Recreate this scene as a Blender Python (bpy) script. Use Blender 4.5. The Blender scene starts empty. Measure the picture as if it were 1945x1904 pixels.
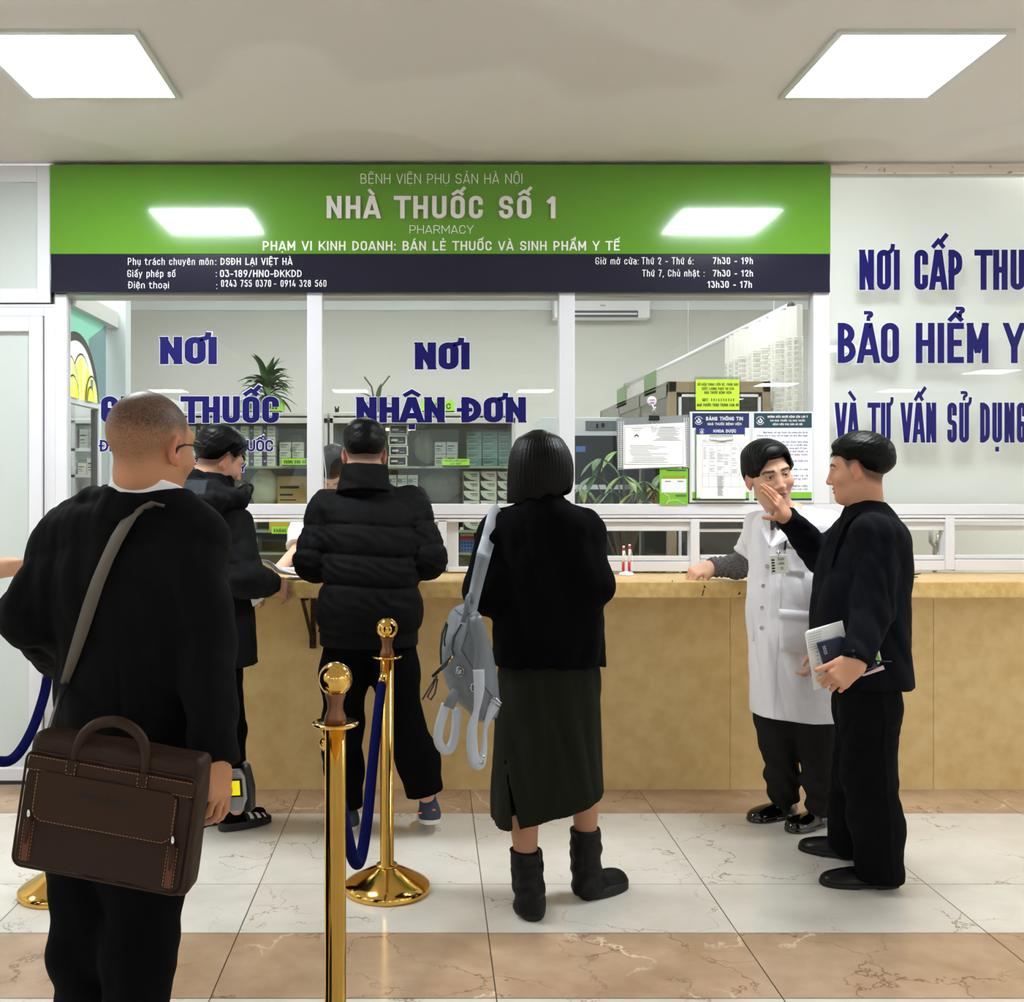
import bpy, math, random, unicodedata
import numpy as np
from mathutils import Vector, Matrix
random.seed(7)
sc = bpy.context.scene
COL = sc.collection
# ------------------------------------------------------------------ camera, world, exposure
H_EYE, FPX, PX, PY = 1.43, 1943.0, 818.0, 925.0
cam = bpy.data.cameras.new('camera')
cam_o = bpy.data.objects.new('camera', cam); COL.objects.link(cam_o)
cam_o.location = (0, 0, H_EYE); cam_o.rotation_euler = (math.pi/2, 0, 0)
cam.sensor_fit = 'HORIZONTAL'; cam.sensor_width = 36; cam.lens = 36*FPX/1945
cam.shift_x = (972.5-PX)/1945; cam.shift_y = -(952-PY)/1945
cam.clip_start = 0.05
sc.camera = cam_o
world = bpy.data.worlds.new('daylight'); sc.world = world; world.use_nodes = True
bg = world.node_tree.nodes['Background']
bg.inputs[0].default_value = (0.86, 0.93, 1.0, 1); bg.inputs[1].default_value = .8
sc.view_settings.view_transform = 'Standard'; sc.view_settings.look = 'None'
sc.view_settings.gamma = 1.0; sc.view_settings.use_curve_mapping = False
sc.view_settings.exposure = 0.0
sc.cycles.transparent_max_bounces = 24
LAMP_POWER = 52.0          # radiance of the hall ceiling panels
ROOM_LAMP = 36.0           # radiance of the pharmacy ceiling panels
def at(x, y, D):
    """photo pixel + distance into the hall -> point"""
    return Vector(((x-PX)*D/FPX, D, H_EYE-(y-PY)*D/FPX))
# ------------------------------------------------------------------ materials
def lin(c):
    if isinstance(c, str): c = tuple(int(c[i:i+2], 16) for i in (0, 2, 4))
    return tuple((v/255/12.92 if v/255 <= .04045 else ((v/255+.055)/1.055)**2.4) for v in c)
MATS = {}
def mat(name, col=(200, 200, 200), rough=.5, metal=0.0, spec=.5, coat=0, emit=None, estr=0, bump=None, attr=None, noise=None, sheen=0, alpha=1, trans=0, ior=1.45, aniso=0):
    if name in MATS: return MATS[name]
    m = bpy.data.materials.new(name); m.use_nodes = True; MATS[name] = m
    nt = m.node_tree; b = nt.nodes['Principled BSDF']
    c = lin(col)
    b.inputs['Base Color'].default_value = (*c, 1)
    b.inputs['Roughness'].default_value = rough; b.inputs['Metallic'].default_value = metal
    b.inputs['Specular IOR Level'].default_value = spec
    b.inputs['Coat Weight'].default_value = coat; b.inputs['Coat Roughness'].default_value = .05
    b.inputs['Alpha'].default_value = alpha; b.inputs['Transmission Weight'].default_value = trans; b.inputs['IOR'].default_value = ior
    if sheen: b.inputs['Sheen Weight'].default_value = sheen; b.inputs['Sheen Roughness'].default_value = .4
    if aniso: b.inputs['Anisotropic'].default_value = aniso
    if emit is not None:
        b.inputs['Emission Color'].default_value = (*lin(emit), 1); b.inputs['Emission Strength'].default_value = estr
    L = nt.links
    if attr:
        a = nt.nodes.new('ShaderNodeAttribute'); a.attribute_name = attr; L.new(a.outputs['Color'], b.inputs['Base Color'])
    if noise:   # (scale, second colour, detail, contrast lo, hi)
        tc = nt.nodes.new('ShaderNodeTexCoord'); n = nt.nodes.new('ShaderNodeTexNoise'); n.inputs['Scale'].default_value = noise[0]; n.inputs['Detail'].default_value = noise[2]
        r = nt.nodes.new('ShaderNodeMapRange'); r.inputs['From Min'].default_value = noise[3]; r.inputs['From Max'].default_value = noise[4]
        mx = nt.nodes.new('ShaderNodeMix'); mx.data_type = 'RGBA'; mx.inputs['A'].default_value = (*c, 1); mx.inputs['B'].default_value = (*lin(noise[1]), 1)
        L.new(tc.outputs['Object'], n.inputs['Vector']); L.new(n.outputs['Fac'], r.inputs['Value']); L.new(r.outputs['Result'], mx.inputs['Factor'])
        L.new(mx.outputs['Result'], b.inputs['Base Color'])
    if bump:    # (scale, strength, distance, detail)
        tc = nt.nodes.new('ShaderNodeTexCoord'); n = nt.nodes.new('ShaderNodeTexNoise'); n.inputs['Scale'].default_value = bump[0]; n.inputs['Detail'].default_value = bump[3] if len(bump) > 3 else 3
        bp = nt.nodes.new('ShaderNodeBump'); bp.inputs['Strength'].default_value = bump[1]; bp.inputs['Distance'].default_value = bump[2]
        L.new(tc.outputs['Object'], n.inputs['Vector']); L.new(n.outputs['Fac'], bp.inputs['Height']); L.new(bp.outputs['Normal'], b.inputs['Normal'])
    return m
def glass(name, tint=(255, 255, 255), refl=1.0, haze=0.0):
    """thin pane: tinted see-through mixed with a mirror reflection by the Fresnel term"""
    if name in MATS: return MATS[name]
    m = bpy.data.materials.new(name); m.use_nodes = True; MATS[name] = m
    nt = m.node_tree; nt.nodes.clear(); N = nt.nodes.new; L = nt.links
    out = N('ShaderNodeOutputMaterial'); t = N('ShaderNodeBsdfTransparent'); g = N('ShaderNodeBsdfGlossy'); mx = N('ShaderNodeMixShader'); f = N('ShaderNodeFresnel')
    t.inputs[0].default_value = (*lin(tint), 1); g.inputs['Roughness'].default_value = 0.0
    ior = 1.0+.45*refl; gm = N('ShaderNodeNewGeometry'); mr = N('ShaderNodeMapRange'); mr.inputs['To Min'].default_value = ior; mr.inputs['To Max'].default_value = 1/ior   # same term on both faces of a pane
    L.new(gm.outputs['Backfacing'], mr.inputs['Value']); L.new(mr.outputs[0], f.inputs['IOR'])
    L.new(f.outputs[0], mx.inputs[0]); L.new(t.outputs[0], mx.inputs[1]); L.new(g.outputs[0], mx.inputs[2])
    last = mx
    if haze:
        d = N('ShaderNodeBsdfDiffuse'); d.inputs[0].default_value = (.8, .82, .8, 1); m2 = N('ShaderNodeMixShader'); m2.inputs[0].default_value = haze
        L.new(mx.outputs[0], m2.inputs[1]); L.new(d.outputs[0], m2.inputs[2]); last = m2
    L.new(last.outputs[0], out.inputs[0])
    return m
# ------------------------------------------------------------------ objects
def tag(o, label=None, cat=None, group=None, kind=None):
    for k, v in (('label', label), ('category', cat), ('group', group), ('kind', kind)):
        if v: o[k] = v
    return o
def empty(name, loc=(0, 0, 0), label=None, cat=None, group=None):
    o = bpy.data.objects.new(name, None); COL.objects.link(o); o.location = loc; o.empty_display_size = .05
    return tag(o, label, cat, group)
def link_mesh(name, me, mats, parent=None, smooth=False):
    for m in (mats if isinstance(mats, (list, tuple)) else [mats]): me.materials.append(m)
    if smooth: me.polygons.foreach_set('use_smooth', np.ones(len(me.polygons), bool))
    o = bpy.data.objects.new(name, me); COL.objects.link(o)
    if parent is not None:
        o.parent = parent
        o.matrix_parent_inverse = Matrix.Translation(parent.location).inverted()   # child meshes keep world coordinates
    return o
class MB:
    """collects shapes, then links them as one mesh object; coordinates are world coordinates"""
    def __init__(s): s.v, s.f, s.m = [], [], []
    def add(s, vs, fs, mi=0):
        b = len(s.v); s.v += [tuple(v) for v in vs]; s.f += [tuple(b+i for i in f) for f in fs]; s.m += [mi]*len(fs); return s
    def box(s, x0, x1, y0, y1, z0, z1, mi=0, M=None):
        vs = [Vector((x, y, z)) for x in (x0, x1) for y in (y0, y1) for z in (z0, z1)]
        if M is not None: vs = [M @ v for v in vs]
        return s.add(vs, [(0, 1, 3, 2), (4, 6, 7, 5), (0, 4, 5, 1), (2, 3, 7, 6), (0, 2, 6, 4), (1, 5, 7, 3)], mi)
    def quad(s, a, b, c, d, mi=0): return s.add([a, b, c, d], [(0, 1, 2, 3)], mi)
    def tube(s, pts, r, n=10, mi=0, cap=True, flat=None, closed=False):
        """pts: path; r: radius or list; flat=(w,h): rectangular-ish band instead of round"""
        pts = [Vector(p) for p in pts]; N = len(pts)
        rs = r if isinstance(r, (list, tuple)) else [r]*N
        T = [(pts[(i+1) % N if closed else min(i+1, N-1)]-pts[(i-1) % N if closed else max(i-1, 0)]).normalized() for i in range(N)]
        up = Vector((0, 0, 1)) if abs(T[0].z) < .9 else Vector((0, 1, 0))
        nrm = (up-T[0]*up.dot(T[0])).normalized(); vs = []
        for i in range(N):
            nrm = (nrm-T[i]*nrm.dot(T[i]))
            nrm = nrm.normalized() if nrm.length > 1e-6 else T[i].orthogonal().normalized()
            bn = T[i].cross(nrm)
            for k in range(n):
                a = 2*math.pi*k/n; vs.append(pts[i]+(nrm*math.cos(a)+bn*math.sin(a))*rs[i])
        fs = [(i*n+k, i*n+(k+1) % n, ((i+1) % N)*n+(k+1) % n, ((i+1) % N)*n+k) for i in range(N if closed else N-1) for k in range(n)]
        if cap and not closed: fs += [tuple(reversed(range(n))), tuple((N-1)*n+k for k in range(n))]
        return s.add(vs, fs, mi)
    def band(s, pts, sides, w, t, mi=0):
        """flat strap: path pts, sides = direction of its width at each point, width w, thickness t"""
        pts = [Vector(p) for p in pts]; N = len(pts); vs = []
        ws = w if isinstance(w, (list, tuple)) else [w]*N
        for i in range(N):
            T = (pts[min(i+1, N-1)]-pts[max(i-1, 0)]).normalized()
            sd = Vector(sides[i] if isinstance(sides[0], (list, tuple, Vector)) else sides); sd = (sd-T*sd.dot(T)).normalized(); nn = T.cross(sd)
            for a, b in ((-1, -1), (1, -1), (1, 1), (-1, 1)): vs.append(pts[i]+sd*a*ws[i]/2+nn*b*t/2)
        fs = [(i*4+k, i*4+(k+1) % 4, i*4+4+(k+1) % 4, i*4+4+k) for i in range(N-1) for k in range(4)]+[(3, 2, 1, 0), (N*4-4, N*4-3, N*4-2, N*4-1)]
        return s.add(vs, fs, mi)
    def lathe(s, prof, c, n=40, mi=0):
        """prof: (radius, height) from bottom to top about the vertical axis at c"""
        c = Vector(c); vs = []
        for r, z in prof:
            for k in range(n): a = 2*math.pi*k/n; vs.append(c+Vector((r*math.cos(a), r*math.sin(a), z)))
        fs = [(i*n+k, i*n+(k+1) % n, (i+1)*n+(k+1) % n, (i+1)*n+k) for i in range(len(prof)-1) for k in range(n)]
        fs += [tuple(reversed(range(n))), tuple((len(prof)-1)*n+k for k in range(n))]
        return s.add(vs, fs, mi)
    def prism(s, poly, fr, d, mi=0):
        """poly of (u,v) in frame fr=(origin,U,V), extruded by d along U x V"""
        o, U, V = (Vector(a) for a in fr); W = U.cross(V).normalized()*d; n = len(poly)
        vs = [o+U*a+V*b for a, b in poly]; vs += [v+W for v in vs]
        return s.add(vs, [tuple(reversed(range(n))), tuple(range(n, 2*n))]+[(i, (i+1) % n, n+(i+1) % n, n+i) for i in range(n)], mi)
    def sphere(s, c, r, n=16, mi=0, M=None):
        c = Vector(c); r = r if isinstance(r, (tuple, list)) else (r, r, r); vs = []; h = n//2
        for i in range(h+1):
            p = math.pi*i/h
            for k in range(n):
                a = 2*math.pi*k/n; v = Vector((r[0]*math.sin(p)*math.cos(a), r[1]*math.sin(p)*math.sin(a), r[2]*math.cos(p)))
                vs.append(c+(M @ v if M is not None else v))
        return s.add(vs, [(i*n+k, (i+1)*n+k, (i+1)*n+(k+1) % n, i*n+(k+1) % n) for i in range(h) for k in range(n)], mi)
    def build(s, name, mats, parent=None, smooth=False, bevel=0, loc=None, auto=False):
        me = bpy.data.meshes.new(name); v = s.v
        if loc is not None: v = [tuple(Vector(p)-Vector(loc)) for p in v]
        me.from_pydata(v, [], s.f); me.polygons.foreach_set('material_index', s.m)
        me.validate(); me.update()
        o = link_mesh(name, me, mats, parent, smooth)
        if loc is not None: o.location = loc
        if bevel:
            b = o.modifiers.new('bevel', 'BEVEL'); b.width = bevel; b.segments = 2; b.limit_method = 'ANGLE'
        return o
def structure(o): o['kind'] = 'structure'; return o
def bx(name, m, x0, x1, y0, y1, z0, z1, parent=None, bevel=0): return MB().box(x0, x1, y0, y1, z0, z1).build(name, m, parent, bevel=bevel)
# ------------------------------------------------------------------ stroke lettering
def rounded(pts, r, closed):
    if not r: return list(pts)
    n = len(pts); out = []
    for i in range(n):
        if not closed and i in (0, n-1): out.append(pts[i]); continue
        p, a, b = (np.array(pts[j % n], float) for j in (i, i-1, i+1))
        da, db = np.linalg.norm(a-p), np.linalg.norm(b-p)
        if da < 1e-6 or db < 1e-6: out.append(tuple(p)); continue
        q = min(r, da*(.5 if closed or i > 1 else 1), db*(.5 if closed or i < n-2 else 1))
        s, e = p+(a-p)/da*q, p+(b-p)/db*q; k = .5523
        for t in np.linspace(0, 1, 6):
            c1, c2 = s+(p-s)*k, e+(p-e)*k
            out.append(tuple((1-t)**3*s+3*t*(1-t)**2*c1+3*t*t*(1-t)*c2+t**3*e))
    return out
GW = dict(zip("ABCDEFGHIJKLMNOPQRSTUVWXYZ", (.66, .62, .6, .64, .54, .52, .62, .65, .0, .46, .64, .52, .8, .67, .62, .6, .62, .64, .6, .58, .64, .62, .92, .62, .62, .58)))
GW.update(dict(zip("abcdefghijklmnopqrstuvwxyz", (.5, .52, .48, .52, .51, .34, .52, .5, .0, .14, .5, .12, .82, .5, .52, .52, .52, .34, .46, .36, .5, .5, .76, .5, .5, .46))))
GW.update({c: .54 for c in "023456789"}); GW.update({'1': .3, '-': .34, ':': 0, '.': 0, ',': 0, '/': .4, ' ': .22, '(': .2, ')': .2, '?': .45, '*': .3, '+': .4, '&': .6})
GC = {}
def glyph(ch, t, wf):
    key = (ch, round(t, 4), round(wf, 4))
    if key in GC: return GC[key]
    w = max(GW.get(ch, .5)*wf, 0)+t; l, r, b, T, x = t/2, w-t/2, t/2, 1-t/2, .73-t/2
    c, m, xm, R, d = w/2, .5, .365, 9, -.22+t/2; e = t*.3
    hi, lo = 1, 0
    if ch.islower():
        hi = 1.0 if ch in 'bdfhklti' else .73; lo = -.22 if ch in 'gpqyj' else 0
    O = lambda y0, y1: ([(l, y0), (r, y0), (r, y1), (l, y1)], True, R)
    S = {
     'A': [([(l-e, -e), (c-t*.18, T), (c+t*.18, T), (r+e, -e)], 0, 0), ([(l+(c-l)*.3, .27), (r-(c-l)*.3, .27)], 0, 0)],
     'B': [([(l, b), (l, T)], 0, 0), ([(l, T), (r-.03, T), (r-.03, m+.02), (l, m+.02)], 0, .26), ([(l, m+.02), (r, m+.02), (r, b), (l, b)], 0, .26)],
     'C': [([(r, .70), (r, T), (l, T), (l, b), (r, b), (r, .30)], 0, R)], 'D': [([(l, b), (r, b), (r, T), (l, T)], 1, 0.0)],
     'E': [([(r, T), (l, T), (l, b), (r, b)], 0, 0), ([(l, m), (r-.05, m)], 0, 0)], 'F': [([(r, T), (l, T), (l, b)], 0, 0), ([(l, m-.02), (r-.05, m-.02)], 0, 0)],
     'G': [([(r, .72), (r, T), (l, T), (l, b), (r, b), (r, .47), (c, .47)], 0, .3)], 'H': [([(l, b), (l, T)], 0, 0), ([(r, b), (r, T)], 0, 0), ([(l, m), (r, m)], 0, 0)],
     'I': [([(c, b), (c, T)], 0, 0)], 'J': [([(r, T), (r, b), (l, b), (l, .25)], 0, .3)], 'K': [([(l, b), (l, T)], 0, 0), ([(r+e, 1+e), (l+t*.3, .42)], 0, 0), ([(l+(r-l)*.35, .55), (r+e, -e)], 0, 0)],
     'L': [([(l, T), (l, b), (r, b)], 0, 0)], 'M': [([(l, b), (l, T)], 0, 0), ([(r, b), (r, T)], 0, 0), ([(l, T), (c, .3), (r, T)], 0, 0)],
     'N': [([(l, b), (l, T)], 0, 0), ([(r, b), (r, T)], 0, 0), ([(l, T+e), (r, b-e)], 0, 0)], 'O': [O(b, T)], 'P': [([(l, b), (l, T)], 0, 0), ([(l, T), (r, T), (r, .42), (l, .42)], 0, .28)],
     'Q': [O(b, T), ([(c, .25), (r+e, -e)], 0, 0)], 'R': [([(l, b), (l, T)], 0, 0), ([(l, T), (r, T), (r, .45), (l, .45)], 0, .28), ([(c, .45), (r+e, -e)], 0, 0)],
     'S': [([(r, .74), (r, T), (l, T), (l, m), (r, m), (r, b), (l, b), (l, .26)], 0, .26)], 'T': [([(l-t*.4, T), (r+t*.4, T)], 0, 0), ([(c, b), (c, T)], 0, 0)],
     'U': [([(l, T), (l, b), (r, b), (r, T)], 0, R)], 'V': [([(l-e, 1+e), (c-t*.12, b), (c+t*.12, b), (r+e, 1+e)], 0, 0)], 'W': [([(l-e, 1+e), (l+(r-l)*.27, b), (c, T), (l+(r-l)*.73, b), (r+e, 1+e)], 0, 0)],
     'X': [([(l-e, 1+e), (r+e, -e)], 0, 0), ([(r+e, 1+e), (l-e, -e)], 0, 0)], 'Y': [([(l-e, 1+e), (c, .42), (r+e, 1+e)], 0, 0), ([(c, b), (c, .45)], 0, 0)], 'Z': [([(l, T), (r, T), (l, b), (r, b)], 0, 0)],
     '0': [O(b, T)], '1': [([(l-.02, .76), (r-t*.3, T), (r-t*.3, b)], 0, 0)], '2': [([(l, .72), (l, T), (r, T), (r, .58), (l, b), (r, b)], 0, .22)],
     '3': [([(l, T), (r, T), (c, .58), (r, .58), (r, b), (l, b), (l, .24)], 0, .2)], '4': [([(c, T+e), (l, .24), (r+t*.4, .24)], 0, 0), ([(r-t*.2, b), (r-t*.2, .48)], 0, 0)],
     '5': [([(r, T), (l, T), (l, .56), (r, .6), (r, b), (l, b), (l, .2)], 0, .2)], '6': [([(l, .02+b), (r, b), (r, .58), (l, .58)], True, .26), ([(l, .3), (l, .5), (c+.06, T+e)], 0, .2)],
     '7': [([(l, T), (r, T), (c-.06, b-e)], 0, 0)], '8': [([(l+.02, .53), (r-.02, .53), (r-.02, T), (l+.02, T)], True, R), ([(l, b), (r, b), (r, .53), (l, .53)], True, R)],
     '9': [([(l, .42), (r, .42), (r, T), (l, T)], True, .26), ([(r, .7), (r, .5), (c-.06, b-e)], 0, .2)],
     'a': [([(l+.02, x), (r, x), (r, b)], 0, .2), ([(r, .44), (l, .44), (l, b), (r, b)], 0, .16)], 'b': [([(l, b), (l, T)], 0, 0), O(b, x)], 'c': [([(r, .54), (r, x), (l, x), (l, b), (r, b), (r, .2)], 0, R)],
     'd': [([(r, b), (r, T)], 0, 0), O(b, x)], 'e': [([(l, xm), (r, xm), (r, x), (l, x), (l, b), (r, b), (r, .16)], 0, .26)], 'f': [([(c-t*.2, b), (c-t*.2, T), (r+.04, T)], 0, .16), ([(l-.04, x), (r, x)], 0, 0)],
     'g': [O(b, x), ([(r, x), (r, d), (l, d)], 0, .2)], 'h': [([(l, b), (l, T)], 0, 0), ([(l, .4), (l, x), (r, x), (r, b)], 0, R)], 'i': [([(c, b), (c, x)], 0, 0), ([(c, .93), (c, .94)], 0, 0)],
     'j': [([(r, x), (r, d), (l-.05, d)], 0, .15)], 'k': [([(l, b), (l, T)], 0, 0), ([(r, x+e), (l+t*.3, .3)], 0, 0), ([(l+(r-l)*.35, .4), (r+e, -e)], 0, 0)], 'l': [([(l, T), (l, b), (r, b)], 0, .12)],
     'm': [([(l, b), (l, x), (c, x), (c, b)], 0, .2), ([(c, .4), (c, x), (r, x), (r, b)], 0, .2)], 'n': [([(l, b), (l, x), (r, x), (r, b)], 0, .24)], 'o': [O(b, x)], 'p': [([(l, -.22), (l, x)], 0, 0), O(b, x)],
     'q': [([(r, -.22), (r, x)], 0, 0), O(b, x)], 'r': [([(l, b), (l, x), (r+.03, x)], 0, .22)], 's': [([(r, .54), (r, x), (l, x), (l, xm), (r, xm), (r, b), (l, b), (l, .18)], 0, .17)],
     't': [([(l+.05, T-.08), (l+.05, b), (r+.03, b)], 0, .15), ([(l-.06, x), (r, x)], 0, 0)], 'u': [([(l, x), (l, b), (r, b)], 0, .24), ([(r, b), (r, x)], 0, 0)], 'v': [([(l-e, .73+e), (c, b), (r+e, .73+e)], 0, 0)],
     'w': [([(l, .73), (l+(r-l)*.27, b), (c, x), (l+(r-l)*.73, b), (r, .73)], 0, 0)], 'x': [([(l, .73), (r, 0)], 0, 0), ([(r, .73), (l, 0)], 0, 0)], 'y': [([(l-e, .73+e), (c, b)], 0, 0), ([(r+e, .73+e), (l+.05, -.22)], 0, 0)], 'z': [([(l, x), (r, x), (l, b), (r, b)], 0, 0)],
     '-': [([(l, .4), (r, .4)], 0, 0)], ':': [([(c, b), (c, b+.01)], 0, 0), ([(c, .6), (c, .61)], 0, 0)], '.': [([(c, b), (c, b+.01)], 0, 0)], ',': [([(c, b), (c-.04, -.1)], 0, 0)], '/': [([(l, -.02), (r, 1)], 0, 0)],
     '?': [([(l, .75), (l, T), (r, T), (r, .5), (c, .5), (c, .28)], 0, .2), ([(c, b), (c, b+.01)], 0, 0)], '(': [([(r, T), (l, m), (r, b)], 0, .3)], ')': [([(l, T), (r, m), (l, b)], 0, .3)], ' ': [],
    }
    if ch == 'D': S['D'] = [([(l, b), (l, T)], 0, 0), ([(l, T), (r, T), (r, b), (l, b)], 0, .36)]
    if ch == ',': lo = -.14
    GC[key] = (w, S.get(ch, [([(l, b), (r, b), (r, T), (l, T)], True, 0)]), lo, hi)
    return GC[key]
def strip(pts, closed, t, lo, hi):
    """stroke -> list of quads in glyph space"""
    P = [np.array(p, float) for p in pts]; Q = [P[0]]
    for p in P[1:]:
        if np.linalg.norm(p-Q[-1]) > 1e-4: Q.append(p)
    if closed and np.linalg.norm(Q[0]-Q[-1]) < 1e-4: Q.pop()
    P = Q
    if len(P) < 2: P = [P[0], P[0]+np.array((0, 1e-3))]
    n = len(P); h = t/2
    if not closed:
        u = P[0]-P[1]; P[0] = P[0]+u/np.linalg.norm(u)*h; u = P[-1]-P[-2]; P[-1] = P[-1]+u/np.linalg.norm(u)*h
    seg = [(i, (i+1) % n) for i in range(n if closed else n-1)]; quads = []
    D = [(P[b]-P[a])/np.linalg.norm(P[b]-P[a]) for a, b in seg]; Nn = [np.array((-d[1], d[0])) for d in D]
    def joint(i, k_in, k_out):
        a, b = Nn[k_in], Nn[k_out]; s = a+b; q = s.dot(s)
        return None if q < .9 else s*(2/q)
    for k, (a, b) in enumerate(seg):
        na = nb = Nn[k]
        kp = (k-1) % len(seg) if (closed or k > 0) else None; kn = (k+1) % len(seg) if (closed or k < len(seg)-1) else None
        if kp is not None:
            j = joint(a, kp, k); na = j if j is not None else Nn[k]
        if kn is not None:
            j = joint(b, k, kn); nb = j if j is not None else Nn[k]
        pa, pb = P[a], P[b]
        if kn is not None and joint(b, k, kn) is None: pb = pb+D[k]*h*.55
        if kp is not None and joint(a, kp, k) is None: pa = pa-D[k]*h*.55
        quads.append([pa+na*h, pa-na*h, pb-nb*h, pb+nb*h])
    for q in quads:
        for v in q: v[1] = min(max(v[1], lo), hi)
    return quads
MARKS = {'\u0300': 'g', '\u0301': 'a', '\u0309': 'h', '\u0303': 't', '\u0323': 'd', '\u0302': 'c', '\u0306': 'b', '\u031b': 'o'}
def text_quads(s, t, stem=None, width=None, gap=.16, wf=1.0):
    """quads of a string, cap height 1; stem: thickness of uprights; width: total width to fit"""
    xs = (stem/t) if stem else 1.0
    s = unicodedata.normalize('NFD', s); cells = []
    for ch in s:
        if ch in MARKS and cells: cells[-1][1].append(MARKS[ch])
        else: cells.append([ch, []])
    if width:
        base = sum(GW.get('D' if c == 'Đ' else 'd' if c == 'đ' else c, .5) for c, _ in cells); fix = len(cells)*t+(len(cells)-1)*gap
        wf = max((width/xs-fix)/max(base, .01), .05)
    x, out = 0.0, []
    for ch, mk in cells:
        bar = ch in 'Đđ'; g = {'Đ': 'D', 'đ': 'd'}.get(ch, ch)
        w, S, lo, hi = glyph(g, t, wf)
        if 'o' in mk and g in 'Uu': pass
        for pts, cl, r in S:
            for q in strip(rounded(pts, r, cl), cl, t, lo, hi): out.append([(x+a, b) for a, b in q])
        mt = t*.62+.015; low = g.islower(); top = (.73 if low else 1)+.09; cx = x+w/2; hw = min(.17, w*.3)/1
        def st(p, rr=0, tt=mt):
            for q in strip(rounded(p, rr, False), False, tt, -9, 9): out.append([(a, b) for a, b in q])
        if bar: (st([(x-.06, .5), (x+w*.42, .5)]) if g == 'D' else st([(x+w*.45, .87), (x+w+.08, .87)]))
        if 'o' in mk: st([(x+w-t*.4, .66 if low else .93), (x+w+t*.25, (.70 if low else .96)), (x+w+t*.3, (.82 if low else 1.09))], .1, t*.7)
        up = 0
        if 'c' in mk: st([(cx-hw, top), (cx, top+.13), (cx+hw, top)]); up = .12
        if 'b' in mk: st([(cx-hw, top+.1), (cx-hw*.6, top), (cx+hw*.6, top), (cx+hw, top+.1)], .1); up = .12
        sh = hw*.9 if up else 0; y0 = top+up*.9
        if 'a' in mk: st([(cx-.03+sh, y0), (cx+.09+sh, y0+.15)])
        if 'g' in mk: st([(cx+.03+sh*.5, y0), (cx-.09+sh*.5, y0+.15)])
        if 'h' in mk: st([(cx-.06+sh, y0+.16), (cx+.07+sh, y0+.16), (cx+.07+sh, y0+.08), (cx+sh, y0+.07), (cx+sh, y0)], .06, mt*.8)
        if 't' in mk: st([(cx-.15, y0), (cx-.06, y0+.09), (cx+.05, y0), (cx+.14, y0+.09)], .06, mt*.8)
        if 'd' in mk: st([(cx, -.17-(.2 if lo < 0 else 0)), (cx, -.16)], 0, t*.85)
        x += w+gap
    return [[(a*xs, b) for a, b in q] for q in out], (x-gap)*xs
def write(mb, s, fr, h, t=.13, stem=None, width=None, align='l', gap=.16, wf=1.0, depth=0, mi=0):
    """letters of cap height h into mb; fr=(origin on the baseline, U, V unit vectors); depth raises them along U x V"""
    o, U, V = (Vector(a) for a in fr); W = U.cross(V).normalized()
    qs, tw = text_quads(s, t, stem, (width/h if width else None), gap, wf)
    off = {'l': 0, 'c': -tw/2, 'r': -tw}[align]
    for k, q in enumerate(qs):
        dz = depth+(k % 9)*1.5e-5
        P = [o+U*((a+off)*h)+V*(b*h)+W*dz for a, b in q]
        if depth > .003:
            B = [p-W*dz for p in P]; mb.add(P+B, [(0, 1, 2, 3), (0, 4, 5, 1), (1, 5, 6, 2), (2, 6, 7, 3), (3, 7, 4, 0)], mi)
        else: mb.add(P, [(0, 1, 2, 3)], mi)
    return tw*h
def spline(P, n=6):
    P = [Vector(p) for p in P]; out = []
    for i in range(len(P)-1):
        p0, p1, p2, p3 = P[max(i-1, 0)], P[i], P[i+1], P[min(i+2, len(P)-1)]
        for t in np.linspace(0, 1, n+1)[:-1]: out.append(.5*((2*p1)+(p2-p0)*t+(2*p0-5*p1+4*p2-p3)*t*t+(3*p1-p0-3*p2+p3)*t**3))
    return out+[P[-1]]
UX, UZ = Vector((1, 0, 0)), Vector((0, 0, 1))
def front(x, z, D): return ((x, D, z), UX, UZ)
def wr_px(mb, s, x0, x1, ytop, ybase, D, t=.13, stem=None, depth=.0008, mi=0, gap=.16):
    """write s so that it fills the photo span x0..x1, cap height ytop..ybase, on the upright plane at distance D"""
    a, b = at(x0, ybase, D), at(x1, ytop, D)
    write(mb, s, front(a.x, a.z, D), b.z-a.z, t, stem, b.x-a.x, depth=depth, mi=mi, gap=gap)
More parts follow.
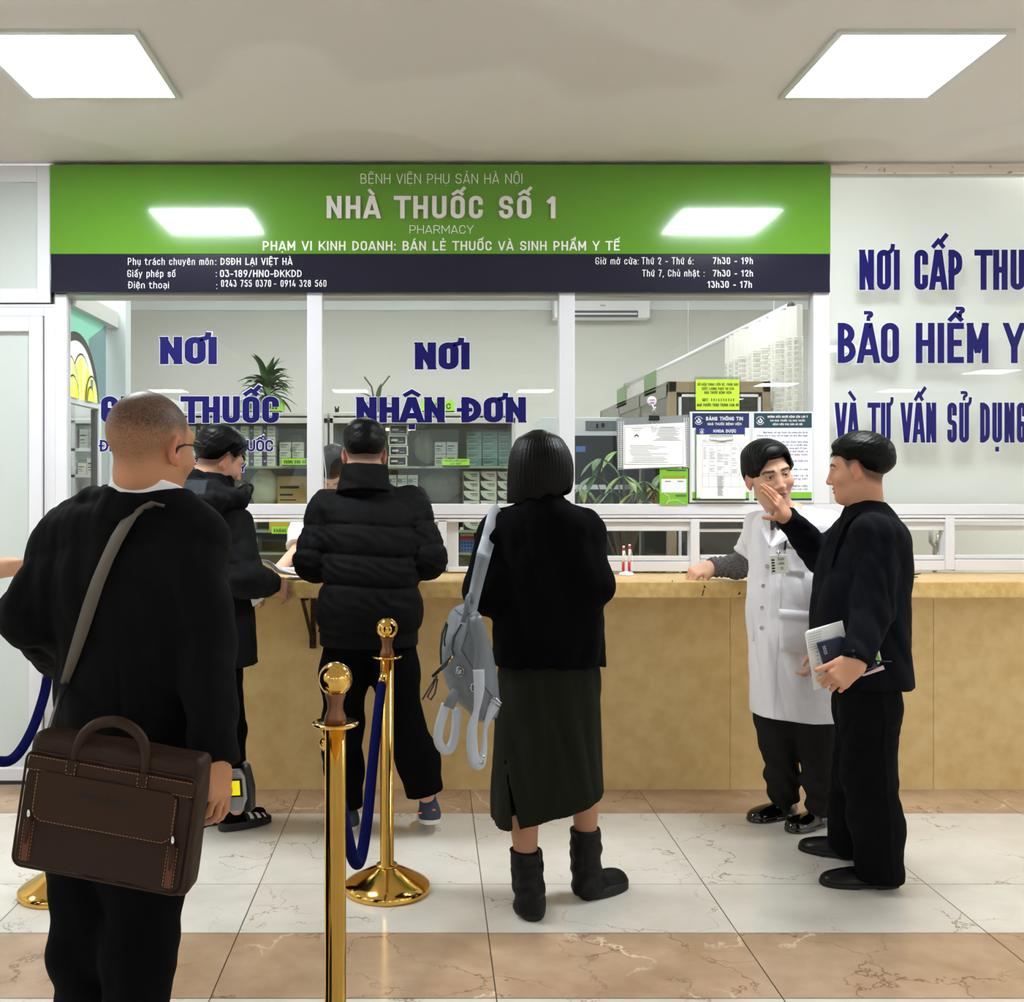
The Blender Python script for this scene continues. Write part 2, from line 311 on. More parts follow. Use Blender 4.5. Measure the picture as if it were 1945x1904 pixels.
# ================================================================== THE HALL
W = 4.90                      # plane of the shop front
ZC = 2.975                    # hall ceiling
SX = lambda x, D=W: (x-PX)*D/FPX
SZ = lambda y, D=W: H_EYE-(y-PY)*D/FPX
def marble(name, base, second, vein, vein_s, rough, scale=1.0, w=.012, fine=.5, light=None):
    m = bpy.data.materials.new(name); m.use_nodes = True; nt = m.node_tree; N = nt.nodes.new; L = nt.links; b = nt.nodes['Principled BSDF']
    g = N('ShaderNodeNewGeometry'); off = N('ShaderNodeVectorMath'); off.operation = 'MULTIPLY_ADD'
    cmb = N('ShaderNodeCombineXYZ'); sc_ = N('ShaderNodeMath'); sc_.operation = 'MULTIPLY'; sc_.inputs[1].default_value = 37.0
    L.new(g.outputs['Random Per Island'], sc_.inputs[0])
    for k in range(3): L.new(sc_.outputs[0], cmb.inputs[k])
    off.inputs[1].default_value = (scale, scale, scale); L.new(g.outputs['Position'], off.inputs[0]); L.new(cmb.outputs[0], off.inputs[2])
    def noise(s, d, src=off.outputs[0], rg=.55):
        n = N('ShaderNodeTexNoise'); n.inputs['Scale'].default_value = s; n.inputs['Detail'].default_value = d; n.inputs['Roughness'].default_value = rg; L.new(src, n.inputs['Vector']); return n
    warp = noise(2.2, 5, rg=.62); wv = N('ShaderNodeVectorMath'); wv.operation = 'MULTIPLY_ADD'; wv.inputs[1].default_value = (.75, .75, .75); L.new(warp.outputs['Color'], wv.inputs[0]); L.new(off.outputs[0], wv.inputs[2])
    def veins(s, width):
        v = N('ShaderNodeTexVoronoi'); v.feature = 'DISTANCE_TO_EDGE'; v.inputs['Scale'].default_value = s; L.new(wv.outputs[0], v.inputs['Vector'])
        r = N('ShaderNodeMapRange'); r.inputs['From Min'].default_value = 0; r.inputs['From Max'].default_value = width; r.inputs['To Min'].default_value = 1; r.inputs['To Max'].default_value = 0; L.new(v.outputs['Distance'], r.inputs['Value']); return r
    mask = noise(2.6, 2); mr = N('ShaderNodeMapRange'); mr.inputs['From Min'].default_value = .44; mr.inputs['From Max'].default_value = .58; L.new(mask.outputs['Fac'], mr.inputs['Value'])
    v1 = veins(1.7, w); mu = N('ShaderNodeMath'); mu.operation = 'MULTIPLY'; L.new(v1.outputs[0], mu.inputs[0]); L.new(mr.outputs[0], mu.inputs[1])
    mu2 = N('ShaderNodeMath'); mu2.operation = 'MULTIPLY'; mu2.inputs[1].default_value = vein_s; L.new(mu.outputs[0], mu2.inputs[0])
    cl = noise(5, 6); cr = N('ShaderNodeMapRange'); cr.inputs['From Min'].default_value = .3; cr.inputs['From Max'].default_value = .72; L.new(cl.outputs['Fac'], cr.inputs['Value'])
    mx = N('ShaderNodeMix'); mx.data_type = 'RGBA'; mx.inputs['A'].default_value = (*lin(base), 1); mx.inputs['B'].default_value = (*lin(second), 1); L.new(cr.outputs[0], mx.inputs['Factor'])
    mx2 = N('ShaderNodeMix'); mx2.data_type = 'RGBA'; mx2.inputs['B'].default_value = (*lin(vein), 1); L.new(mu2.outputs[0], mx2.inputs['Factor']); L.new(mx.outputs['Result'], mx2.inputs['A'])
    last = mx2
    if light:
        v3 = veins(1.05, w*1.1); mk3 = noise(1.7, 1); r3 = N('ShaderNodeMapRange'); r3.inputs['From Min'].default_value = .52; r3.inputs['From Max'].default_value = .62; L.new(mk3.outputs['Fac'], r3.inputs['Value'])
        m3 = N('ShaderNodeMath'); m3.operation = 'MULTIPLY'; L.new(v3.outputs[0], m3.inputs[0]); L.new(r3.outputs[0], m3.inputs[1])
        mx3 = N('ShaderNodeMix'); mx3.data_type = 'RGBA'; mx3.inputs['B'].default_value = (*lin(light), 1); L.new(m3.outputs[0], mx3.inputs['Factor']); L.new(mx2.outputs['Result'], mx3.inputs['A']); last = mx3
    L.new(last.outputs['Result'], b.inputs['Base Color']); b.inputs['Roughness'].default_value = rough
    return m
m_white_tile = marble('white_marble_tile', (226, 222, 212), (214, 209, 198), (136, 116, 88), .85, .13, 1.3, .011)
m_brown_tile = marble('brown_marble_tile', (194, 166, 138), (172, 142, 114), (124, 88, 62), .8, .16, 1.5, .016, light=(224, 204, 178))
m_grout = mat('grout', (92, 80, 68), .8)
m_ceiling = mat('ceiling_paint', (222, 218, 214), .75, noise=(1.3, (213, 208, 203), 1, .47, .53))
m_wall = mat('wall_paint', (206, 203, 194), .7)
m_stone = mat('yellow_travertine', (222, 188, 122), .28, noise=(30, (204, 166, 98), 6, .38, .64))
m_stone_wall = mat('yellow_stone_panel', (236, 208, 150), .32, noise=(14, (226, 194, 132), 8, .36, .66))
m_alu = mat('white_aluminium', (218, 219, 224), .32)
m_alu_grey = mat('grey_aluminium', (176, 176, 172), .35, .5)
m_gap = mat('dark_gasket', (60, 60, 62), .7)
m_frost = mat('frosted_glass', (196, 204, 200), .22, spec=.5)
m_pane = glass('clear_glass', (247, 249, 247), 1.1)
m_black = mat('black_plastic', (16, 16, 18), .4)
m_white = mat('white_plastic', (238, 238, 236), .35)
m_navy = mat('navy_vinyl', (14, 11, 92), .35, spec=.3)
m_green = mat('sign_green', (90, 144, 36), .12, coat=.6)
m_navy_sign = mat('sign_navy', (13, 15, 40), .15, coat=.3)
m_letter = mat('sign_letter_white', (240, 238, 232), .4)
m_lightgreen = mat('leaf_green_print', (142, 200, 52), .35)
m_ink = mat('black_ink', (24, 24, 26), .6)
m_paper = mat('white_paper', (240, 240, 238), .6)
m_chrome = mat('chrome', (220, 220, 222), .12, 1.0)
# ---- floor
YB = -10.0; XL, XR = -5.2, 8.4
rows = [(5.06, 4.48, 1), (4.48, 3.68, 0), (3.68, 3.277, 0), (3.277, 2.858, 1)]
y = 2.858
for k in range(16):
    c = 1 if k % 6 == 5 else 0; d = .42 if c else .8; rows.append((y, y-d, c)); y -= d
fl = MB(); fl.quad((XL, 5.06, -.003), (XL, YB-1, -.003), (XR, YB-1, -.003), (XR, 5.06, -.003), 2)
xs = [.184+.8*k for k in range(-7, 11)]; g = .0016
for y1, y0, c in rows:
    for a in xs:
        fl.quad((a+g, y0+g, 0), (a+.8-g, y0+g, 0), (a+.8-g, y1-g, 0), (a+g, y1-g, 0), c)
structure(fl.build('floor', [m_white_tile, m_brown_tile, m_grout]))
# ---- hall ceiling: cut-outs for the lamps are just the lamps' own trims
structure(bx('ceiling', m_ceiling, XL, XR, YB, W+.02, ZC, ZC+.12))
structure(bx('wall_left', m_wall, XL-.15, XL, YB, 10, -.1, 3.4)); structure(bx('wall_right', m_wall, XR, XR+.15, YB, W+.3, -.1, 3.4))
wb = MB(); wb.box(XL, -4.0, YB-.2, YB, 0, ZC); wb.box(5.4, XR, YB-.2, YB, 0, ZC); wb.box(-4.0, 5.4, YB-.2, YB, 2.55, ZC); wb.box(.55, .85, YB-.2, YB, 0, 2.55)
structure(wb.build('wall_back', m_wall))
structure(bx('ground', mat('forecourt', (150, 148, 142), .8), -30, 30, -60, YB-.2, -.06, -.02))
tb = MB()
tb.box(-2.2, -1.97, -2.4, 1.1, ZC-.2, ZC); tb.box(2.36, 2.6, -2.4, 1.1, ZC-.2, ZC); tb.box(-2.2, 2.6, -2.7, -2.4, ZC-.2, ZC); structure(tb.build('trim_2', m_ceiling))
# ---- ceiling lamps
m_lamp = mat('lamp_panel', (255, 255, 255), .5, emit=(244, 250, 255), estr=LAMP_POWER)
m_lamp_trim = mat('lamp_trim', (214, 216, 212), .3, .3)
def ceiling_lamp(x0, y0, label, group=None, sx=.6, sy=.6, z=ZC, m=None):
    r = empty('ceiling_lamp', (x0+sx/2, y0+sy/2, z), label, 'lamp', group); b = MB(); w, h = .022, .012
    x1, y1 = x0+sx, y0+sy
    b.box(x0, x1, y0, y0+w, z-h, z); b.box(x0, x1, y1-w, y1, z-h, z); b.box(x0, x0+w, y0+w, y1-w, z-h, z); b.box(x1-w, x1, y0+w, y1-w, z-h, z)
    b.build('lamp_trim', m_lamp_trim, r); MB().box(x0+w, x1-w, y0+w, y1-w, z-.006, z).build('diffuser', m or m_lamp, r); return r
ceiling_lamp(-1.585, 3.45, 'square white ceiling panel lamp above the briefcase man')
ceiling_lamp(1.375, 3.45, 'square white ceiling panel lamp above the doctor and the suited man')
GL = 'panel lamps in the rear of the hall'
for x0, y0 in ((-4.5, -6.9), (-1.585, -6.9), (1.375, -6.9), (4.9, -5.9), (7.2, -4.2), (4.9, -8.6), (7.2, 1.0), (7.2, -1.9), (-4.5, 1.0), (7.2, -6.9)): ceiling_lamp(x0, y0, 'unseen square white panel lamp on the hall ceiling', GL)  # rear ones follow reflections in the glass, the others are added for fill light
for y0 in (3.45, -1.9):
    for x0 in (-4.5, 4.3): ceiling_lamp(x0, y0, 'unseen square white panel lamp beyond the edges of the view', 'outer panel lamps')  # none in view; the pair behind the camera is added to brighten the hall
# ================================================================== SHOP FRONT
def bars(name, lst, m=m_alu, parent=None, bevel=.003):
    """upright bars given by photo rectangles on the plane D: (x0,x1,ytop,ybottom,D,depth)"""
    b = MB()
    for x0, x1, yt, yb, D, d in lst: b.box(SX(x0, D), SX(x1, D), D, D+d, SZ(yb, D), SZ(yt, D))
    return b.build(name, m, parent, bevel=bevel)
DF = 4.86
# door with transom at the far end (frosted)
d1 = empty('door_1', (SX(-60), W, 0)); structure(d1)
def dbar(name, x0, x1, z0, z1, dy=0.0, dd=.07, m=m_alu): return MB().box(x0, x1, DF+dy, DF+dy+dd, z0, z1).build(name, m, d1, bevel=.003)
xa, xb = SX(-330, DF), SX(122, DF)
zt, zb = SZ(314, DF), 0.02
fr = MB(); X = lambda p: SX(p, DF); Z = lambda p: SZ(p, DF)
for x0, x1, z0, z1 in ((X(70), X(95), Z(575), zt), (X(-330), X(70), Z(345), zt), (X(-330), X(70), Z(575), Z(548))): fr.box(x0, x1, DF, DF+.06, z0, z1)
for x0, x1, z0, z1 in ((X(-330), X(103), Z(583), Z(577)), (X(82), X(103), 0, Z(583)), (X(-330), X(82), Z(600), Z(583)), (X(103), X(125), 0, Z(558))): fr.box(x0, x1, DF+.01, DF+.07, z0, z1)
fr.build('door_frame', m_alu, d1, bevel=.003)
lf = MB()
for x0, x1, z0, z1 in ((X(56), X(81), .035, Z(601)), (X(-300), X(56), Z(630), Z(601)), (X(-300), X(56), .035, Z(1459)), (X(-330), X(-300), .035, Z(601))): lf.box(x0, x1, DF-.01, DF+.05, z0, z1)
lf.build('door_leaf_frame', m_alu, d1, bevel=.003)
gp = MB()
for x0, x1, z0, z1 in ((X(81), X(82.2), .03, Z(600)), (X(95), X(97), Z(576), zt), (X(-330), X(95), Z(577), Z(575)), (X(-330), X(82), Z(601), Z(600)), (X(-330), X(82), .012, .035)): gp.box(x0, x1, DF+.008, DF+.03, z0, z1)
gp.build('gasket', m_gap, d1)
MB().box(X(-300), X(56), DF+.015, DF+.025, Z(1459), Z(630)).build('door_glass', m_frost, d1)
MB().box(X(-330), X(70), DF+.015, DF+.025, Z(548), Z(345)).build('transom_glass', m_frost, d1)
kh = MB(); kh.box(X(68), X(80), DF-.018, DF-.01, Z(1042), Z(1022)); kh.build('lock_plate', m_alu, d1, bevel=.002); MB().sphere((X(74), DF-.018, Z(1029)), .004, 8).build('keyhole', m_black, d1)
structure(bx('wall_front', m_wall, XL, X(-330), W, W+.15, 0, ZC))
# window wall of the pharmacy
w1 = empty('window_1', (SX(818), W, SZ(958))); structure(w1)
for x0, x1 in ((583, 612), (1062, 1092), (1545, 1576)): bars('mullion', [(x0, x1, 545, 958, DF, .07)], parent=w1)
bars('sill_rail', [(103, 2300, 958, 978, DF, .08), (103, 2300, 979, 984.5, DF-.004, .08), (103, 2300, 986, 992, DF, .08)], parent=w1)
bars('head_rail', [(103, 1576, 540, 562, DF+.02, .05)], m_alu_grey, w1)
MB().box(X(125), X(583), W, W+.006, Z(958), Z(562)).build('pane', m_pane, w1)
MB().box(X(612), X(1062), W, W+.006, Z(958), Z(562)).build('pane', m_pane, w1)
MB().box(X(1092), X(1545), W, W+.006, Z(958), Z(562)).build('pane', m_pane, w1)
MB().box(X(103), X(2300), DF+.075, DF+.079, Z(985.6), Z(978.4)).build('rail_groove', m_gap, w1)
# low serving hatches under the sill rail
yb = 1086
def hatch(name, frames, panes, m=m_alu):
    w = empty(name, (0, W, 1.02)); structure(w); bars('hatch_frame', frames, m, w)
    b = MB()
    for x0, x1, yt, ybt in panes: b.box(SX(x0), SX(x1), W+.008, W+.013, SZ(ybt), SZ(yt))
    b.build('pane', m_pane, w); return w
hatch('window_2', [(103, 825, 1080, yb, DF+.01, .07), (103, 125, 992, yb, DF, .08)], [(125, 470, 992, 1080)])
hatch('window_3', [(820, 832, 992, 1085, DF+.02, .04), (832, 849, 988, 1084, DF, .05), (849, 871, 991, 1078, DF+.035, .03), (850, 1070, 1078, 1087, DF+.01, .06), (820, 832, 1076, 1087, DF+.01, .05)], [(871, 1062, 992, 1078)])
hatch('window_4', [(1062, 1312, 992, 1009, DF+.015, .045), (1062, 1312, 1057, 1066, DF+.01, .045), (1062, 1312, 1067, 1086, DF+.004, .06), (1312, 1329, 986, 1086, DF-.004, .07), (1062, 1078, 992, 1086, DF+.01, .06)], [(1078, 1312, 1009, 1057)])
hatch('window_5', [(1329, 1800, 988, 990, DF, .06), (1329, 1600, 1005, 1011, DF+.03, .03), (1330, 1600, 1055, 1062, DF+.01, .05), (1329, 1600, 1063, 1086, DF+.004, .06), (1600, 1615, 986, 1086, DF-.004, .07)], [(1331, 1600, 990, 1055)])
hatch('window_6', [(1615, 1797, 984, 1008, DF+.015, .045), (1615, 1797, 1056, 1064, DF+.01, .05), (1615, 1797, 1065, 1084, DF+.004, .06), (1796, 1814, 984, 1083, DF-.004, .07)], [(1615, 1796, 1008, 1056)])
hatch('window_7', [(1814, 2300, 999, 1008, DF+.03, .03), (1814, 2300, 1055, 1062, DF+.01, .05), (1814, 2300, 1063, 1085, DF+.004, .06)], [(1814, 2300, 990, 1055)])
# advice panel: glazed bay with a pale backing board
def frosted_backing():
    m = mat('frosted_film', (244, 244, 240), .6); nt = m.node_tree; t = nt.nodes.new('ShaderNodeBsdfTranslucent'); t.inputs[0].default_value = (.86, .87, .85, 1); mx = nt.nodes.new('ShaderNodeMixShader'); mx.inputs[0].default_value = .5
    nt.links.new(nt.nodes['Principled BSDF'].outputs[0], mx.inputs[1]); nt.links.new(t.outputs[0], mx.inputs[2]); nt.links.new(mx.outputs[0], nt.nodes['Material Output'].inputs[0]); return m
m_board = mat('pale_board', (226, 226, 220), .45)
w8 = empty('window_8', (SX(1900), W, 2.0)); structure(w8)
bars('head_rail', [(1576, 2300, 329, 333, DF+.02, .04)], m_alu_grey, w8)
bars('head_trim', [(1578, 2300, 314, 328, DF-.005, .06)], mat('peeling_trim', (222, 212, 200), .6, noise=(22, (150, 120, 96), 4, .62, .7)), w8)
MB().box(X(1576), X(2300), W-.012, W-.006, Z(958), Z(333)).build('pane', glass('advice_glass', (250, 251, 250), .9), w8)
MB().box(X(1576), X(2300), W+.085, W+.1, Z(958), ZC).build('backing_board', frosted_backing(), w8)
MB().box(X(2290), X(2310), DF, DF+.1, 1, ZC).build('mullion', m_alu, w8)
# lintel hidden by the sign, plus wall ends
structure(bx('wall_lintel', m_wall, X(95), X(1578), W, W+.12, Z(560), ZC+.3))
# ================================================================== COUNTER
YC, ZT, ZU = 4.45, 1.018, .944
XRC = XR-.01
ct = empty('counter', (1.2, 4.7, 0), 'long yellow stone service counter under the pharmacy windows', 'counter')
ctop = MB().box(X(125), XRC, YC, DF+.06, ZU, ZT).build('counter_top', m_stone, ct, bevel=.006)
tj = [X(125)]+[SX(p, 4.83) for p in (620, 1005, 1387, 1773, 2160)]+[XRC]
cw = MB()
for a, b in zip(tj[:-1], tj[1:]): cw.box(a+.001, b-.001, 4.83, 4.86, .0, ZU)
cw.box(X(125), XRC, 4.845, 4.95, 0, ZU-.002, 0); cw.build('front_panel', m_stone_wall, ct)
# mark on the slab edge
st = MB(); P_ = lambda x, y: at(x, y, YC-.0004)
for x, y, r in ((1338, 1115, 2.0), (1337, 1121, 1.6), (1335.5, 1125, 2.4), (1334.5, 1130, 2.0), (1339.5, 1116, 1.4), (1338, 1113, 1.2), (1405, 1127, 2.2), (1403, 1129, 1.6), (1277, 1104, 1.6)):
    c = P_(x, y); k = r*YC/FPX; st.box(c.x-k*.5, c.x+k*.5, YC-.0006, YC, c.z-k, c.z+k)
st.build('stain', mat('dark_stain', (40, 34, 22), .7), ct)
br = empty('shelf_bracket', (SX(594, 4.8), 4.8, .9), 'rusty steel bracket holding up the counter top beside the padded jacket', 'bracket')
m_rust = mat('rusty_steel', (84, 58, 36), .7, .3, noise=(60, (40, 28, 18), 4, .4, .6))
bxc = SX(594, 4.8); MB().box(bxc-.012, bxc+.012, 4.815, 4.829, SZ(1232, 4.82), ZU-.001).build('upright', m_rust, br)
MB().box(bxc-.012, bxc+.012, YC+.06, 4.829, ZU-.016, ZU-.001).build('arm', m_rust, br)
MB().tube([(bxc-.004, 4.815, SZ(1215, 4.82)), (bxc-.02, YC+.12, ZU-.014)], .009, 8).build('strut', m_rust, br)
MB().box(bxc-.016, bxc+.014, 4.806, 4.829, SZ(1231, 4.82), SZ(1201, 4.82)).build('foot_plate', m_rust, br)
# ================================================================== THE SIGN
sg = empty('pharmacy_sign', (SX(836), 4.85, SZ(430)), 'large green and navy pharmacy sign with white lettering above the windows', 'sign')
DS = 4.84; x0, x1 = SX(95, DS), SX(1577.5, DS); zt, zm, zb = SZ(312.5, DS), SZ(482.5, DS), SZ(555.5, DS)
zt = min(zt, ZC-.004)
MB().box(x0, x1, DS, W, zm, zt).build('green_board', m_green, sg, bevel=.002)
MB().box(x0+.002, x1-.001, DS-.0005, W, zb, zm).build('navy_band', m_navy_sign, sg, bevel=.002)
D_ = DS-.001
def sgn(name, items, depth=.0008, m=m_letter):
    for s, a, c, yt, yb_, t, stem in items:
        b = MB(); wr_px(b, s, a, c, yt, yb_, D_, t, stem, depth); b.build(name, m, sg)
sgn('hospital_lettering', [('BỆNH VIỆN PHỤ SẢN HÀ NỘI', 685, 992, 330, 349, .075, .085)])
sgn('name_lettering', [('NHÀ THUỐC SỐ 1', 621, 1057, 373.5, 416, .17, .2)], .012, mat('raised_letter', (222, 216, 212), .4))
sgn('pharmacy_lettering', [('PHARMACY', 778, 899, 428, 444, .075, .085)])
sgn('business_lettering', [('PHẠM VI KINH DOANH: BÁN LẺ THUỐC VÀ SINH PHẨM Y TẾ', 499, 1177, 458, 476, .145, .17)])
sgn('licence_lettering', [('Phụ trách chuyên môn', 243, 405, 490, 503.5, .1, .115), (':', 409, 413, 490, 503.5, .12, None), ('DSĐH LẠI VIỆT HÀ', 419, 555, 490, 503.5, .14, .15), ('Giấy phép số', 242, 333, 513, 526.5, .1, .115), (':', 410, 414, 513, 526, .12, None),
    ('03-189/HNO-ĐKKDD', 418, 573, 513, 526.5, .14, .15), ('Điện thoại', 244, 321, 535, 548, .1, .115), (':', 411, 414, 536, 549, .12, None), ('0243 755 0370', 420, 515, 532, 545, .12, .13), ('-', 520, 525, 532, 545, .12, .13), ('0914 328 560', 533, 620, 532, 545, .12, .13)])
sgn('hours_lettering', [('Giờ mở cửa:', 1131, 1213, 489, 502.5, .1, .115), ('Thứ 2 - Thứ 6:', 1219, 1317, 489, 502.5, .1, .115), ('7h30 - 19h', 1354, 1430, 489, 502, .14, .15), ('Thứ 7, Chủ nhật :', 1220, 1338, 512.5, 525.5, .1, .115), ('7h30 - 12h', 1354, 1430, 513, 525.5, .14, .15), ('13h30 - 17h', 1344, 1428, 534, 547, .14, .15)])
# ================================================================== VINYL LETTERS ON THE GLASS
m_edge = mat('white_vinyl', (232, 232, 240), .4)
def vinyl(label, items, D, back=True):
    r = empty('vinyl_lettering', at((items[0][1]+items[0][2])/2, items[0][4], D), label, 'lettering')
    for s, a, c, yt, yb_, t, stem in items:
        b = MB(); e = MB(); wr_px(b, s, a, c, yt, yb_, D, t, stem, .0012, gap=.07)
        H = yb_-yt; k = .9
        p = b.build('lettering_line', m_navy, r)
        if back:
            wr_px(e, s, a-k, c+k, yt-k, yb_+k, D, (t*H+2*k)/(H+2*k), (stem*H+2*k)/(H+2*k), .0004, gap=.07-2*k/H/1.2)
            e.build('letter_outline', m_edge, p)
    return r
vinyl('bold navy vinyl words NƠI GIAO THUỐC with two smaller lines under them', [('NƠI', 304, 412, 640, 692, .23, .31), ('GIAO THUỐC', 192, 530, 753, 804, .2, .26), ('ĐỀ NGHỊ KIỂM TRA THUỐC', 190, 519, 836, 858, .18, .19), ('TRƯỚC KHI RỜI QUẦY', 240, 468, 880, 897, .18, .19)], W-.001)
vinyl('bold navy vinyl words NƠI NHẬN ĐƠN over the padded jacket man', [('NƠI', 788, 892, 650.5, 702, .23, .31), ('NHẬN ĐƠN', 677, 999, 754.5, 803, .22, .30)], W-.001)
DL = W-.012
vinyl('tall navy words NƠI CẤP THUỐC about insurance medicine above the suited man', [('NƠI CẤP THUỐC', 1632, 2010, 474.5, 551, .15, .15), ('BẢO HIỂM Y TẾ', 1591, 2046, 613.5, 690, .155, .165), ('VÀ TƯ VẤN SỬ DỤNG THUỐC', 1588, 2080, 765, 841, .13, .112)], DL, True)
# ================================================================== SMOOTH BODIES: distance fields -> meshes
F32 = np.float32
def V3(*a): return np.array(a if len(a) == 3 else a[0], F32)
def smin(a, b, k):
    if k <= 0: return np.minimum(a, b)
    h = np.maximum(k-np.abs(a-b), 0)/k
    return np.minimum(a, b)-h*h*k*.25
def smax(a, b, k): return -smin(-a, -b, k)
def rc(p, a, b, ra, rb, fl=None):
    """tapered limb from a to b; fl=(direction, factor): flattened (<1) along that direction"""
    a, b = V3(a), V3(b); ab = b-a; q = p-a
    t = np.clip(q @ ab/max(float(ab @ ab), 1e-9), 0, 1); q = q-t[:, None]*ab; r = ra+(rb-ra)*t
    if fl is not None:
        n = V3(fl[0]); n = n/np.linalg.norm(n); s = fl[1]; c = q @ n; q = q+(c*(1/s-1))[:, None]*n
        return (np.sqrt((q*q).sum(1))-r)*min(s, 1)
    return np.sqrt((q*q).sum(1))-r
def ell(p, c, r, R=None):
    q = p-V3(c)
    if R is not None: q = q @ np.asarray(R, F32)
    r = V3(r); k0 = np.sqrt(((q/r)**2).sum(1)); k1 = np.sqrt(((q/(r*r))**2).sum(1))+1e-9
    return k0*(k0-1)/k1
def rbox(p, c, h, r, R=None):
    q = p-V3(c)
    if R is not None: q = q @ np.asarray(R, F32)
    q = np.abs(q)-V3(h)+r
    return np.sqrt((np.maximum(q, 0)**2).sum(1))+np.minimum(q.max(1), 0)-r
def chain(p, pts, rs, k=.03, fl=None):
    d = None
    for i in range(len(pts)-1):
        e = rc(p, pts[i], pts[i+1], rs[i], rs[i+1], fl); d = e if d is None else smin(d, e, k)
    return d
def loft(p, secs, z_axis=2):
    """upright body from stacked elliptical sections: (z, cx, cy, rx, ry, power)"""
    zs = np.array([s[0] for s in secs], F32); z = p[:, 2]; S = np.array(secs, F32)
    o = np.argsort(zs); zs = zs[o]; S = S[o]
    # smooth (monotone-ish) interpolation of the sections
    i = np.clip(np.searchsorted(zs, z)-1, 0, len(zs)-2); t = np.clip((z-zs[i])/(zs[i+1]-zs[i]), 0, 1)
    m = np.gradient(S, zs, axis=0).astype(F32); h = (zs[i+1]-zs[i])[:, None]; t_ = t[:, None]
    A = (2*t_**3-3*t_**2+1)*S[i]+(t_**3-2*t_**2+t_)*h*m[i]+(-2*t_**3+3*t_**2)*S[i+1]+(t_**3-t_**2)*h*m[i+1]
    x = (p[:, 0]-A[:, 1])/A[:, 3]; y = (p[:, 1]-A[:, 2])/A[:, 4]; n = A[:, 5]
    k = (np.abs(x)**n+np.abs(y)**n+1e-9)**(1/n)
    d = (k-1)*np.minimum(A[:, 3], A[:, 4])
    return np.maximum(d, np.maximum(zs[0]-z, z-zs[-1]))
def wave(p, dirs, amp, freq, ph=0.0):
    """cloth folds running across direction dirs"""
    d = V3(dirs); d = d/np.linalg.norm(d); u = p @ d
    w = np.sin(u*freq+ph+1.3*np.sin(p[:, 2]*9+ph)+1.1*np.sin(p[:, 0]*11+1.7*ph))
    return amp*w
def fold_noise(p, amp, f, seed=0):
    """soft creases: a few warped waves, sharpened to ridges"""
    r = np.random.RandomState(seed); s = 0; f = f*3.0
    for k in range(5):
        d = r.normal(size=3); d /= np.linalg.norm(d); u = p @ V3(d)*f*(1+.35*k)+r.uniform(0, 6)+2.2*np.sin(p @ V3(r.normal(size=3))*f*.28+k)
        s = s+(1-2*np.abs(np.sin(u*.5))**.8)/(1+.45*k)
    return amp*.75*s.astype(F32)
FIELDS = {}
def touch(field, x, y, d0, lift=.001, d1=None):
    """first point of a field's surface along the line of sight through photo point (x, y)"""
    dd = d0
    for _ in range(90):
        p = np.array(at(x, y, dd), F32); v = float(field(p[None])[0])
        if v < lift: break
        dd += min(max(v*.6, .0008), .05)
        if dd > d0+1.2: return Vector(at(x, y, d0+.3))
    return Vector(at(x, y, dd))
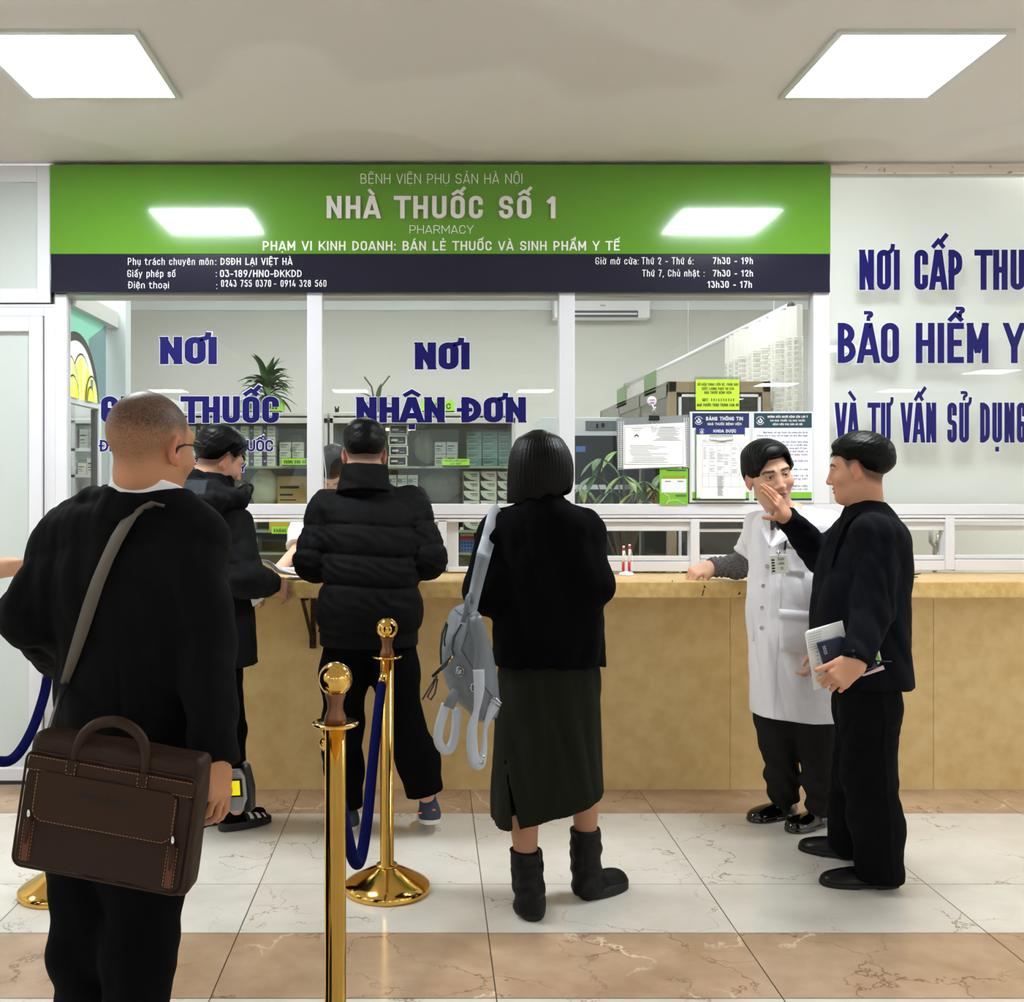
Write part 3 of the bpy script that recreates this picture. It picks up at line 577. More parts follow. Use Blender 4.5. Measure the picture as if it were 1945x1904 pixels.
def surface(f, lo, hi, h, margin=1.6):
    """naive surface nets of f<0 over the box lo..hi with cell h; only blocks near the surface are sampled finely"""
    lo, hi = np.array(lo, float), np.array(hi, float); B = 8
    nb = np.maximum(np.ceil((hi-lo)/(h*B)).astype(int), 1); n = nb*B+1
    ctr = [lo[k]+(np.arange(nb[k])+.5)*h*B for k in range(3)]
    G = np.stack(np.meshgrid(*ctr, indexing='ij'), -1).reshape(-1, 3).astype(F32)
    dc = f(G); keep = np.abs(dc) < h*B*.87*margin+.008
    F = np.full(n, 1.0, F32)
    sg = np.where(dc < 0, -1.0, 1.0).reshape(nb); F[:-1, :-1, :-1] = np.repeat(np.repeat(np.repeat(sg, B, 0), B, 1), B, 2)
    idx = np.argwhere(keep.reshape(nb)); off = np.stack(np.meshgrid(*[np.arange(B+1)]*3, indexing='ij'), -1).reshape(-1, 3)
    for c in range(0, len(idx), 700):
        I = (idx[c:c+700, None, :]*B+off[None]).reshape(-1, 3)
        F[I[:, 0], I[:, 1], I[:, 2]] = f((lo+I*h).astype(F32))
    F[0], F[-1], F[:, 0], F[:, -1], F[:, :, 0], F[:, :, -1] = (1.0,)*6
    S = F < 0; c8 = [(i, j, k) for i in (0, 1) for j in (0, 1) for k in (0, 1)]
    cnt = sum(S[i:n[0]-1+i, j:n[1]-1+j, k:n[2]-1+k].astype(np.int8) for i, j, k in c8)
    C = np.argwhere((cnt > 0) & (cnt < 8)); vid = np.full(n-1, -1, np.int32); vid[C[:, 0], C[:, 1], C[:, 2]] = np.arange(len(C))
    vals = np.stack([F[C[:, 0]+i, C[:, 1]+j, C[:, 2]+k] for i, j, k in c8], 1); cr = np.array(c8, float)
    P = np.zeros((len(C), 3)); W_ = np.zeros(len(C))
    for a in range(8):
        for b in range(a+1, 8):
            if np.abs(cr[a]-cr[b]).sum() != 1: continue
            va, vb = vals[:, a], vals[:, b]; x = (va < 0) != (vb < 0); t = np.where(x, va/np.where(x, va-vb, 1), 0)
            P += np.where(x[:, None], cr[a]+t[:, None]*(cr[b]-cr[a]), 0); W_ += x
    V = lo+(C+P/W_[:, None])*h; Q = []
    for ax in range(3):
        o = [1, 1, 1]; o[ax] = 0; u, v = [k for k in range(3) if k != ax]
        s0 = S[tuple(slice(o[k], n[k]-1) for k in range(3))]; s1 = S[tuple(slice(o[k]+(k == ax), n[k]-1+(k == ax) if k == ax else n[k]-1) for k in range(3))]
        E = np.argwhere(s0 != s1); fl = s0[E[:, 0], E[:, 1], E[:, 2]]; E = E+np.array(o)
        eu = np.eye(3, dtype=int)[u]; ev = np.eye(3, dtype=int)[v]
        g = lambda e: vid[e[:, 0], e[:, 1], e[:, 2]]
        q = np.stack([g(E-eu-ev), g(E-ev), g(E), g(E-eu)], 1)
        if ax == 1: fl = ~fl
        q[~fl] = q[~fl][:, ::-1]; Q.append(q)
    Q = np.concatenate(Q); Q = Q[(Q >= 0).all(1)]
    return V, Q
def mesh_np(name, V, Q):
    me = bpy.data.meshes.new(name); me.vertices.add(len(V)); me.vertices.foreach_set('co', np.asarray(V, F32).ravel())
    me.loops.add(len(Q)*4); me.polygons.add(len(Q)); me.loops.foreach_set('vertex_index', np.asarray(Q, np.int32).ravel())
    me.polygons.foreach_set('loop_start', np.arange(0, len(Q)*4, 4, dtype=np.int32)); me.polygons.foreach_set('loop_total', np.full(len(Q), 4, np.int32))
    me.update(calc_edges=True); return me
def solid(name, f, lo, hi, h, mats, parent=None, colour=None, slots=None):
    """mesh of the field; colour(V)->rgb per vertex into attribute 'col'; slots(centres)->material index"""
    parts = f if isinstance(f, list) else [(f, lo, hi, h)]
    Vs, Qs, b = [], [], 0
    for ff, l, u, hh in parts:
        V, Q = surface(ff, l, u, hh); Vs.append(V); Qs.append(Q+b); b += len(V)
    V, Q = np.concatenate(Vs), np.concatenate(Qs); me = mesh_np(name, V, Q)
    if colour is not None:
        c = np.ones((len(V), 4), F32); c[:, :3] = colour(V); a = me.attributes.new('col', 'FLOAT_COLOR', 'POINT'); a.data.foreach_set('color', c.ravel())
    o = link_mesh(name, me, mats, parent, True)
    if slots is not None: me.polygons.foreach_set('material_index', slots(V[Q].mean(1)).astype(np.int32))
    return o
def rotm(yaw=0, pitch=0, roll=0):
    """columns: right, forward, up of a body that faces +Y, then turned; yaw>0 turns to its own left"""
    M = Matrix.Rotation(math.radians(yaw), 3, 'Z') @ Matrix.Rotation(math.radians(pitch), 3, 'X') @ Matrix.Rotation(math.radians(roll), 3, 'Y')
    return np.array(M, F32)
def rgb(c): return np.array(lin(c), F32)
def mixc(c, col, w): return c*(1-w[:, None])+rgb(col)*w[:, None]
def ss(x, a, b): t = np.clip((x-a)/(b-a), 0, 1); return t*t*(3-2*t)
# ------------------------------------------------------------------ head
def head_field(q, fat=0.0, fem=False):
    """q: head space (x right, y forward, z up), metres; chin -.118, crown .125"""
    d = ell(q, (0, -.014, .040), (.0745, .094, .084))
    d = smin(d, ell(q, (0, .022, -.005), (.064, .070, .092)), .03)
    d = smin(d, ell(q, (0, .022, -.062), (.055+fat*.4, .060, .050+fat*.2)), .03)
    d = smin(d, ell(q, (0, .060, -.096), (.026, .024, .020)), .03)
    x = np.abs(q[:, 0]); s = q.copy(); s[:, 0] = x
    d = smin(d, ell(s, (.043, .056, -.020), (.026, .026, .022)), .025)
    d = smin(d, rc(s, (.012, .081, .030), (.044, .070, .034), .012, .011), .018)
    if fat: d = smin(d, ell(s, (.040, .03, -.055), (.032, .045, .04)), .03)
    d = smax(d, -ell(s, (.031, .104, .012), (.021, .021, .0125)), .014)
    d = smin(d, ell(s, (.031, .0735, .011), (.0165, .0150, .0125)), .006)
    d = smax(d, -ell(s, (.031, .096, .0105), (.0150, .0140, .0038)), .002)
    nose = rc(s, (0, .087, .020), (0, .1035, -.028), .0075, .0112); nose = smin(nose, ell(s, (.0125, .095, -.032), (.0085, .0105, .0075)), .008)
    nose = smin(nose, ell(q, (0, .1015, -.029), (.0115, .0115, .0100)), .006)
    d = smin(d, nose, .010)
    d = smin(d, ell(q, (0, .080, -.056), (.024, .0155, .0075)), .007); d = smin(d, ell(q, (0, .078, -.068), (.020, .0155, .0075)), .006)
    d = smax(d, -ell(q, (0, .098, -.0622), (.023, .012, .0016)), .003)
    R = np.array(Matrix.Rotation(math.radians(18), 3, 'Z') @ Matrix.Rotation(math.radians(-10), 3, 'X'), F32)
    ear = ell(s, (.0795, -.004, .002), (.0105, .019, .032), R); ear = smax(ear, -ell(s, (.089, .0005, .006), (.0075, .0105, .0195), R), .005)
    ear = smin(ear, ell(s, (.081, .003, -.024), (.006, .008, .010)), .008)
    return smin(d, ear, .007)
def skin_colour(V, R, c, base=(206, 158, 128), lip=(176, 104, 92), brow=None, scalp=None, stubble=None, fem=False):
    q = ((np.asarray(V, F32)-V3(c)) @ R); x = np.abs(q[:, 0]); C = np.tile(rgb(base), (len(V), 1)); y, z = q[:, 1], q[:, 2]
    near = (np.abs(q).max(1) < .2)
    red = np.exp(-(((x-.045)/.028)**2+((z+.025)/.025)**2))*ss(y, .03, .06)*.35+ss(x, .074, .084)*ss(np.abs(z-.0), .06, .02)*.55+np.exp(-((x/.016)**2+((z+.03)/.018)**2))*ss(y, .09, .1)*.4
    C = mixc(C, (196, 112, 92), np.clip(red, 0, 1)*near)
    C = mixc(C, lip, (ss(x, .025, .019)*ss(np.abs(z+.0622), .0125, .0085)*ss(y, .07, .078))*near*.85)
    if brow: C = mixc(C, brow, ss(np.abs(z-(.034+.05*(x-.03)*(x < .05)-np.maximum(x-.045, 0)*.5)), .0058, .0036)*ss(np.abs(x-.034), .024, .019)*ss(y, .05, .06)*near*.9)
    C = mixc(C, (70, 44, 36), ss(np.abs(z-.0158), .0022, .0012)*ss(np.abs(x-.031), .018, .013)*ss(y, .065, .075)*near*.8)
    if scalp:    # cropped hair: colour, opacity field
        rs = np.random.RandomState(3); col, w = scalp(q, C); C = C*(1-w[:, None])+col*w[:, None]
    if stubble: C = mixc(C, stubble, ss(z, -.03, -.05)*ss(y, -.01, .03)*ss(z, -.125, -.11)*near*.22)
    return C
# ------------------------------------------------------------------ hand
def hand_field(q, side, curl, spread=0.0, thumb=((.55, .55, -.25), 25), s=1.0):
    """q: hand space: wrist at 0, +y to the fingers, +z back of the hand, thumb towards +x*side. curl: 4 x (mcp,pip,dip) degrees, index first"""
    q = q/s; q = q.copy(); q[:, 0] *= side
    d = rbox(q, (-.001, .048, 0), (.037, .046, .0125), .012); d = smin(d, rc(q, (0, -.045, 0), (0, .012, 0), .026, .027, ((0, 0, 1), .75)), .022)
    d = smin(d, rc(q, (.026, .014, -.006), (.036, .040, -.008), .015, .0135), .012)
    base = [(.029, .088), (.0095, .0935), (-.0105, .090), (-.0285, .081)]; L = [(.042, .026, .021), (.046, .029, .022), (.043, .027, .021), (.033, .020, .019)]
    for k in range(4):
        p = np.array((base[k][0], base[k][1]-.008, 0)); a0 = 0; sp = math.radians(spread*(1.5-k)); r = (.0088, .0092, .0088, .0078)[k]
        for j in range(3):
            a0 += math.radians(curl[k][j]); dr = np.array((math.sin(sp), math.cos(a0)*math.cos(sp), -math.sin(a0))); n = p+dr*(L[k][j]+(.006 if j == 0 else 0))
            e = rc(q, p, n, r, r*.9); d = smin(d, e, .009 if j == 0 else .0035); p = n; r *= .9
    t = V3(thumb[0]); t = t/np.linalg.norm(t); p = np.array((.024, .022, -.006)); n = p+t*.042; d = smin(d, rc(q, p, n, .0135, .0108), .010)
    b = math.radians(thumb[1]); ax = np.cross(t, (0, 0, 1)); t2 = t*math.cos(b)+np.array((-.2, .9, -.1))/np.linalg.norm((-.2, .9, -.1))*math.sin(b); t2 /= np.linalg.norm(t2)
    m = n+t2*.031; d = smin(d, rc(q, n, m, .0106, .0096), .005); d = smin(d, rc(q, m, m+t2*.022, .0096, .0082), .004)
    return d*s
RELAX = [(18, 28, 18), (24, 34, 20), (28, 38, 22), (32, 40, 24)]
GRIP = [(55, 65, 30), (60, 65, 30), (62, 66, 30), (64, 66, 30)]
def frame_from(y, z):
    """orthonormal columns (x,y,z) with given finger direction y and approximate back-of-hand direction z"""
    y = np.array(y, float); y /= np.linalg.norm(y); z = np.array(z, float); z = z-y*(z @ y); z /= np.linalg.norm(z)
    return np.stack([np.cross(y, z), y, z], 1).astype(F32)
def tol(p, R, c): return (p-V3(c)) @ R
def bounds(pts, m):
    P = np.array([tuple(p) for p in pts], float); return P.min(0)-m, P.max(0)+m
def body(parent, head, neck_base, hands=(), core=None, skin=(206, 158, 128), m_skin=None, fat=0, headh=.0026, colour={}, neck_r=(.056, .062), hs=1.0, extra=None):
    """skin: head with neck and ears, hands with forearms, trunk and limbs hidden by the clothes, as one mesh.
    head: (centre, R); hands: list of (wrist, R, side, curl, spread, thumb, elbow, size)"""
    c, R = head; c = V3(c); parts = []
    nb = V3(neck_base); nt = c+R @ V3(0, -.022, -.055)*hs
    def fh(p):
        d = head_field(tol(p, R, c)/hs, fat)*hs
        return smin(d, rc(p, nt, nb, neck_r[0], neck_r[1]), .03)
    lo, hi = bounds([c, nb], .13); parts.append((fh, lo, hi, headh))
    for w, Rh, side, curl, spread, thumb, elbow, s in hands:
        w = V3(w); e = V3(elbow); mid = w+(e-w)*min(1, .16/np.linalg.norm(e-w))
        def fa(p, w=w, Rh=Rh, side=side, curl=curl, spread=spread, thumb=thumb, mid=mid, s=s):
            d = hand_field(tol(p, Rh, w), side, curl, spread, thumb, s)
            return smin(d, rc(p, w, mid, .0265*s, .036*s), .02)
        tip = w+Rh[:, 1]*.2; lo, hi = bounds([w, mid, w+Rh[:, 1]*.13*s], .075); parts.append((fa, lo, hi, .0024))
    if core is not None: parts.append(core)
    kw = dict(colour); base = kw.pop('base', skin)
    def cf(V): return skin_colour(V, R/1.0, c, base, **kw) if hs == 1 else skin_colour(c+(np.asarray(V, F32)-c)/hs, R, c, base, **kw)
    return solid('body', parts, None, None, None, m_skin, parent, cf)
def core_field(shoulders, hips, arms, legs, chest_r=(.15, .10)):
    """plain trunk and limbs under the clothes: shoulders/hips: pairs of joints; arms: (shoulder, elbow, wrist) pairs; legs: (hip, knee, ankle)"""
    s0, s1 = map(V3, shoulders); h0, h1 = map(V3, hips); sm, hm = (s0+s1)/2, (h0+h1)/2; side = (s1-s0)/np.linalg.norm(s1-s0)
    up = (sm-hm)/np.linalg.norm(sm-hm); fw = np.cross(up, side)
    def f(p):
        d = rc(p, hm, sm-up*.06, .115, .125, (fw, .75)); d = smin(d, rc(p, s0*.8+sm*.2-up*.02, s1*.8+sm*.2-up*.02, .05, .05), .06); d = smin(d, rc(p, sm-up*.05, sm+up*.06, .06, .05), .05)
        for a, b, c in arms: d = smin(d, chain(p, [V3(a), V3(b), V3(c)], [.045, .036, .026], .02), .03)
        for a, b, c in legs: d = smin(d, chain(p, [V3(a), V3(b), V3(c)], [.075, .05, .036], .03), .04)
        return d
    pts = [*shoulders, *hips]+[q for a in arms for q in a]+[q for a in legs for q in a]
    lo, hi = bounds(pts, .14); return (f, lo, hi, .014)
def eyes(parent, head, look=(0, 1, 0), hs=1.0, iris=(46, 28, 20)):
    c, R = head; c = V3(c); m = [mat('eye_white', (226, 220, 214), .2), mat('eye_iris', iris, .15)]; lk = V3(look)/np.linalg.norm(look)
    for sx in (-1, 1):
        e = c+R @ (V3(sx*.031, .0735, .0105)*hs); b = MB(); n = 20; h = 14; r = .0132*hs; up = V3(0, 0, 1); a = np.cross(lk, up); a /= np.linalg.norm(a); bb = np.cross(a, lk); vs = []; fs = []; mi = []
        for i in range(h+1):
            ph = math.pi*i/h
            for k in range(n):
                t = 2*math.pi*k/n; v = lk*math.cos(ph)+(a*math.cos(t)+bb*math.sin(t))*math.sin(ph); vs.append(e+(R @ v)*r)
        for i in range(h):
            for k in range(n): b.f.append((i*n+k, (i+1)*n+k, (i+1)*n+(k+1) % n, i*n+(k+1) % n)); b.m.append(1 if i < 3 else 0)
        b.v = [tuple(v) for v in vs]; b.build('eye', m, parent, True)
# ------------------------------------------------------------------ hair strands over a head
def strands(parent, name, pts_dirs, m, seg=5, w=.0016, seed=1):
    """thin tapering locks: list of (root, [points]) -> one mesh"""
    b = MB()
    for P in pts_dirs: b.tube(P, [w*(1-i/len(P))*1.0+.0002 for i in range(len(P))], 3, cap=False)
    return b.build(name, m, parent, True)
# ------------------------------------------------------------------ shoes
def shoe(parent, toe, heel, m_up, m_sole, ank, width=.095, h=.075, name='shoe', sole=.022, toe_h=.04, pitch_sole=True, round_toe=True, hh=.004):
    """closed shoe from heel to toe on the ground points given (3-D, under the sole); ank: ankle point the shaft leads to"""
    toe, heel = V3(toe), V3(heel); fw = toe-heel; Ln = np.linalg.norm(fw); fw /= Ln; up = V3(0, 0, 1)-fw*fw[2]; up /= np.linalg.norm(up); rt = np.cross(fw, up); R = np.stack([rt, fw, up], 1)
    o = heel; a = tol(V3(ank)[None], R, o)[0]; w = width/2
    def upper(p):
        q = tol(p, R, o)
        d = ell(q, (0, Ln*.18, h*.42), (w*.80, Ln*.20, h*.62)); d = smin(d, ell(q, (0, Ln*.45, h*.30), (w*.86, Ln*.34, h*.52)), .03); d = smin(d, ell(q, (0, Ln*.72, toe_h*.42), (w*.98, Ln*.27, toe_h*.72)), .025)
        d = smin(d, rc(q, (0, Ln*.2, h*.5), (a[0], a[1], max(a[2], h*.9)), w*.75, w*.72), .03)
        return smax(d, sole*.55-q[:, 2], .004)
    def sl(p):
        q = tol(p, R, o); t = np.clip(q[:, 1]/Ln, 0, 1)
        hw = w*(.80+.28*np.sin(np.clip((t-.1)/.9, 0, 1)*math.pi)**1.0*.9)
        dd = np.maximum(np.abs(q[:, 0])-hw*np.sqrt(np.clip(1-((t-.5)/.5)**6, 0.0, 1)), np.maximum(-q[:, 1], q[:, 1]-Ln)); z = q[:, 2]-sole/2
        dz = np.abs(z)-sole/2
        if pitch_sole: dz = np.maximum(dz, -(q[:, 2]-.006*((t > .32) & (t < .55))))
        return smax(dd, dz, .006)
    pts = [toe, heel, V3(ank)]; lo, hi = bounds(pts, .08)
    s = solid(name, upper, lo, hi, hh, m_up, parent); solid('sole', sl, lo, hi, hh, m_sole, s); return s
# ================================================================== PEOPLE
A = lambda x, y, D: np.array(at(x, y, D), F32)
m_skin = mat('skin', (206, 158, 128), .5, attr='col', spec=.35)
m_skin.node_tree.nodes['Principled BSDF'].inputs['Subsurface Weight'].default_value = .08
m_skin.node_tree.nodes['Principled BSDF'].inputs['Subsurface Radius'].default_value = (.012, .005, .003)
m_hair = mat('black_hair', (4, 4, 4), .42, spec=.16, bump=(260, .2, .002))
m_blazer = mat('black_blazer_cloth', (8, 8, 9), .9, spec=.15, bump=(900, .12, .001))
m_blkpants = mat('black_trouser_cloth', (5, 5, 6), .95, spec=.1)
m_shell = mat('black_jacket_shell', (6, 7, 9), .8, spec=.2)
m_slate = mat('slate_hood_lining', (26, 32, 42), .8)
m_puffer = mat('black_puffer_nylon', (5, 5, 7), .75, spec=.15, bump=(40, .15, .006))
m_wool = mat('black_wool', (3, 3, 5), .95, spec=.1)
m_skirt = mat('dark_olive_skirt', (24, 25, 18), .9, spec=.15)
m_boot = mat('black_boot_leather', (10, 10, 11), .55, spec=.25, bump=(60, .2, .004))
m_boot_sole = mat('black_rubber', (14, 14, 15), .7)
m_coat = mat('white_cotton_coat', (236, 234, 240), .75, bump=(14, .35, .02, 2))
m_grey_pants = mat('charcoal_trousers', (30, 29, 28), .9, spec=.15)
m_suit = mat('navy_suit_cloth', (7, 9, 17), .9, spec=.15)
m_suit_pants = mat('black_suit_trousers', (6, 6, 8), .9, spec=.12)
m_patent = mat('patent_leather', (10, 10, 11), .12, coat=.8)
m_leather_shoe = mat('black_shoe_leather', (9, 9, 10), .32, spec=.3)
m_shirt = mat('white_shirt', (236, 236, 242), .7)
def solid_from(pts, margin): return bounds(pts, margin)
def part(name, f, pts, margin, h, m, parent, **k):
    lo, hi = bounds(pts, margin+.05); lo[1] -= .1; hi[1] += .08; return solid(name, f, lo, hi, h, m, parent, **k)
def legs_field(L, k=.05, hem=None, fold=.006, seed=0, flat=None):
    """L: list of legs: list of (point, radius)"""
    def f(p):
        d = None
        for leg in L:
            e = chain(p, [q for q, _ in leg], [r for _, r in leg], .05, flat); d = e if d is None else smin(d, e, k)
        d = d+fold_noise(p*V3(1, 1, .8), fold, 16, seed)*.5
        if hem is not None: d = smax(d, hem-p[:, 2], .008)
        return d
    return f
def collar_ring(p, c, R, r, th, z0, z1, flare=0.0, sq=1.0):
    q = tol(p, R, c); rr = np.sqrt(q[:, 0]**2+(q[:, 1]/sq)**2); zz = q[:, 2]
    d = np.abs(rr-r-flare*(zz-z0))-th
    return smax(d, np.maximum(z0-zz, zz-z1), .004)
def hair_cap(q, t, ys, zs, fade=.03, ridge=.0006, freq=90, seed=0, top=0.0):
    """cropped hair: an offset of the skull that sinks under the skin at the hairline (given as height over y)"""
    d = ell(q, (0, -.014, .040), (.0745, .094, .084)); d = smin(d, ell(q, (0, .022, -.005), (.064, .070, .092)), .03)
    zc = np.interp(q[:, 1], ys, zs).astype(F32)
    tt = t*ss(q[:, 2]-zc, -.004, fade)+top*ss(q[:, 2], .05, .11)-.0045*ss(zc-q[:, 2], -.012, .004)
    rs = np.random.RandomState(seed); u = np.arctan2(q[:, 0], q[:, 1]+.03+.4*q[:, 2])
    d = d-tt+ridge*np.sin(u*freq+3*np.sin(q[:, 2]*60)+2*np.sin(q[:, 1]*70))
    return smax(d, zc-.012-q[:, 2], .004)
HL_Y = [-.12, -.07, -.03, -.005, .012, .03, .05, .068, .12]
HL_M = [-.050, -.050, -.026, .030, .030, .012, .055, .076, .080]
def person(label, x, y): return empty('person', (x, y, 0), label, 'person')
def hands_px(w, tip, D0, D1, back, side, curl, elbow, spread=4, thumb=((.75, .6, -.25), 30), s=1.0):
    w = A(*w, D0); t = A(*tip, D1); return (w, frame_from(t-w, back), side, curl, spread, thumb, elbow, s)
# ---------------------------------------------------------------- 1  man with the briefcase
def man_briefcase():
    D = 2.35; P = lambda x, y, d=D: A(x, y, d)
    r = person('heavyset person with cropped greying hair, glasses and black blazer, brown briefcase at hip', P(250, 900)[0], D)
    hs = 1.06; c = P(285, 745+125*hs*.827, D); R = rotm(-32, -4, 3); head = (c, R)
    nb = P(274, 975, 2.37)
    rs = np.random.RandomState(12)
    def scalp(q, C):
        y, z, x = q[:, 1], q[:, 2], np.abs(q[:, 0]); zc = np.interp(y, HL_Y, [-.06, -.056, -.03, .02, .02, .0, .05, .07, .08])
        sp = ss(z-zc, -.008, .05)*(.50+.46*ss(z, .015, .07)); w = np.clip(sp*(.92+.16*rs.normal(size=len(z))), 0, .93); g = ss(z, .05, .1)*rs.uniform(0, 1, len(z))
        col = rgb((44, 37, 33))*(1-.4*g[:, None])+rgb((112, 106, 102))*.4*g[:, None]; return col, w
    sh0, sh1 = P(135, 1025, 2.42), P(362, 1035, 2.32)
    elb = P(52, 1178, 2.33); wl = P(122, 1262, 2.55); er = P(394, 1245, 2.32); wr = P(409, 1440, 2.22)
    hip0, hip1 = P(185, 1420, 2.42), P(300, 1420, 2.36)
    k0, k1 = P(162, 1800, 2.40), P(266, 1800, 2.33); a0, a1 = np.array((P(152, 900)[0], 2.42, .09), F32), np.array((P(252, 900)[0], 2.33, .09), F32)
    hr = (wr, frame_from(P(418, 1535, 2.2)-wr, (.8, -.6, 0)), -1, [(22, 30, 15), (28, 34, 18), (32, 36, 20), (40, 42, 22)], 3, ((.6, .7, -.35), 20), er, .92)
    hl = (wl, frame_from((.5, .5, -.4), (-.5, .3, .6)), 1, RELAX, 3, ((.7, .6, -.25), 30), elb, .98)
    body(r, head, nb, [hr, hl], core_field((sh0, sh1), (hip0, hip1), [(sh0, elb, wl), (sh1, er, wr)], [(hip0, k0, a0), (hip1, k1, a1)]), m_skin=m_skin, fat=0, neck_r=(.060, .062), hs=hs, colour=dict(base=(190, 134, 98), scalp=scalp, brow=(50, 40, 36)))
    # shirt collar and blazer
    cc = P(276, 930, 2.36); Rc = rotm(-25, -14, 13)
    part('shirt', lambda p: collar_ring(p, cc, Rc, .0760, .0050, -.05, .032, -.02), [cc], .16, .0035, m_shirt, r)
    secs = [(.66, P(250, 0)[0], 2.40, .176, .135, 2.4), (.85, P(250, 0)[0], 2.40, .176, .138, 2.4), (1.04, P(250, 0)[0], 2.40, .180, .145, 2.4), (1.2, P(250, 0)[0], 2.39, .186, .142, 2.3), (1.30, P(254, 0)[0], 2.38, .176, .118, 2.2), (1.36, P(262, 0)[0], 2.375, .135, .09, 2), (1.395, P(268, 0)[0], 2.37, .082, .072, 2)]
    def blazer(p):
        d = loft(p, secs); d = smin(d, rc(p, sh0+V3(.0, 0, -.005), sh1, .060, .060), .07); d = smin(d, rc(p, P(180, 985, 2.40), P(345, 985, 2.35), .05, .045), .09)
        a = chain(p, [sh0, elb, wl], [.069, .058, .046], .02); a = a+fold_noise(p, .005, 22, 3)*.6; b = chain(p, [sh1, er, wr], [.073, .058, .043], .03); b = b+fold_noise(p, .0035, 18, 5)*.6
        b = smax(b, (p-wr) @ V3((wr-er)/np.linalg.norm(wr-er))-.012, .006); a = smax(a, (p-wl) @ V3((wl-elb)/np.linalg.norm(wl-elb))-.012, .006)
        d = smin(smin(d, a, .035), b, .03)
        d = smin(d, collar_ring(p, cc+V3(-.002, -.004, -.03), Rc, .0860, .0070, -.05, .000, -.10), .010)
        u = p[:, 0]-P(253, 0)[0]; ce = .003*np.exp(-((u)/.006)**2)*ss(p[:, 2], 1.32, 1.2)    # centre-back seam
        return d+fold_noise(p*V3(1, 1, .45), .0065, 13, 9)+ce
    FIELDS['blazer'] = blazer
    part('blazer', blazer, [sh0, sh1, elb, wl, er, wr, P(250, 1580), P(276, 900), P(80, 1000, 2.5)], .12, .006, m_blazer, r)
    pants = legs_field([[(hip0, .10), (P(168, 1660, 2.4), .080), (k0, .074), (a0, .072)], [(hip1, .10), (P(278, 1660, 2.36), .084), (k1, .074), (a1, .072)]], .05, .035, .006, 2)
    part('trousers', pants, [hip0, hip1, k0, k1, a0, a1], .13, .007, m_blkpants, r)
    for a, dx in ((a0, -.03), (a1, .05)): shoe(r, (a[0]+dx, a[1]+.19, 0), (a[0], a[1]-.075, 0), m_leather_shoe, m_boot_sole, a, hh=.006)
    # glasses
    g = MB(); Lc = lambda x, y, z: Vector(c+R @ (V3(x, y, z)*hs)); m_gl = mat('black_glasses', (14, 14, 15), .3)
    for sx in (-1, 1):
        g.tube([Lc(sx*.086, -.016, -.016), Lc(sx*.088, -.002, .008), Lc(sx*.086, .02, .0165), Lc(sx*.080, .086, .018)], [.0036, .0034, .0028, .0024], 8)
        g.tube([Lc(sx*(.040+.027*math.cos(t)), .094-.004*abs(math.cos(t)), .010+.019*math.sin(t)) for t in np.linspace(0, 6.283, 22)[:-1]], .0016, 6, closed=True)
    g.tube([Lc(-.013, .097, .016), Lc(0, .099, .019), Lc(.013, .097, .016)], .0014, 6)
    g.build('glasses', m_gl, r, True)
    return r
man_briefcase()
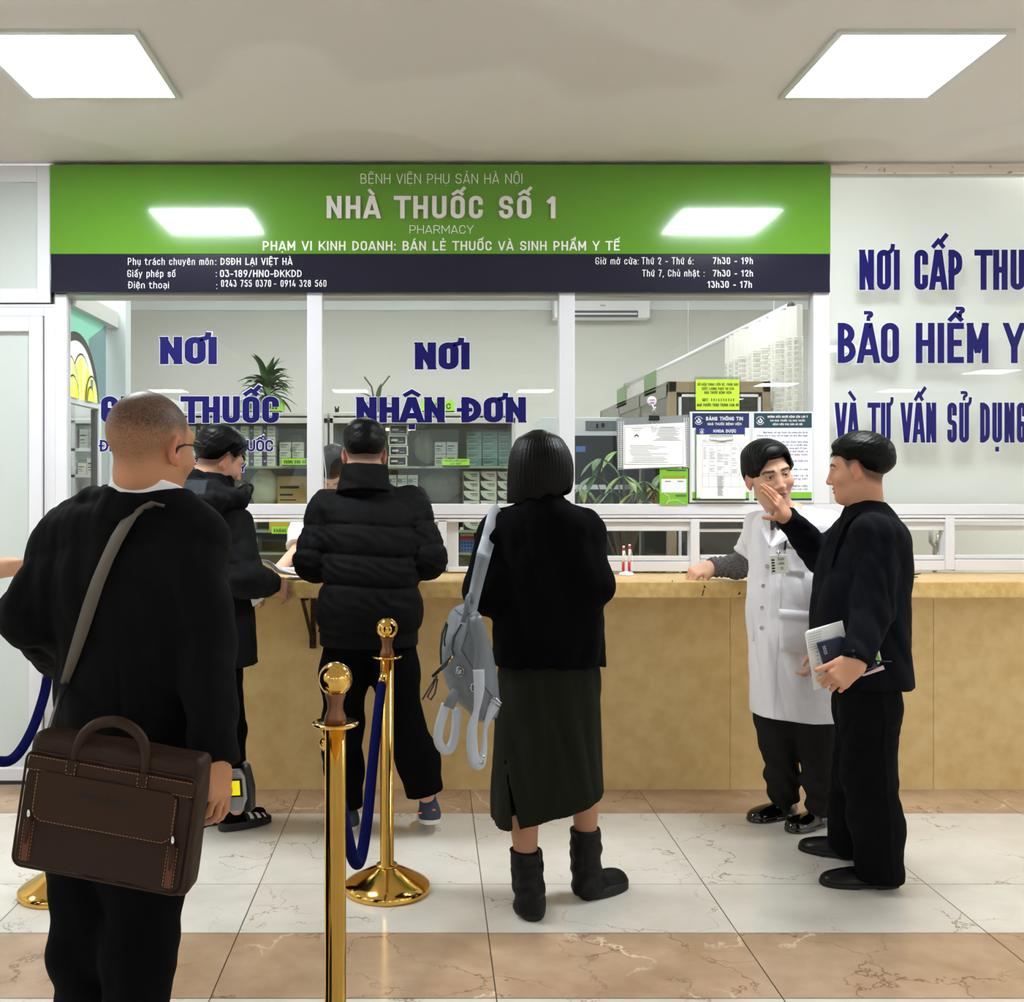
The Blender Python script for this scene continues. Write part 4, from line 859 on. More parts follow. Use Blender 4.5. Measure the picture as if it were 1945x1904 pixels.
# ---------------------------------------------------------------- 2  youth in the hooded jacket
def youth_hood():
    D = 4.15; P = lambda x, y, d=D: A(x, y, d)
    r = person('person in black hooded jacket and striped slides reading papers at the counter', P(405, 900)[0], D)
    c = P(416, 878, 4.12); R = rotm(-58, -24, 4); hs = .98; nb = P(395, 965, 4.06)
    sh0, sh1 = P(345, 985, 4.28), P(440, 1000, 4.02); e1, w1 = P(468, 1100, 3.93), P(505, 1110, 4.18); e0, w0 = P(360, 1100, 4.32), P(440, 1120, 4.44)
    hip0, hip1 = P(375, 1220, 4.2), P(420, 1220, 4.1); k0, k1 = P(385, 1385, 4.28), P(432, 1385, 4.17); a0, a1 = np.array((P(385, 0)[0], 4.36, .1), F32), np.array((P(440, 0)[0], 4.25, .1), F32)
    hr = (w1, frame_from((.8, .45, -.25), (.2, -.7, .6)), -1, [(35, 45, 25)]*4, 3, ((.6, .6, -.3), 25), e1, 1.0); hl = (w0, frame_from((.8, .4, -.1), (-.3, .5, .7)), 1, [(35, 45, 25)]*4, 3, ((.6, .6, -.3), 25), e0, 1.0)
    def scalp(q, C):
        zc = np.interp(q[:, 1], HL_Y, HL_M); w = ss(q[:, 2]-zc, -.016, .012)*.75; return rgb((26, 22, 22))[None], np.clip(w, 0, 1)
    body(r, (c, R), nb, [hr, hl], core_field((sh0, sh1), (hip0, hip1), [(sh0, e0, w0), (sh1, e1, w1)], [(hip0, k0, a0), (hip1, k1, a1)]), m_skin=m_skin, hs=hs, colour=dict(base=(208, 160, 132), scalp=scalp, brow=(24, 20, 20)))
    def hf(p):
        q = tol(p, R, c)/hs; return hair_cap(q, .019, HL_Y, [-.03, -.028, -.002, .045, .04, .03, .055, .07, .08], .055, .0006, 70, 2, .010)*hs+fold_noise(p, .0008, 90, 4)
    part('hair', hf, [c], .16, .0035, m_hair, r)
    strand_tufts(r, c, R, hs, 260, .022, .05, 5)
    secs = [(.715, P(408, 0)[0], 4.16, .172, .15, 2.4), (.85, P(406, 0)[0], 4.16, .160, .145, 2.4), (1.05, P(402, 0)[0], 4.16, .155, .14, 2.3), (1.2, P(398, 0)[0], 4.14, .16, .135, 2.2), (1.3, P(396, 0)[0], 4.12, .14, .12, 2.1), (1.37, P(396, 0)[0], 4.1, .09, .09, 2)]
    def jk(p):
        d = loft(p, secs); d = smin(d, rc(p, sh0, sh1, .07, .07), .05)
        b = chain(p, [sh1, e1, w1], [.075, .066, .054], .02)+fold_noise(p*V3(1, 1, 1.6), .006, 20, 8)*.6; b = smax(b, (p-w1) @ V3((w1-e1)/np.linalg.norm(w1-e1))-.01, .008)
        a = chain(p, [sh0, e0, w0], [.075, .06, .05], .02)
        return smin(smin(d, b, .03), a, .03)+fold_noise(p*V3(1, 1, .5), .0045, 12, 12)
    part('jacket', jk, [sh0, sh1, e1, w1, e0, w0, P(405, 1260), P(396, 930)], .13, .007, m_shell, r)
    hp = [P(330, 950, 4.2), P(352, 938, 4.0), P(400, 955, 3.94), P(446, 950, 4.0), P(466, 930, 4.18)]
    def hood(p):
        d = chain(p, hp, [.040, .044, .046, .040, .018], .04, (V3(0, .3, 1), .8)); d = smin(d, rc(p, P(395, 935, 4.0), P(398, 985, 3.98), .055, .03), .05)
        d = smin(d, rc(p, P(448, 945, 4.02), P(474, 928, 4.1), .03, .016), .03); d = smax(d, -ell(p, P(400, 900, 4.06), (.085, .085, .05)), .02)
        return smin(d, collar_ring(p, P(398, 925, 4.1), rotm(-30, -10, 6), .085, .012, -.05, .05, -.1), .02)+fold_noise(p, .004, 25, 6)
    part('hood', hood, hp, .13, .005, [m_shell, m_slate], r, slots=lambda C: ((np.abs(C[:, 0]-P(375, 0)[0]) < .085) & (C[:, 1] < 4.02) & (C[:, 2] > P(0, 938, 3.98)[2]) & (C[:, 2] < P(0, 912, 3.98)[2])))
    tg = MB(); tg.tube([Vector(P(468, 915, 4.0)), Vector(P(455, 926, 3.99)), Vector(P(440, 936, 3.985))], .008, 8); tg.tube([Vector(P(474, 925, 4.02)), Vector(P(470, 945, 4.0))], .007, 8); tg.build('hood_toggle', m_black, r, True)
    pants = legs_field([[(hip0, .08), (k0, .068), (a0, .05)], [(hip1, .08), (k1, .066), (a1, .048)]], .04, .13, .005, 5); part('trousers', pants, [hip0, hip1, k0, k1, a0, a1], .13, .008, m_blkpants, r)
    # socks and striped slides
    for hx, hy, tx, ty, vis in ((415, 1582, 514, 1560, 1), (372, 1572, 455, 1552, 0)):
        Dh = H_EYE*FPX/(hy-PY-2); Dt = H_EYE*FPX/(ty-PY); h_, t_ = A(hx, hy-1, Dh), A(tx, ty, Dt); h_[2] = t_[2] = 0; fw = (t_-h_); Ln = np.linalg.norm(fw); fw /= Ln; rt = np.array((fw[1], -fw[0], 0)); R3 = np.stack([rt, fw, (0, 0, 1)], 1).astype(F32); an = a1 if vis else a0
        o = lambda a, b, z: Vector(h_+rt*a+fw*b+np.array((0, 0, z)))
        def sock(p): 
            q = tol(p, R3, h_); d = rc(q, (0, .055, .055), (0, Ln-.05, .042), .036, .026); d = smin(d, ell(q, (0, .045, .06), (.034, .05, .042)), .02); aq = tol(V3(an)[None], R3, h_)[0]
            d = smin(d, rc(q, (0, .06, .07), (aq[0], aq[1], aq[2]+.08), .038, .043), .03); return smax(d, .028-q[:, 2], .004)
        part('sock', sock, [h_, t_, an], .12, .0045, m_blkpants, r)
        s = MB(); n = 20; ring = []
        for k in range(n):
            t = 2*math.pi*k/n; ring.append((.047*(1 if math.sin(t) < 0 else 1.06)*math.cos(t)/max(abs(math.cos(t))**.3, .5), Ln/2+Ln/2*math.sin(t)))
        lo = [o(a, b, .002) for a, b in ring]; hi = [o(a, b, .03+.006*(1-b/Ln)) for a, b in ring]; s.add(lo+hi, [tuple(reversed(range(n))), tuple(range(n, 2*n))]+[(i, (i+1) % n, n+(i+1) % n, n+i) for i in range(n)])
        sl = s.build('slide_sandal', mat('black_foam', (26, 27, 30), .6), r, bevel=.004)
        st = MB(); m = 15; bs = [Ln*(.46+.42*j/12) for j in range(13)]
        for j in range(12):
            for k in range(m-1):
                q = []
                for b in (bs[j], bs[j+1]):
                    for kk in (k, k+1):
                        t = math.pi*kk/(m-1); hh = .075-.022*(b-bs[0])/(bs[-1]-bs[0]); q.append(o(-.050*math.cos(t)*(1-.15*(b > bs[9])), b-.012*math.sin(t), .028+(hh-.028)*math.sin(t)**.7))
                st.quad(q[0], q[1], q[3], q[2], 1 if j in (2, 3, 6, 7, 10) and 0 < k < m-2 else 0)
        so = st.build('slide_strap', [m_black, m_white], sl, True); so.modifiers.new('solid', 'SOLIDIFY').thickness = .004
    return r
def strand_tufts(r, c, R, hs, n, L0, L1, seed, zmin=.05, name='hair_tufts', down=.35, w=.0022, m=None):
    """short pointed locks standing off the crown, to break its outline"""
    rs = np.random.RandomState(seed); out = []
    while len(out) < n:
        v = rs.normal(size=3); v /= np.linalg.norm(v)
        q = np.array((0, -.014, .040))+v*np.array((.084, .104, .096))
        if q[2] < zmin: continue
        fl = np.array((rs.normal()*.4, rs.uniform(-.5, .9), -.2)); fl = fl-v*(fl @ v); fl /= np.linalg.norm(fl)+1e-6; L = rs.uniform(L0, L1)*.6; p = q-v*.006; P = []
        for i in range(5):
            P.append(Vector(c+R @ (V3(p)*hs))); d = v*(.55-.16*i)+fl*(.4+.25*i); d /= np.linalg.norm(d); p = p+d*L/4
        out.append(P)
    return strands(r, name, out, m or m_hair, w=w)
youth_hood()
# ---------------------------------------------------------------- 3  man in the padded jacket
def man_puffer():
    D = 4.2; P = lambda x, y, d=D: A(x, y, d)
    r = person('person in black quilted puffer jacket leaning on the counter, one heel raised', P(705, 900)[0], D)
    c = P(692, 866, 4.28); R = rotm(4, -14, 0); hs = 1.04; nb = P(695, 945, 4.26)
    sh0, sh1 = P(622, 968, 4.3), P(778, 962, 4.28); e0, w0 = P(597, 1066, 4.22), P(650, 1080, 4.5); e1, w1 = P(810, 1060, 4.2), P(765, 1085, 4.5)
    hip0, hip1 = P(668, 1195, 4.16), P(740, 1195, 4.16); k0, k1 = P(652, 1375, 4.22), P(765, 1375, 4.2); a0, a1 = P(660, 1530, 4.28), P(810, 1510, 4.2)
    hl = (w0, frame_from((.5, .7, -.3), (-.2, .3, .9)), 1, RELAX, 4, ((.75, .6, -.25), 30), e0, 1.0); hr = (w1, frame_from((-.5, .7, -.3), (.2, .3, .9)), -1, RELAX, 4, ((.75, .6, -.25), 30), e1, 1.0)
    def scalp(q, C):
        zc = np.interp(q[:, 1], HL_Y, HL_M); w = ss(q[:, 2]-zc, -.012, .02)*.85; return rgb((26, 22, 22))[None], np.clip(w, 0, 1)
    body(r, (c, R), nb, [hl, hr], core_field((sh0, sh1), (hip0, hip1), [(sh0, e0, w0), (sh1, e1, w1)], [(hip0, k0, a0), (hip1, k1, a1)]), m_skin=m_skin, hs=hs, colour=dict(base=(206, 152, 124), scalp=scalp, brow=(24, 20, 20)), neck_r=(.058, .062))
    def hf(p):
        q = tol(p, R, c)/hs; return hair_cap(q, .012, HL_Y, [-.025, -.022, .0, .035, .035, .02, .055, .074, .08], .06, .0006, 80, 3, .014)*hs+fold_noise(p, .0007, 90, 4)
    part('hair', hf, [c], .16, .0035, m_hair, r); strand_tufts(r, c, R, hs, 240, .018, .034, 8, .06)
    secs = [(.842, P(702, 0)[0], 4.17, .205, .15, 2.6), (.87, P(702, 0)[0], 4.17, .212, .155, 2.6), (1.0, P(704, 0)[0], 4.17, .202, .15, 2.5), (1.13, P(706, 0)[0], 4.19, .192, .145, 2.4), (1.26, P(704, 0)[0], 4.22, .19, .135, 2.3), (1.36, P(698, 0)[0], 4.25, .165, .11, 2.2), (1.42, P(694, 0)[0], 4.26, .09, .08, 2)]
    zs = [P(0, y)[2] for y in (1300, 1190, 1108, 1052, 997, 941, 860)]
    def quilt(u, seams, a):
        seams = np.sort(np.array(seams)); i = np.clip(np.searchsorted(seams, u)-1, 0, len(seams)-2); t = np.clip((u-seams[i])/(seams[i+1]-seams[i]), 0, 1); return a*(np.sqrt(np.clip(1-(2*t-1)**2, 0, 1))-1)
    def jk(p):
        d = loft(p, secs); d = smin(d, rc(p, sh0, sh1, .078, .078), .05); zz = p[:, 2]+.008*np.sin((p[:, 0]-P(704, 0)[0])*9)+.012*np.abs(p[:, 0]-P(704, 0)[0])
        d = d-quilt(zz, zs, .016)-.004
        out = [d]
        for s, e, w, sd in ((sh0, e0, w0, 1), (sh1, e1, w1, 4)):
            a = chain(p, [s, e, w], [.082, .082, .06], .03); ax1 = (e-s)/np.linalg.norm(e-s); l1 = np.linalg.norm(e-s); ax2 = (w-e)/np.linalg.norm(w-e); l2 = np.linalg.norm(w-e)
            t1 = (p-s) @ V3(ax1); t2 = l1+(p-e) @ V3(ax2); u = np.where(rc(p, s, e, .07, .07) < rc(p, e, w, .07, .06), t1, t2)
            a = a-quilt(u, [-.15, -.01, .10, .21, l1+.1, l1+.22, l1+.36], .012); a = smax(a, (p-w) @ V3(ax2)-.01, .01)
            out.append(a+fold_noise(p, .004, 30, sd)*.6)
        dd = smin(smin(out[0], out[1], .014), out[2], .014)
        col = collar_ring(p, P(692, 912, 4.25), rotm(0, -10, 0), .094, .020, -.055, .055, -.15); dd = smin(dd, col, .014)
        x = p[:, 0]; z = p[:, 2]; wr = .004*np.sin((x*1.0+z*1.4)*70+2*np.sin(z*40)+1.5*np.sin(x*30))*np.exp(-((np.modf((z-.9)/.12)[0]-.75)/.35)**2)
        return dd+fold_noise(p*V3(1, 1, .8), .0022, 20, 21)+wr*.5
    part('puffer_jacket', jk, [sh0, sh1, e0, e1, w0, w1, P(702, 1190), P(692, 890)], .14, .006, m_puffer, r)
    part('hem_band', lambda p: smax(np.abs(loft(p, [(z, x, y, a-.022, b-.02, n) for z, x, y, a, b, n in [(.80, secs[0][1], 4.17, .205, .15, 2.6), (.86, secs[0][1], 4.17, .205, .15, 2.6)]]))-.012, 0*p[:, 0]-1, .003), [P(702, 1190)], .26, .007, m_puffer, r)
    L = [[(hip0, .105), (P(655, 1280, 4.18), .092), (k0, .076), (P(654, 1460, 4.26), .072), (a0, .066)], [(hip1, .105), (P(752, 1280, 4.17), .088), (k1, .08), (P(793, 1440, 4.2), .078), (P(808, 1510, 4.2), .076)], [((hip0+hip1)/2+V3(0, .02, .05), .12), ((hip0+hip1)/2+V3(0, .02, -.02), .105)]]
    lf = legs_field(L, .03, None, .006, 7); xm = float(P(735, 0)[0]); part('trousers', lambda p: smax(lf(p), np.where(p[:, 0] > xm, float(P(0, 1506)[2])+.25*(p[:, 0]-P(808, 0)[0]), float(P(0, 1538, 4.24)[2]))-p[:, 2], .004), [q for l in L for q, _ in l], .1, .007, m_blkpants, r)
    pp = MB(); pp.tube([Vector(P(617, 1195, 4.2)), Vector(P(616, 1290, 4.2)), Vector(P(620, 1380, 4.22)), Vector(P(622, 1500, 4.26))], .0028, 6); pp.build('side_piping', m_white, r)
    m_sn = mat('navy_sneaker_mesh', (48, 58, 78), .75, bump=(300, .3, .002)); m_ss = mat('white_sneaker_sole', (222, 218, 214), .5)
    s1 = shoe(r, (P(626, 0)[0], 4.42, 0), (P(668, 0)[0], 4.24, 0), m_sn, m_ss, a0+V3(0, .02, -.02), .092, .085, sole=.034, toe_h=.05, pitch_sole=False)
    hl2 = P(818, 1568, 4.16); tl2 = A(812, 1560, 4.38); tl2[2] = .012
    s2 = shoe(r, tl2, hl2+V3(0, 0, .0), m_sn, m_ss, a1+V3(0, .02, 0), .094, .085, sole=.034, toe_h=.05, pitch_sole=False)
    b = MB(); b.sphere(P(797, 1545, 4.125), (.010, .006, .003), 10); b.sphere(P(824, 1539, 4.135), (.008, .006, .004), 10); b.build('heel_accent', mat('orange_accent', (232, 96, 60), .5), s2, True)
    return r
man_puffer()
# ---------------------------------------------------------------- 4  woman with the backpack
def woman():
    D = 3.42; P = lambda x, y, d=D: A(x, y, d)
    r = person('person with black bob hair, black jacket, long olive skirt and black boots', P(1030, 900)[0], D)
    c = P(1024, 894, 3.42); R = rotm(2, -6, 0); hs = 1.0; nb = P(1028, 985, 3.40)
    sh0, sh1 = P(950, 1014, 3.44), P(1100, 1008, 3.40); e0, w0 = P(922, 1122, 3.38), P(965, 1150, 3.66); e1, w1 = P(1122, 1112, 3.34), P(1105, 1140, 3.62)
    hip0, hip1 = P(1000, 1255), P(1085, 1255); k0, k1 = P(998, 1480, 3.46), P(1105, 1470, 3.55); a0, a1 = P(1004, 1690, 3.40), P(1113, 1655, 3.56)
    hl = (w0, frame_from((.2, .9, .2), (-.3, .2, .9)), 1, GRIP, 2, ((.7, .6, -.3), 30), e0, .92); hr = (w1, frame_from((-.3, .9, .2), (.2, .2, .9)), -1, GRIP, 2, ((.7, .6, -.3), 30), e1, .92)
    core = core_field((sh0, sh1), (hip0, hip1), [(sh0, e0, w0), (sh1, e1, w1)], [(hip0, k0, a0), (hip1, k1, a1)])
    calf = [(P(996, 1500, 3.46), .054), (P(996, 1575, 3.46), .047), (P(998, 1613, 3.44), .040), (a0, .034)]; calf2 = [(P(1108, 1480, 3.55), .052), (P(1112, 1540, 3.56), .045), (P(1112, 1576, 3.56), .039), (a1, .034)]
    cf0 = core[0]; zk = float(P(0, 1500)[2]); core = (lambda p: np.minimum(np.minimum(smax(cf0(p), zk-p[:, 2], .01), chain(p, [q for q, _ in calf], [k for _, k in calf], .0)), chain(p, [q for q, _ in calf2], [k for _, k in calf2], .0)), core[1], core[2], .006)
    body(r, (c, R), nb, [hl, hr], core, m_skin=m_skin, hs=hs, colour=dict(base=(176, 128, 100)), neck_r=(.05, .055))
    hz = lambda y: P(0, y)[2]
    hs_ = [(hz(956), P(1021, 0)[0], 3.43, .101, .090, 2.4), (hz(935), P(1024, 0)[0], 3.42, .1065, .098, 2.3), (hz(900), P(1026, 0)[0], 3.41, .1095, .106, 2.15), (hz(868), P(1026, 0)[0], 3.41, .103, .108, 2.05), (hz(846), P(1025, 0)[0], 3.415, .088, .097, 2), (hz(829), P(1024, 0)[0], 3.42, .064, .072, 2), (hz(817), P(1023, 0)[0], 3.42, .018, .02, 2)]
    def hf(p):
        d = loft(p, hs_); q = p-V3(P(1025, 850)); u = np.arctan2(q[:, 0], -q[:, 1]); d = d*.9
        d = d+.0006*np.sin(u*57+1.8*np.sin(q[:, 2]*11+u*3)+2*np.sin(u*5))+.0007*np.sin(u*131+2*np.sin(q[:, 2]*17+u*7))
        zc = hz(948)+.045*(p[:, 0]-P(1025, 0)[0])/.1*.6+.010*np.sin(u*9); d = smax(d, zc-p[:, 2], .012)
        f = (p-V3(c)) @ R; d = smax(d, np.minimum(f[:, 1]-.045, .075-np.abs(f[:, 0])+0*f[:, 0])*1.0-np.where(f[:, 2] > .07, 1, 0), .01)   # face opening
        return d
    part('hair', hf, [P(1025, 810), P(1025, 970)], .15, .003, m_hair, r)
    secs = [(hz(1258), P(1042, 0)[0], 3.43, .180, .15, 2.5), (hz(1200), P(1042, 0)[0], 3.43, .178, .15, 2.5), (hz(1100), P(1038, 0)[0], 3.42, .176, .14, 2.4), (hz(1040), P(1036, 0)[0], 3.42, .18, .13, 2.3), (hz(998), P(1034, 0)[0], 3.41, .168, .108, 2.2), (hz(972), P(1032, 0)[0], 3.40, .12, .088, 2.1), (hz(955), P(1030, 0)[0], 3.40, .082, .075, 2)]
    def jk(p):
        d = loft(p, secs); d = smin(d, rc(p, sh0, sh1, .058, .058), .06); out = []
        for s, e, w in ((sh0, e0, w0), (sh1, e1, w1)):
            a = chain(p, [s, e, w], [.072, .070, .056], .03); out.append(smax(a, (p-w) @ V3((w-e)/np.linalg.norm(w-e))-.01, .008))
        d = smin(smin(d, out[0], .025), out[1], .025); d = smin(d, collar_ring(p, P(1031, 952, 3.405), rotm(0, -6, 2), .078, .010, -.05, .02, -.35), .015)
        return d+fold_noise(p*V3(1, 1, .6), .0045, 15, 31)
    FIELDS['woman'] = jk
    part('jacket', jk, [sh0, sh1, e0, e1, w0, w1, P(1040, 1258), P(1030, 940)], .12, .006, m_wool, r)
    sk = [(hz(1590), P(1046, 0)[0], 3.46, .188, .20, 2.4), (hz(1480), P(1044, 0)[0], 3.46, .178, .175, 2.4), (hz(1380), P(1042, 0)[0], 3.45, .172, .155, 2.4), (hz(1280), P(1044, 0)[0], 3.44, .165, .145, 2.4), (hz(1230), P(1044, 0)[0], 3.44, .15, .13, 2.3)]
    n_h = V3(.30, .03, -1.0); n_h /= np.linalg.norm(n_h); h0 = P(1050, 1561, 3.28)
    def skirt(p):
        d = loft(p, sk); d = d+.012*np.sin((p[:, 0]-P(1044, 0)[0])*24+p[:, 2]*5)*ss(p[:, 2], hz(1350), hz(1560))+fold_noise(p*V3(1, 1, .35), .006, 12, 14)
        x = p[:, 0]; z = p[:, 2]; xs_ = P(958, 0)[0]+.030*ss(z, hz(1420), hz(1570)); wdt = .010*ss(z, hz(1440), hz(1570))+.001
        slit = np.maximum(np.abs(x-xs_)-wdt, np.maximum(p[:, 1]-3.42, z-hz(1435))); d = smax(d, -slit, .004)
        hemp = (p-h0) @ n_h+np.where(x < xs_, -.0, 0)
        return smax(d, hemp, .006)
    part('skirt', skirt, [P(1044, 1225), P(940, 1600), P(1150, 1600)], .2, .006, m_skirt, r)
    # boots
    for (h_, t_, an, top, w_) in ((A(1012, 1753, 3.355), A(1004, 1712, 3.61), a0, P(999, 1613, 3.44), .098), (A(1104, 1708, 3.545), A(1166, 1700, 3.585), a1, P(1112, 1574, 3.56), .1)):
        h_[2] = t_[2] = 0
        if h_[0] > 1103*0+.5: t_ = h_+np.array((.175, .13, 0), F32)
        s = shoe(r, t_, h_, m_boot, m_boot_sole, an, w_, .095, name='boot', sole=.036, toe_h=.062, pitch_sole=False)
        zt_ = float(top[2]); ax = [top, top*.5+an*.5, an, an-V3(0, 0, .05)]
        part('boot_shaft', lambda p, ax=ax, zt_=zt_: smax(chain(p, ax, [.053, .050, .046, .048], .02)+.004*np.sin(p[:, 2]*75+3*np.sin(p[:, 0]*30))*ss(p[:, 2], ax[1][2], ax[2][2])+fold_noise(p, .002, 40, 2), p[:, 2]-zt_, .003), ax, .09, .0045, m_boot, s)
    z = MB(); z.tube([Vector(P(1024, 1614, 3.40)), Vector(P(1025, 1650, 3.39)), Vector(P(1023, 1690, 3.38))], .003, 6); z.build('boot_zip', mat('dark_metal', (70, 70, 72), .3, 1), r)
    return r
woman()
# ---------------------------------------------------------------- 5  doctor in the white coat
def doctor():
    D = 4.24; P = lambda x, y, d=D: A(x, y, d)
    r = person('person in long white coat with name badge, one hand resting on the counter', P(1505, 900)[0], D)
    c = P(1461, 908, 4.18); R = rotm(184, -4, 11); hs = 1.06; nb = P(1500, 995, 4.22)
    sh0, sh1 = P(1452, 1005, 4.30), P(1566, 1005, 4.16); e0, w0 = P(1420, 1072, 4.44), P(1350, 1078, 4.55); e1, w1 = P(1578, 1120, 4.12), P(1556, 1222, 4.08)
    hip0, hip1 = P(1475, 1250, 4.26), P(1548, 1250, 4.2); k0, k1 = P(1480, 1410, 4.3), P(1556, 1410, 4.2); a0, a1 = P(1488, 1510, 4.36), P(1558, 1525, 4.24)
    hr = (w0, frame_from((-1, -.25, -.28), (-.25, -.55, .8)), -1, [(38, 62, 30), (44, 66, 34), (50, 70, 35), (54, 70, 35)], 3, ((.45, .8, -.45), 10), A(1400, 1076, 4.5), 1.02)
    hl = (w1, frame_from((-.22, -.1, -1), (.9, -.4, 0)), 1, [(30, 36, 20)]*4, 3, ((.6, .7, -.35), 20), e1, 1.0)
    body(r, (c, R), nb, [hr, hl], core_field((sh0, sh1), (hip0, hip1), [(sh0, e0, w0), (sh1, e1, w1)], [(hip0, k0, a0), (hip1, k1, a1)]), m_skin=m_skin, hs=hs, neck_r=(.054, .058), colour=dict(base=(214, 168, 142), brow=(30, 24, 22)))
    eyes(r, (c, R), (-.42, 1, .05), hs)
    def hf(p):
        q = tol(p, R, c)/hs; x = q[:, 0]
        # side-swept fringe: higher over his left brow
        zf = .080-1.15*np.clip(x-.020, 0, .05)-.7*np.clip(-x-.045, 0, .05); ys = [-.12, -.07, -.03, -.005, .012, .03]; zc0 = np.interp(q[:, 1], ys+[.045], [-.045, -.045, -.02, .025, .01, .012, .02]).astype(F32)
        zc = np.where(q[:, 1] > .045, np.where(np.abs(x) > .058, .015+.5*(q[:, 1]-.045), zf), zc0)
        d = ell(q, (0, -.014, .040), (.0745, .094, .084)); d = smin(d, ell(q, (0, .022, -.005), (.064, .070, .092)), .03)
        tt = .017*ss(q[:, 2]-zc, -.006, .022)+.012*ss(q[:, 2], .06, .12)+.005*ss(q[:, 1], .03, .08)-.004*ss(zc-q[:, 2], -.01, .004)
        u = q[:, 1]*.8+q[:, 2]*.35-x*.15; d = d-tt+.0009*np.sin(u*520+1.5*np.sin(x*50)); return smax(d, zc-.006-q[:, 2], .008)*hs
    part('hair', hf, [c], .17, .003, m_hair, r)
    # checked shirt: collar and forearm sleeve
    m_chk = mat('grey_check_shirt', (92, 88, 90), .8); nt = m_chk.node_tree; b = nt.nodes['Principled BSDF']; tc = nt.nodes.new('ShaderNodeTexCoord'); ck = nt.nodes.new('ShaderNodeTexChecker'); ck.inputs['Scale'].default_value = 190; ck.inputs[1].default_value = (*lin((112, 106, 108)), 1); ck.inputs[2].default_value = (*lin((58, 56, 60)), 1); nt.links.new(tc.outputs['Object'], ck.inputs[0]); nt.links.new(ck.outputs[0], b.inputs['Base Color'])
    cc = P(1493, 978, 4.22); Rc = rotm(175, -10, 6)
    part('shirt_collar', lambda p: smax(collar_ring(p, cc, Rc, .068, .004, -.05, .022, -.3), -ell(p, P(1475, 985, 4.12), (.022, .05, .05)), .004), [cc], .16, .0035, m_chk, r)
    part('shirt_front', lambda p: ell(p, P(1484, 1010, 4.17), (.06, .03, .09)), [P(1484, 1010, 4.17)], .12, .006, m_chk, r)
    def slv(p):
        d = chain(p, [P(1432, 1070, 4.40), P(1400, 1076, 4.48), w0], [.054, .047, .036], .02)+fold_noise(p*V3(1.6, 1, 1), .005, 42, 3); q = (p-w0) @ V3(1, .25, .05); d = smin(d, smax(rc(p, w0-V3(.005, 0, 0), w0+V3(.05, .0, 0), .039, .041), -q, .003), .006)
        return smax(smax(d, -q-.004, .004), ZT+.002-p[:, 2], .004)
    part('shirt_sleeve', slv, [P(1432, 1070, 4.4), w0], .09, .004, m_chk, r)
    hz = lambda y: P(0, y)[2]; cx = lambda x: P(x, 0)[0]
    secs = [(hz(1375), cx(1509), 4.22, .176, .150, 2.4), (hz(1280), cx(1507), 4.22, .174, .148, 2.4), (hz(1180), cx(1503), 4.22, .174, .142, 2.4), (hz(1080), cx(1502), 4.22, .168, .135, 2.3), (hz(1020), cx(1503), 4.22, .162, .118, 2.2), (hz(990), cx(1504), 4.225, .125, .095, 2.1), (hz(965), cx(1503), 4.23, .072, .07, 2)]
    vdir = V3(0, 0, 1)
    def coat(p):
        d = loft(p, secs); d = smin(d, rc(p, sh0, sh1, .062, .062), .05)
        a = chain(p, [sh0, P(1430, 1052, 4.40)], [.074, .066], .02)+fold_noise(p, .004, 28, 3); a = smax(a, (p-P(1421, 1058, 4.42)) @ V3(-.55, .25, -.8), .008)
        b = chain(p, [sh1, e1, w1], [.074, .064, .054], .03); b = smax(b, (p-w1) @ V3((w1-e1)/np.linalg.norm(w1-e1)), .006)
        d = smin(smin(d, a, .03), b, .03)
        # neck opening and lapels, placket overlap
        x, y, z = p[:, 0], p[:, 1], p[:, 2]; xo = P(1462, 0)[0]-.00*z; xl = xo-.09*(hz(1036)-z)*.6
        v = smax(np.abs(x-(xo+.045*(z-hz(1036))/.13))-.42*(z-hz(1036)), y-4.24, .004); v = np.maximum(v, hz(1036)-z); d = smax(d, -v*.9, .004)
        pl = .0045*ss(x-xl, -.034, -.032)*ss(xl+.006-x, -.002, .002)*(y < 4.22)*ss(hz(1030)-z, 0, .02); d = d-pl
        f = .014*np.sin((x-xl)*30+3*z)*np.exp(-((x-cx(1545))/.07)**2)*ss(z, hz(1150), hz(1330)); hem = hz(1352)+.05*np.abs((x-cx(1520))/.17)**2*0-.018*ss(x, cx(1440), cx(1540))
        d = d+fold_noise(p*V3(1, 1, .45), .006, 13, 17)+f*.6
        return smax(d, hem-z, .005)
    co = part('coat', coat, [sh0, sh1, e1, w1, P(1400, 1080, 4.4), P(1505, 1370), P(1500, 960)], .12, .005, m_coat, r)
    # lapels: two folded leaves at the neck opening
    lp = MB(); yy = lambda x: 4.105 if x > 1480 else 4.13
    def leaf(pts, d=.006):
        n = len(pts); F = [Vector(A(x, y, dd)) for x, y, dd in pts]; B = [v+Vector((0, d, 0)) for v in F]; lp.add(F+B, [tuple(range(n)), tuple(reversed(range(n, 2*n)))]+[(i, n+i, n+(i+1) % n, (i+1) % n) for i in range(n)])
    leaf([(1512, 958, 4.17), (1535, 985, 4.14), (1497, 1012, 4.085), (1508, 1020, 4.08), (1468, 1040, 4.075), (1462, 1036, 4.08), (1492, 990, 4.13)]); leaf([(1462, 972, 4.17), (1447, 985, 4.17), (1452, 1000, 4.14), (1444, 1004, 4.14), (1461, 1037, 4.085), (1464, 1010, 4.13)])
    lp.build('lapel', m_coat, co, bevel=.002)
    # pockets (breast, hip) and buttons, seated on the cloth
    on = lambda x, y, d0=3.9, lift=.002: touch(coat, x, y, d0, lift)
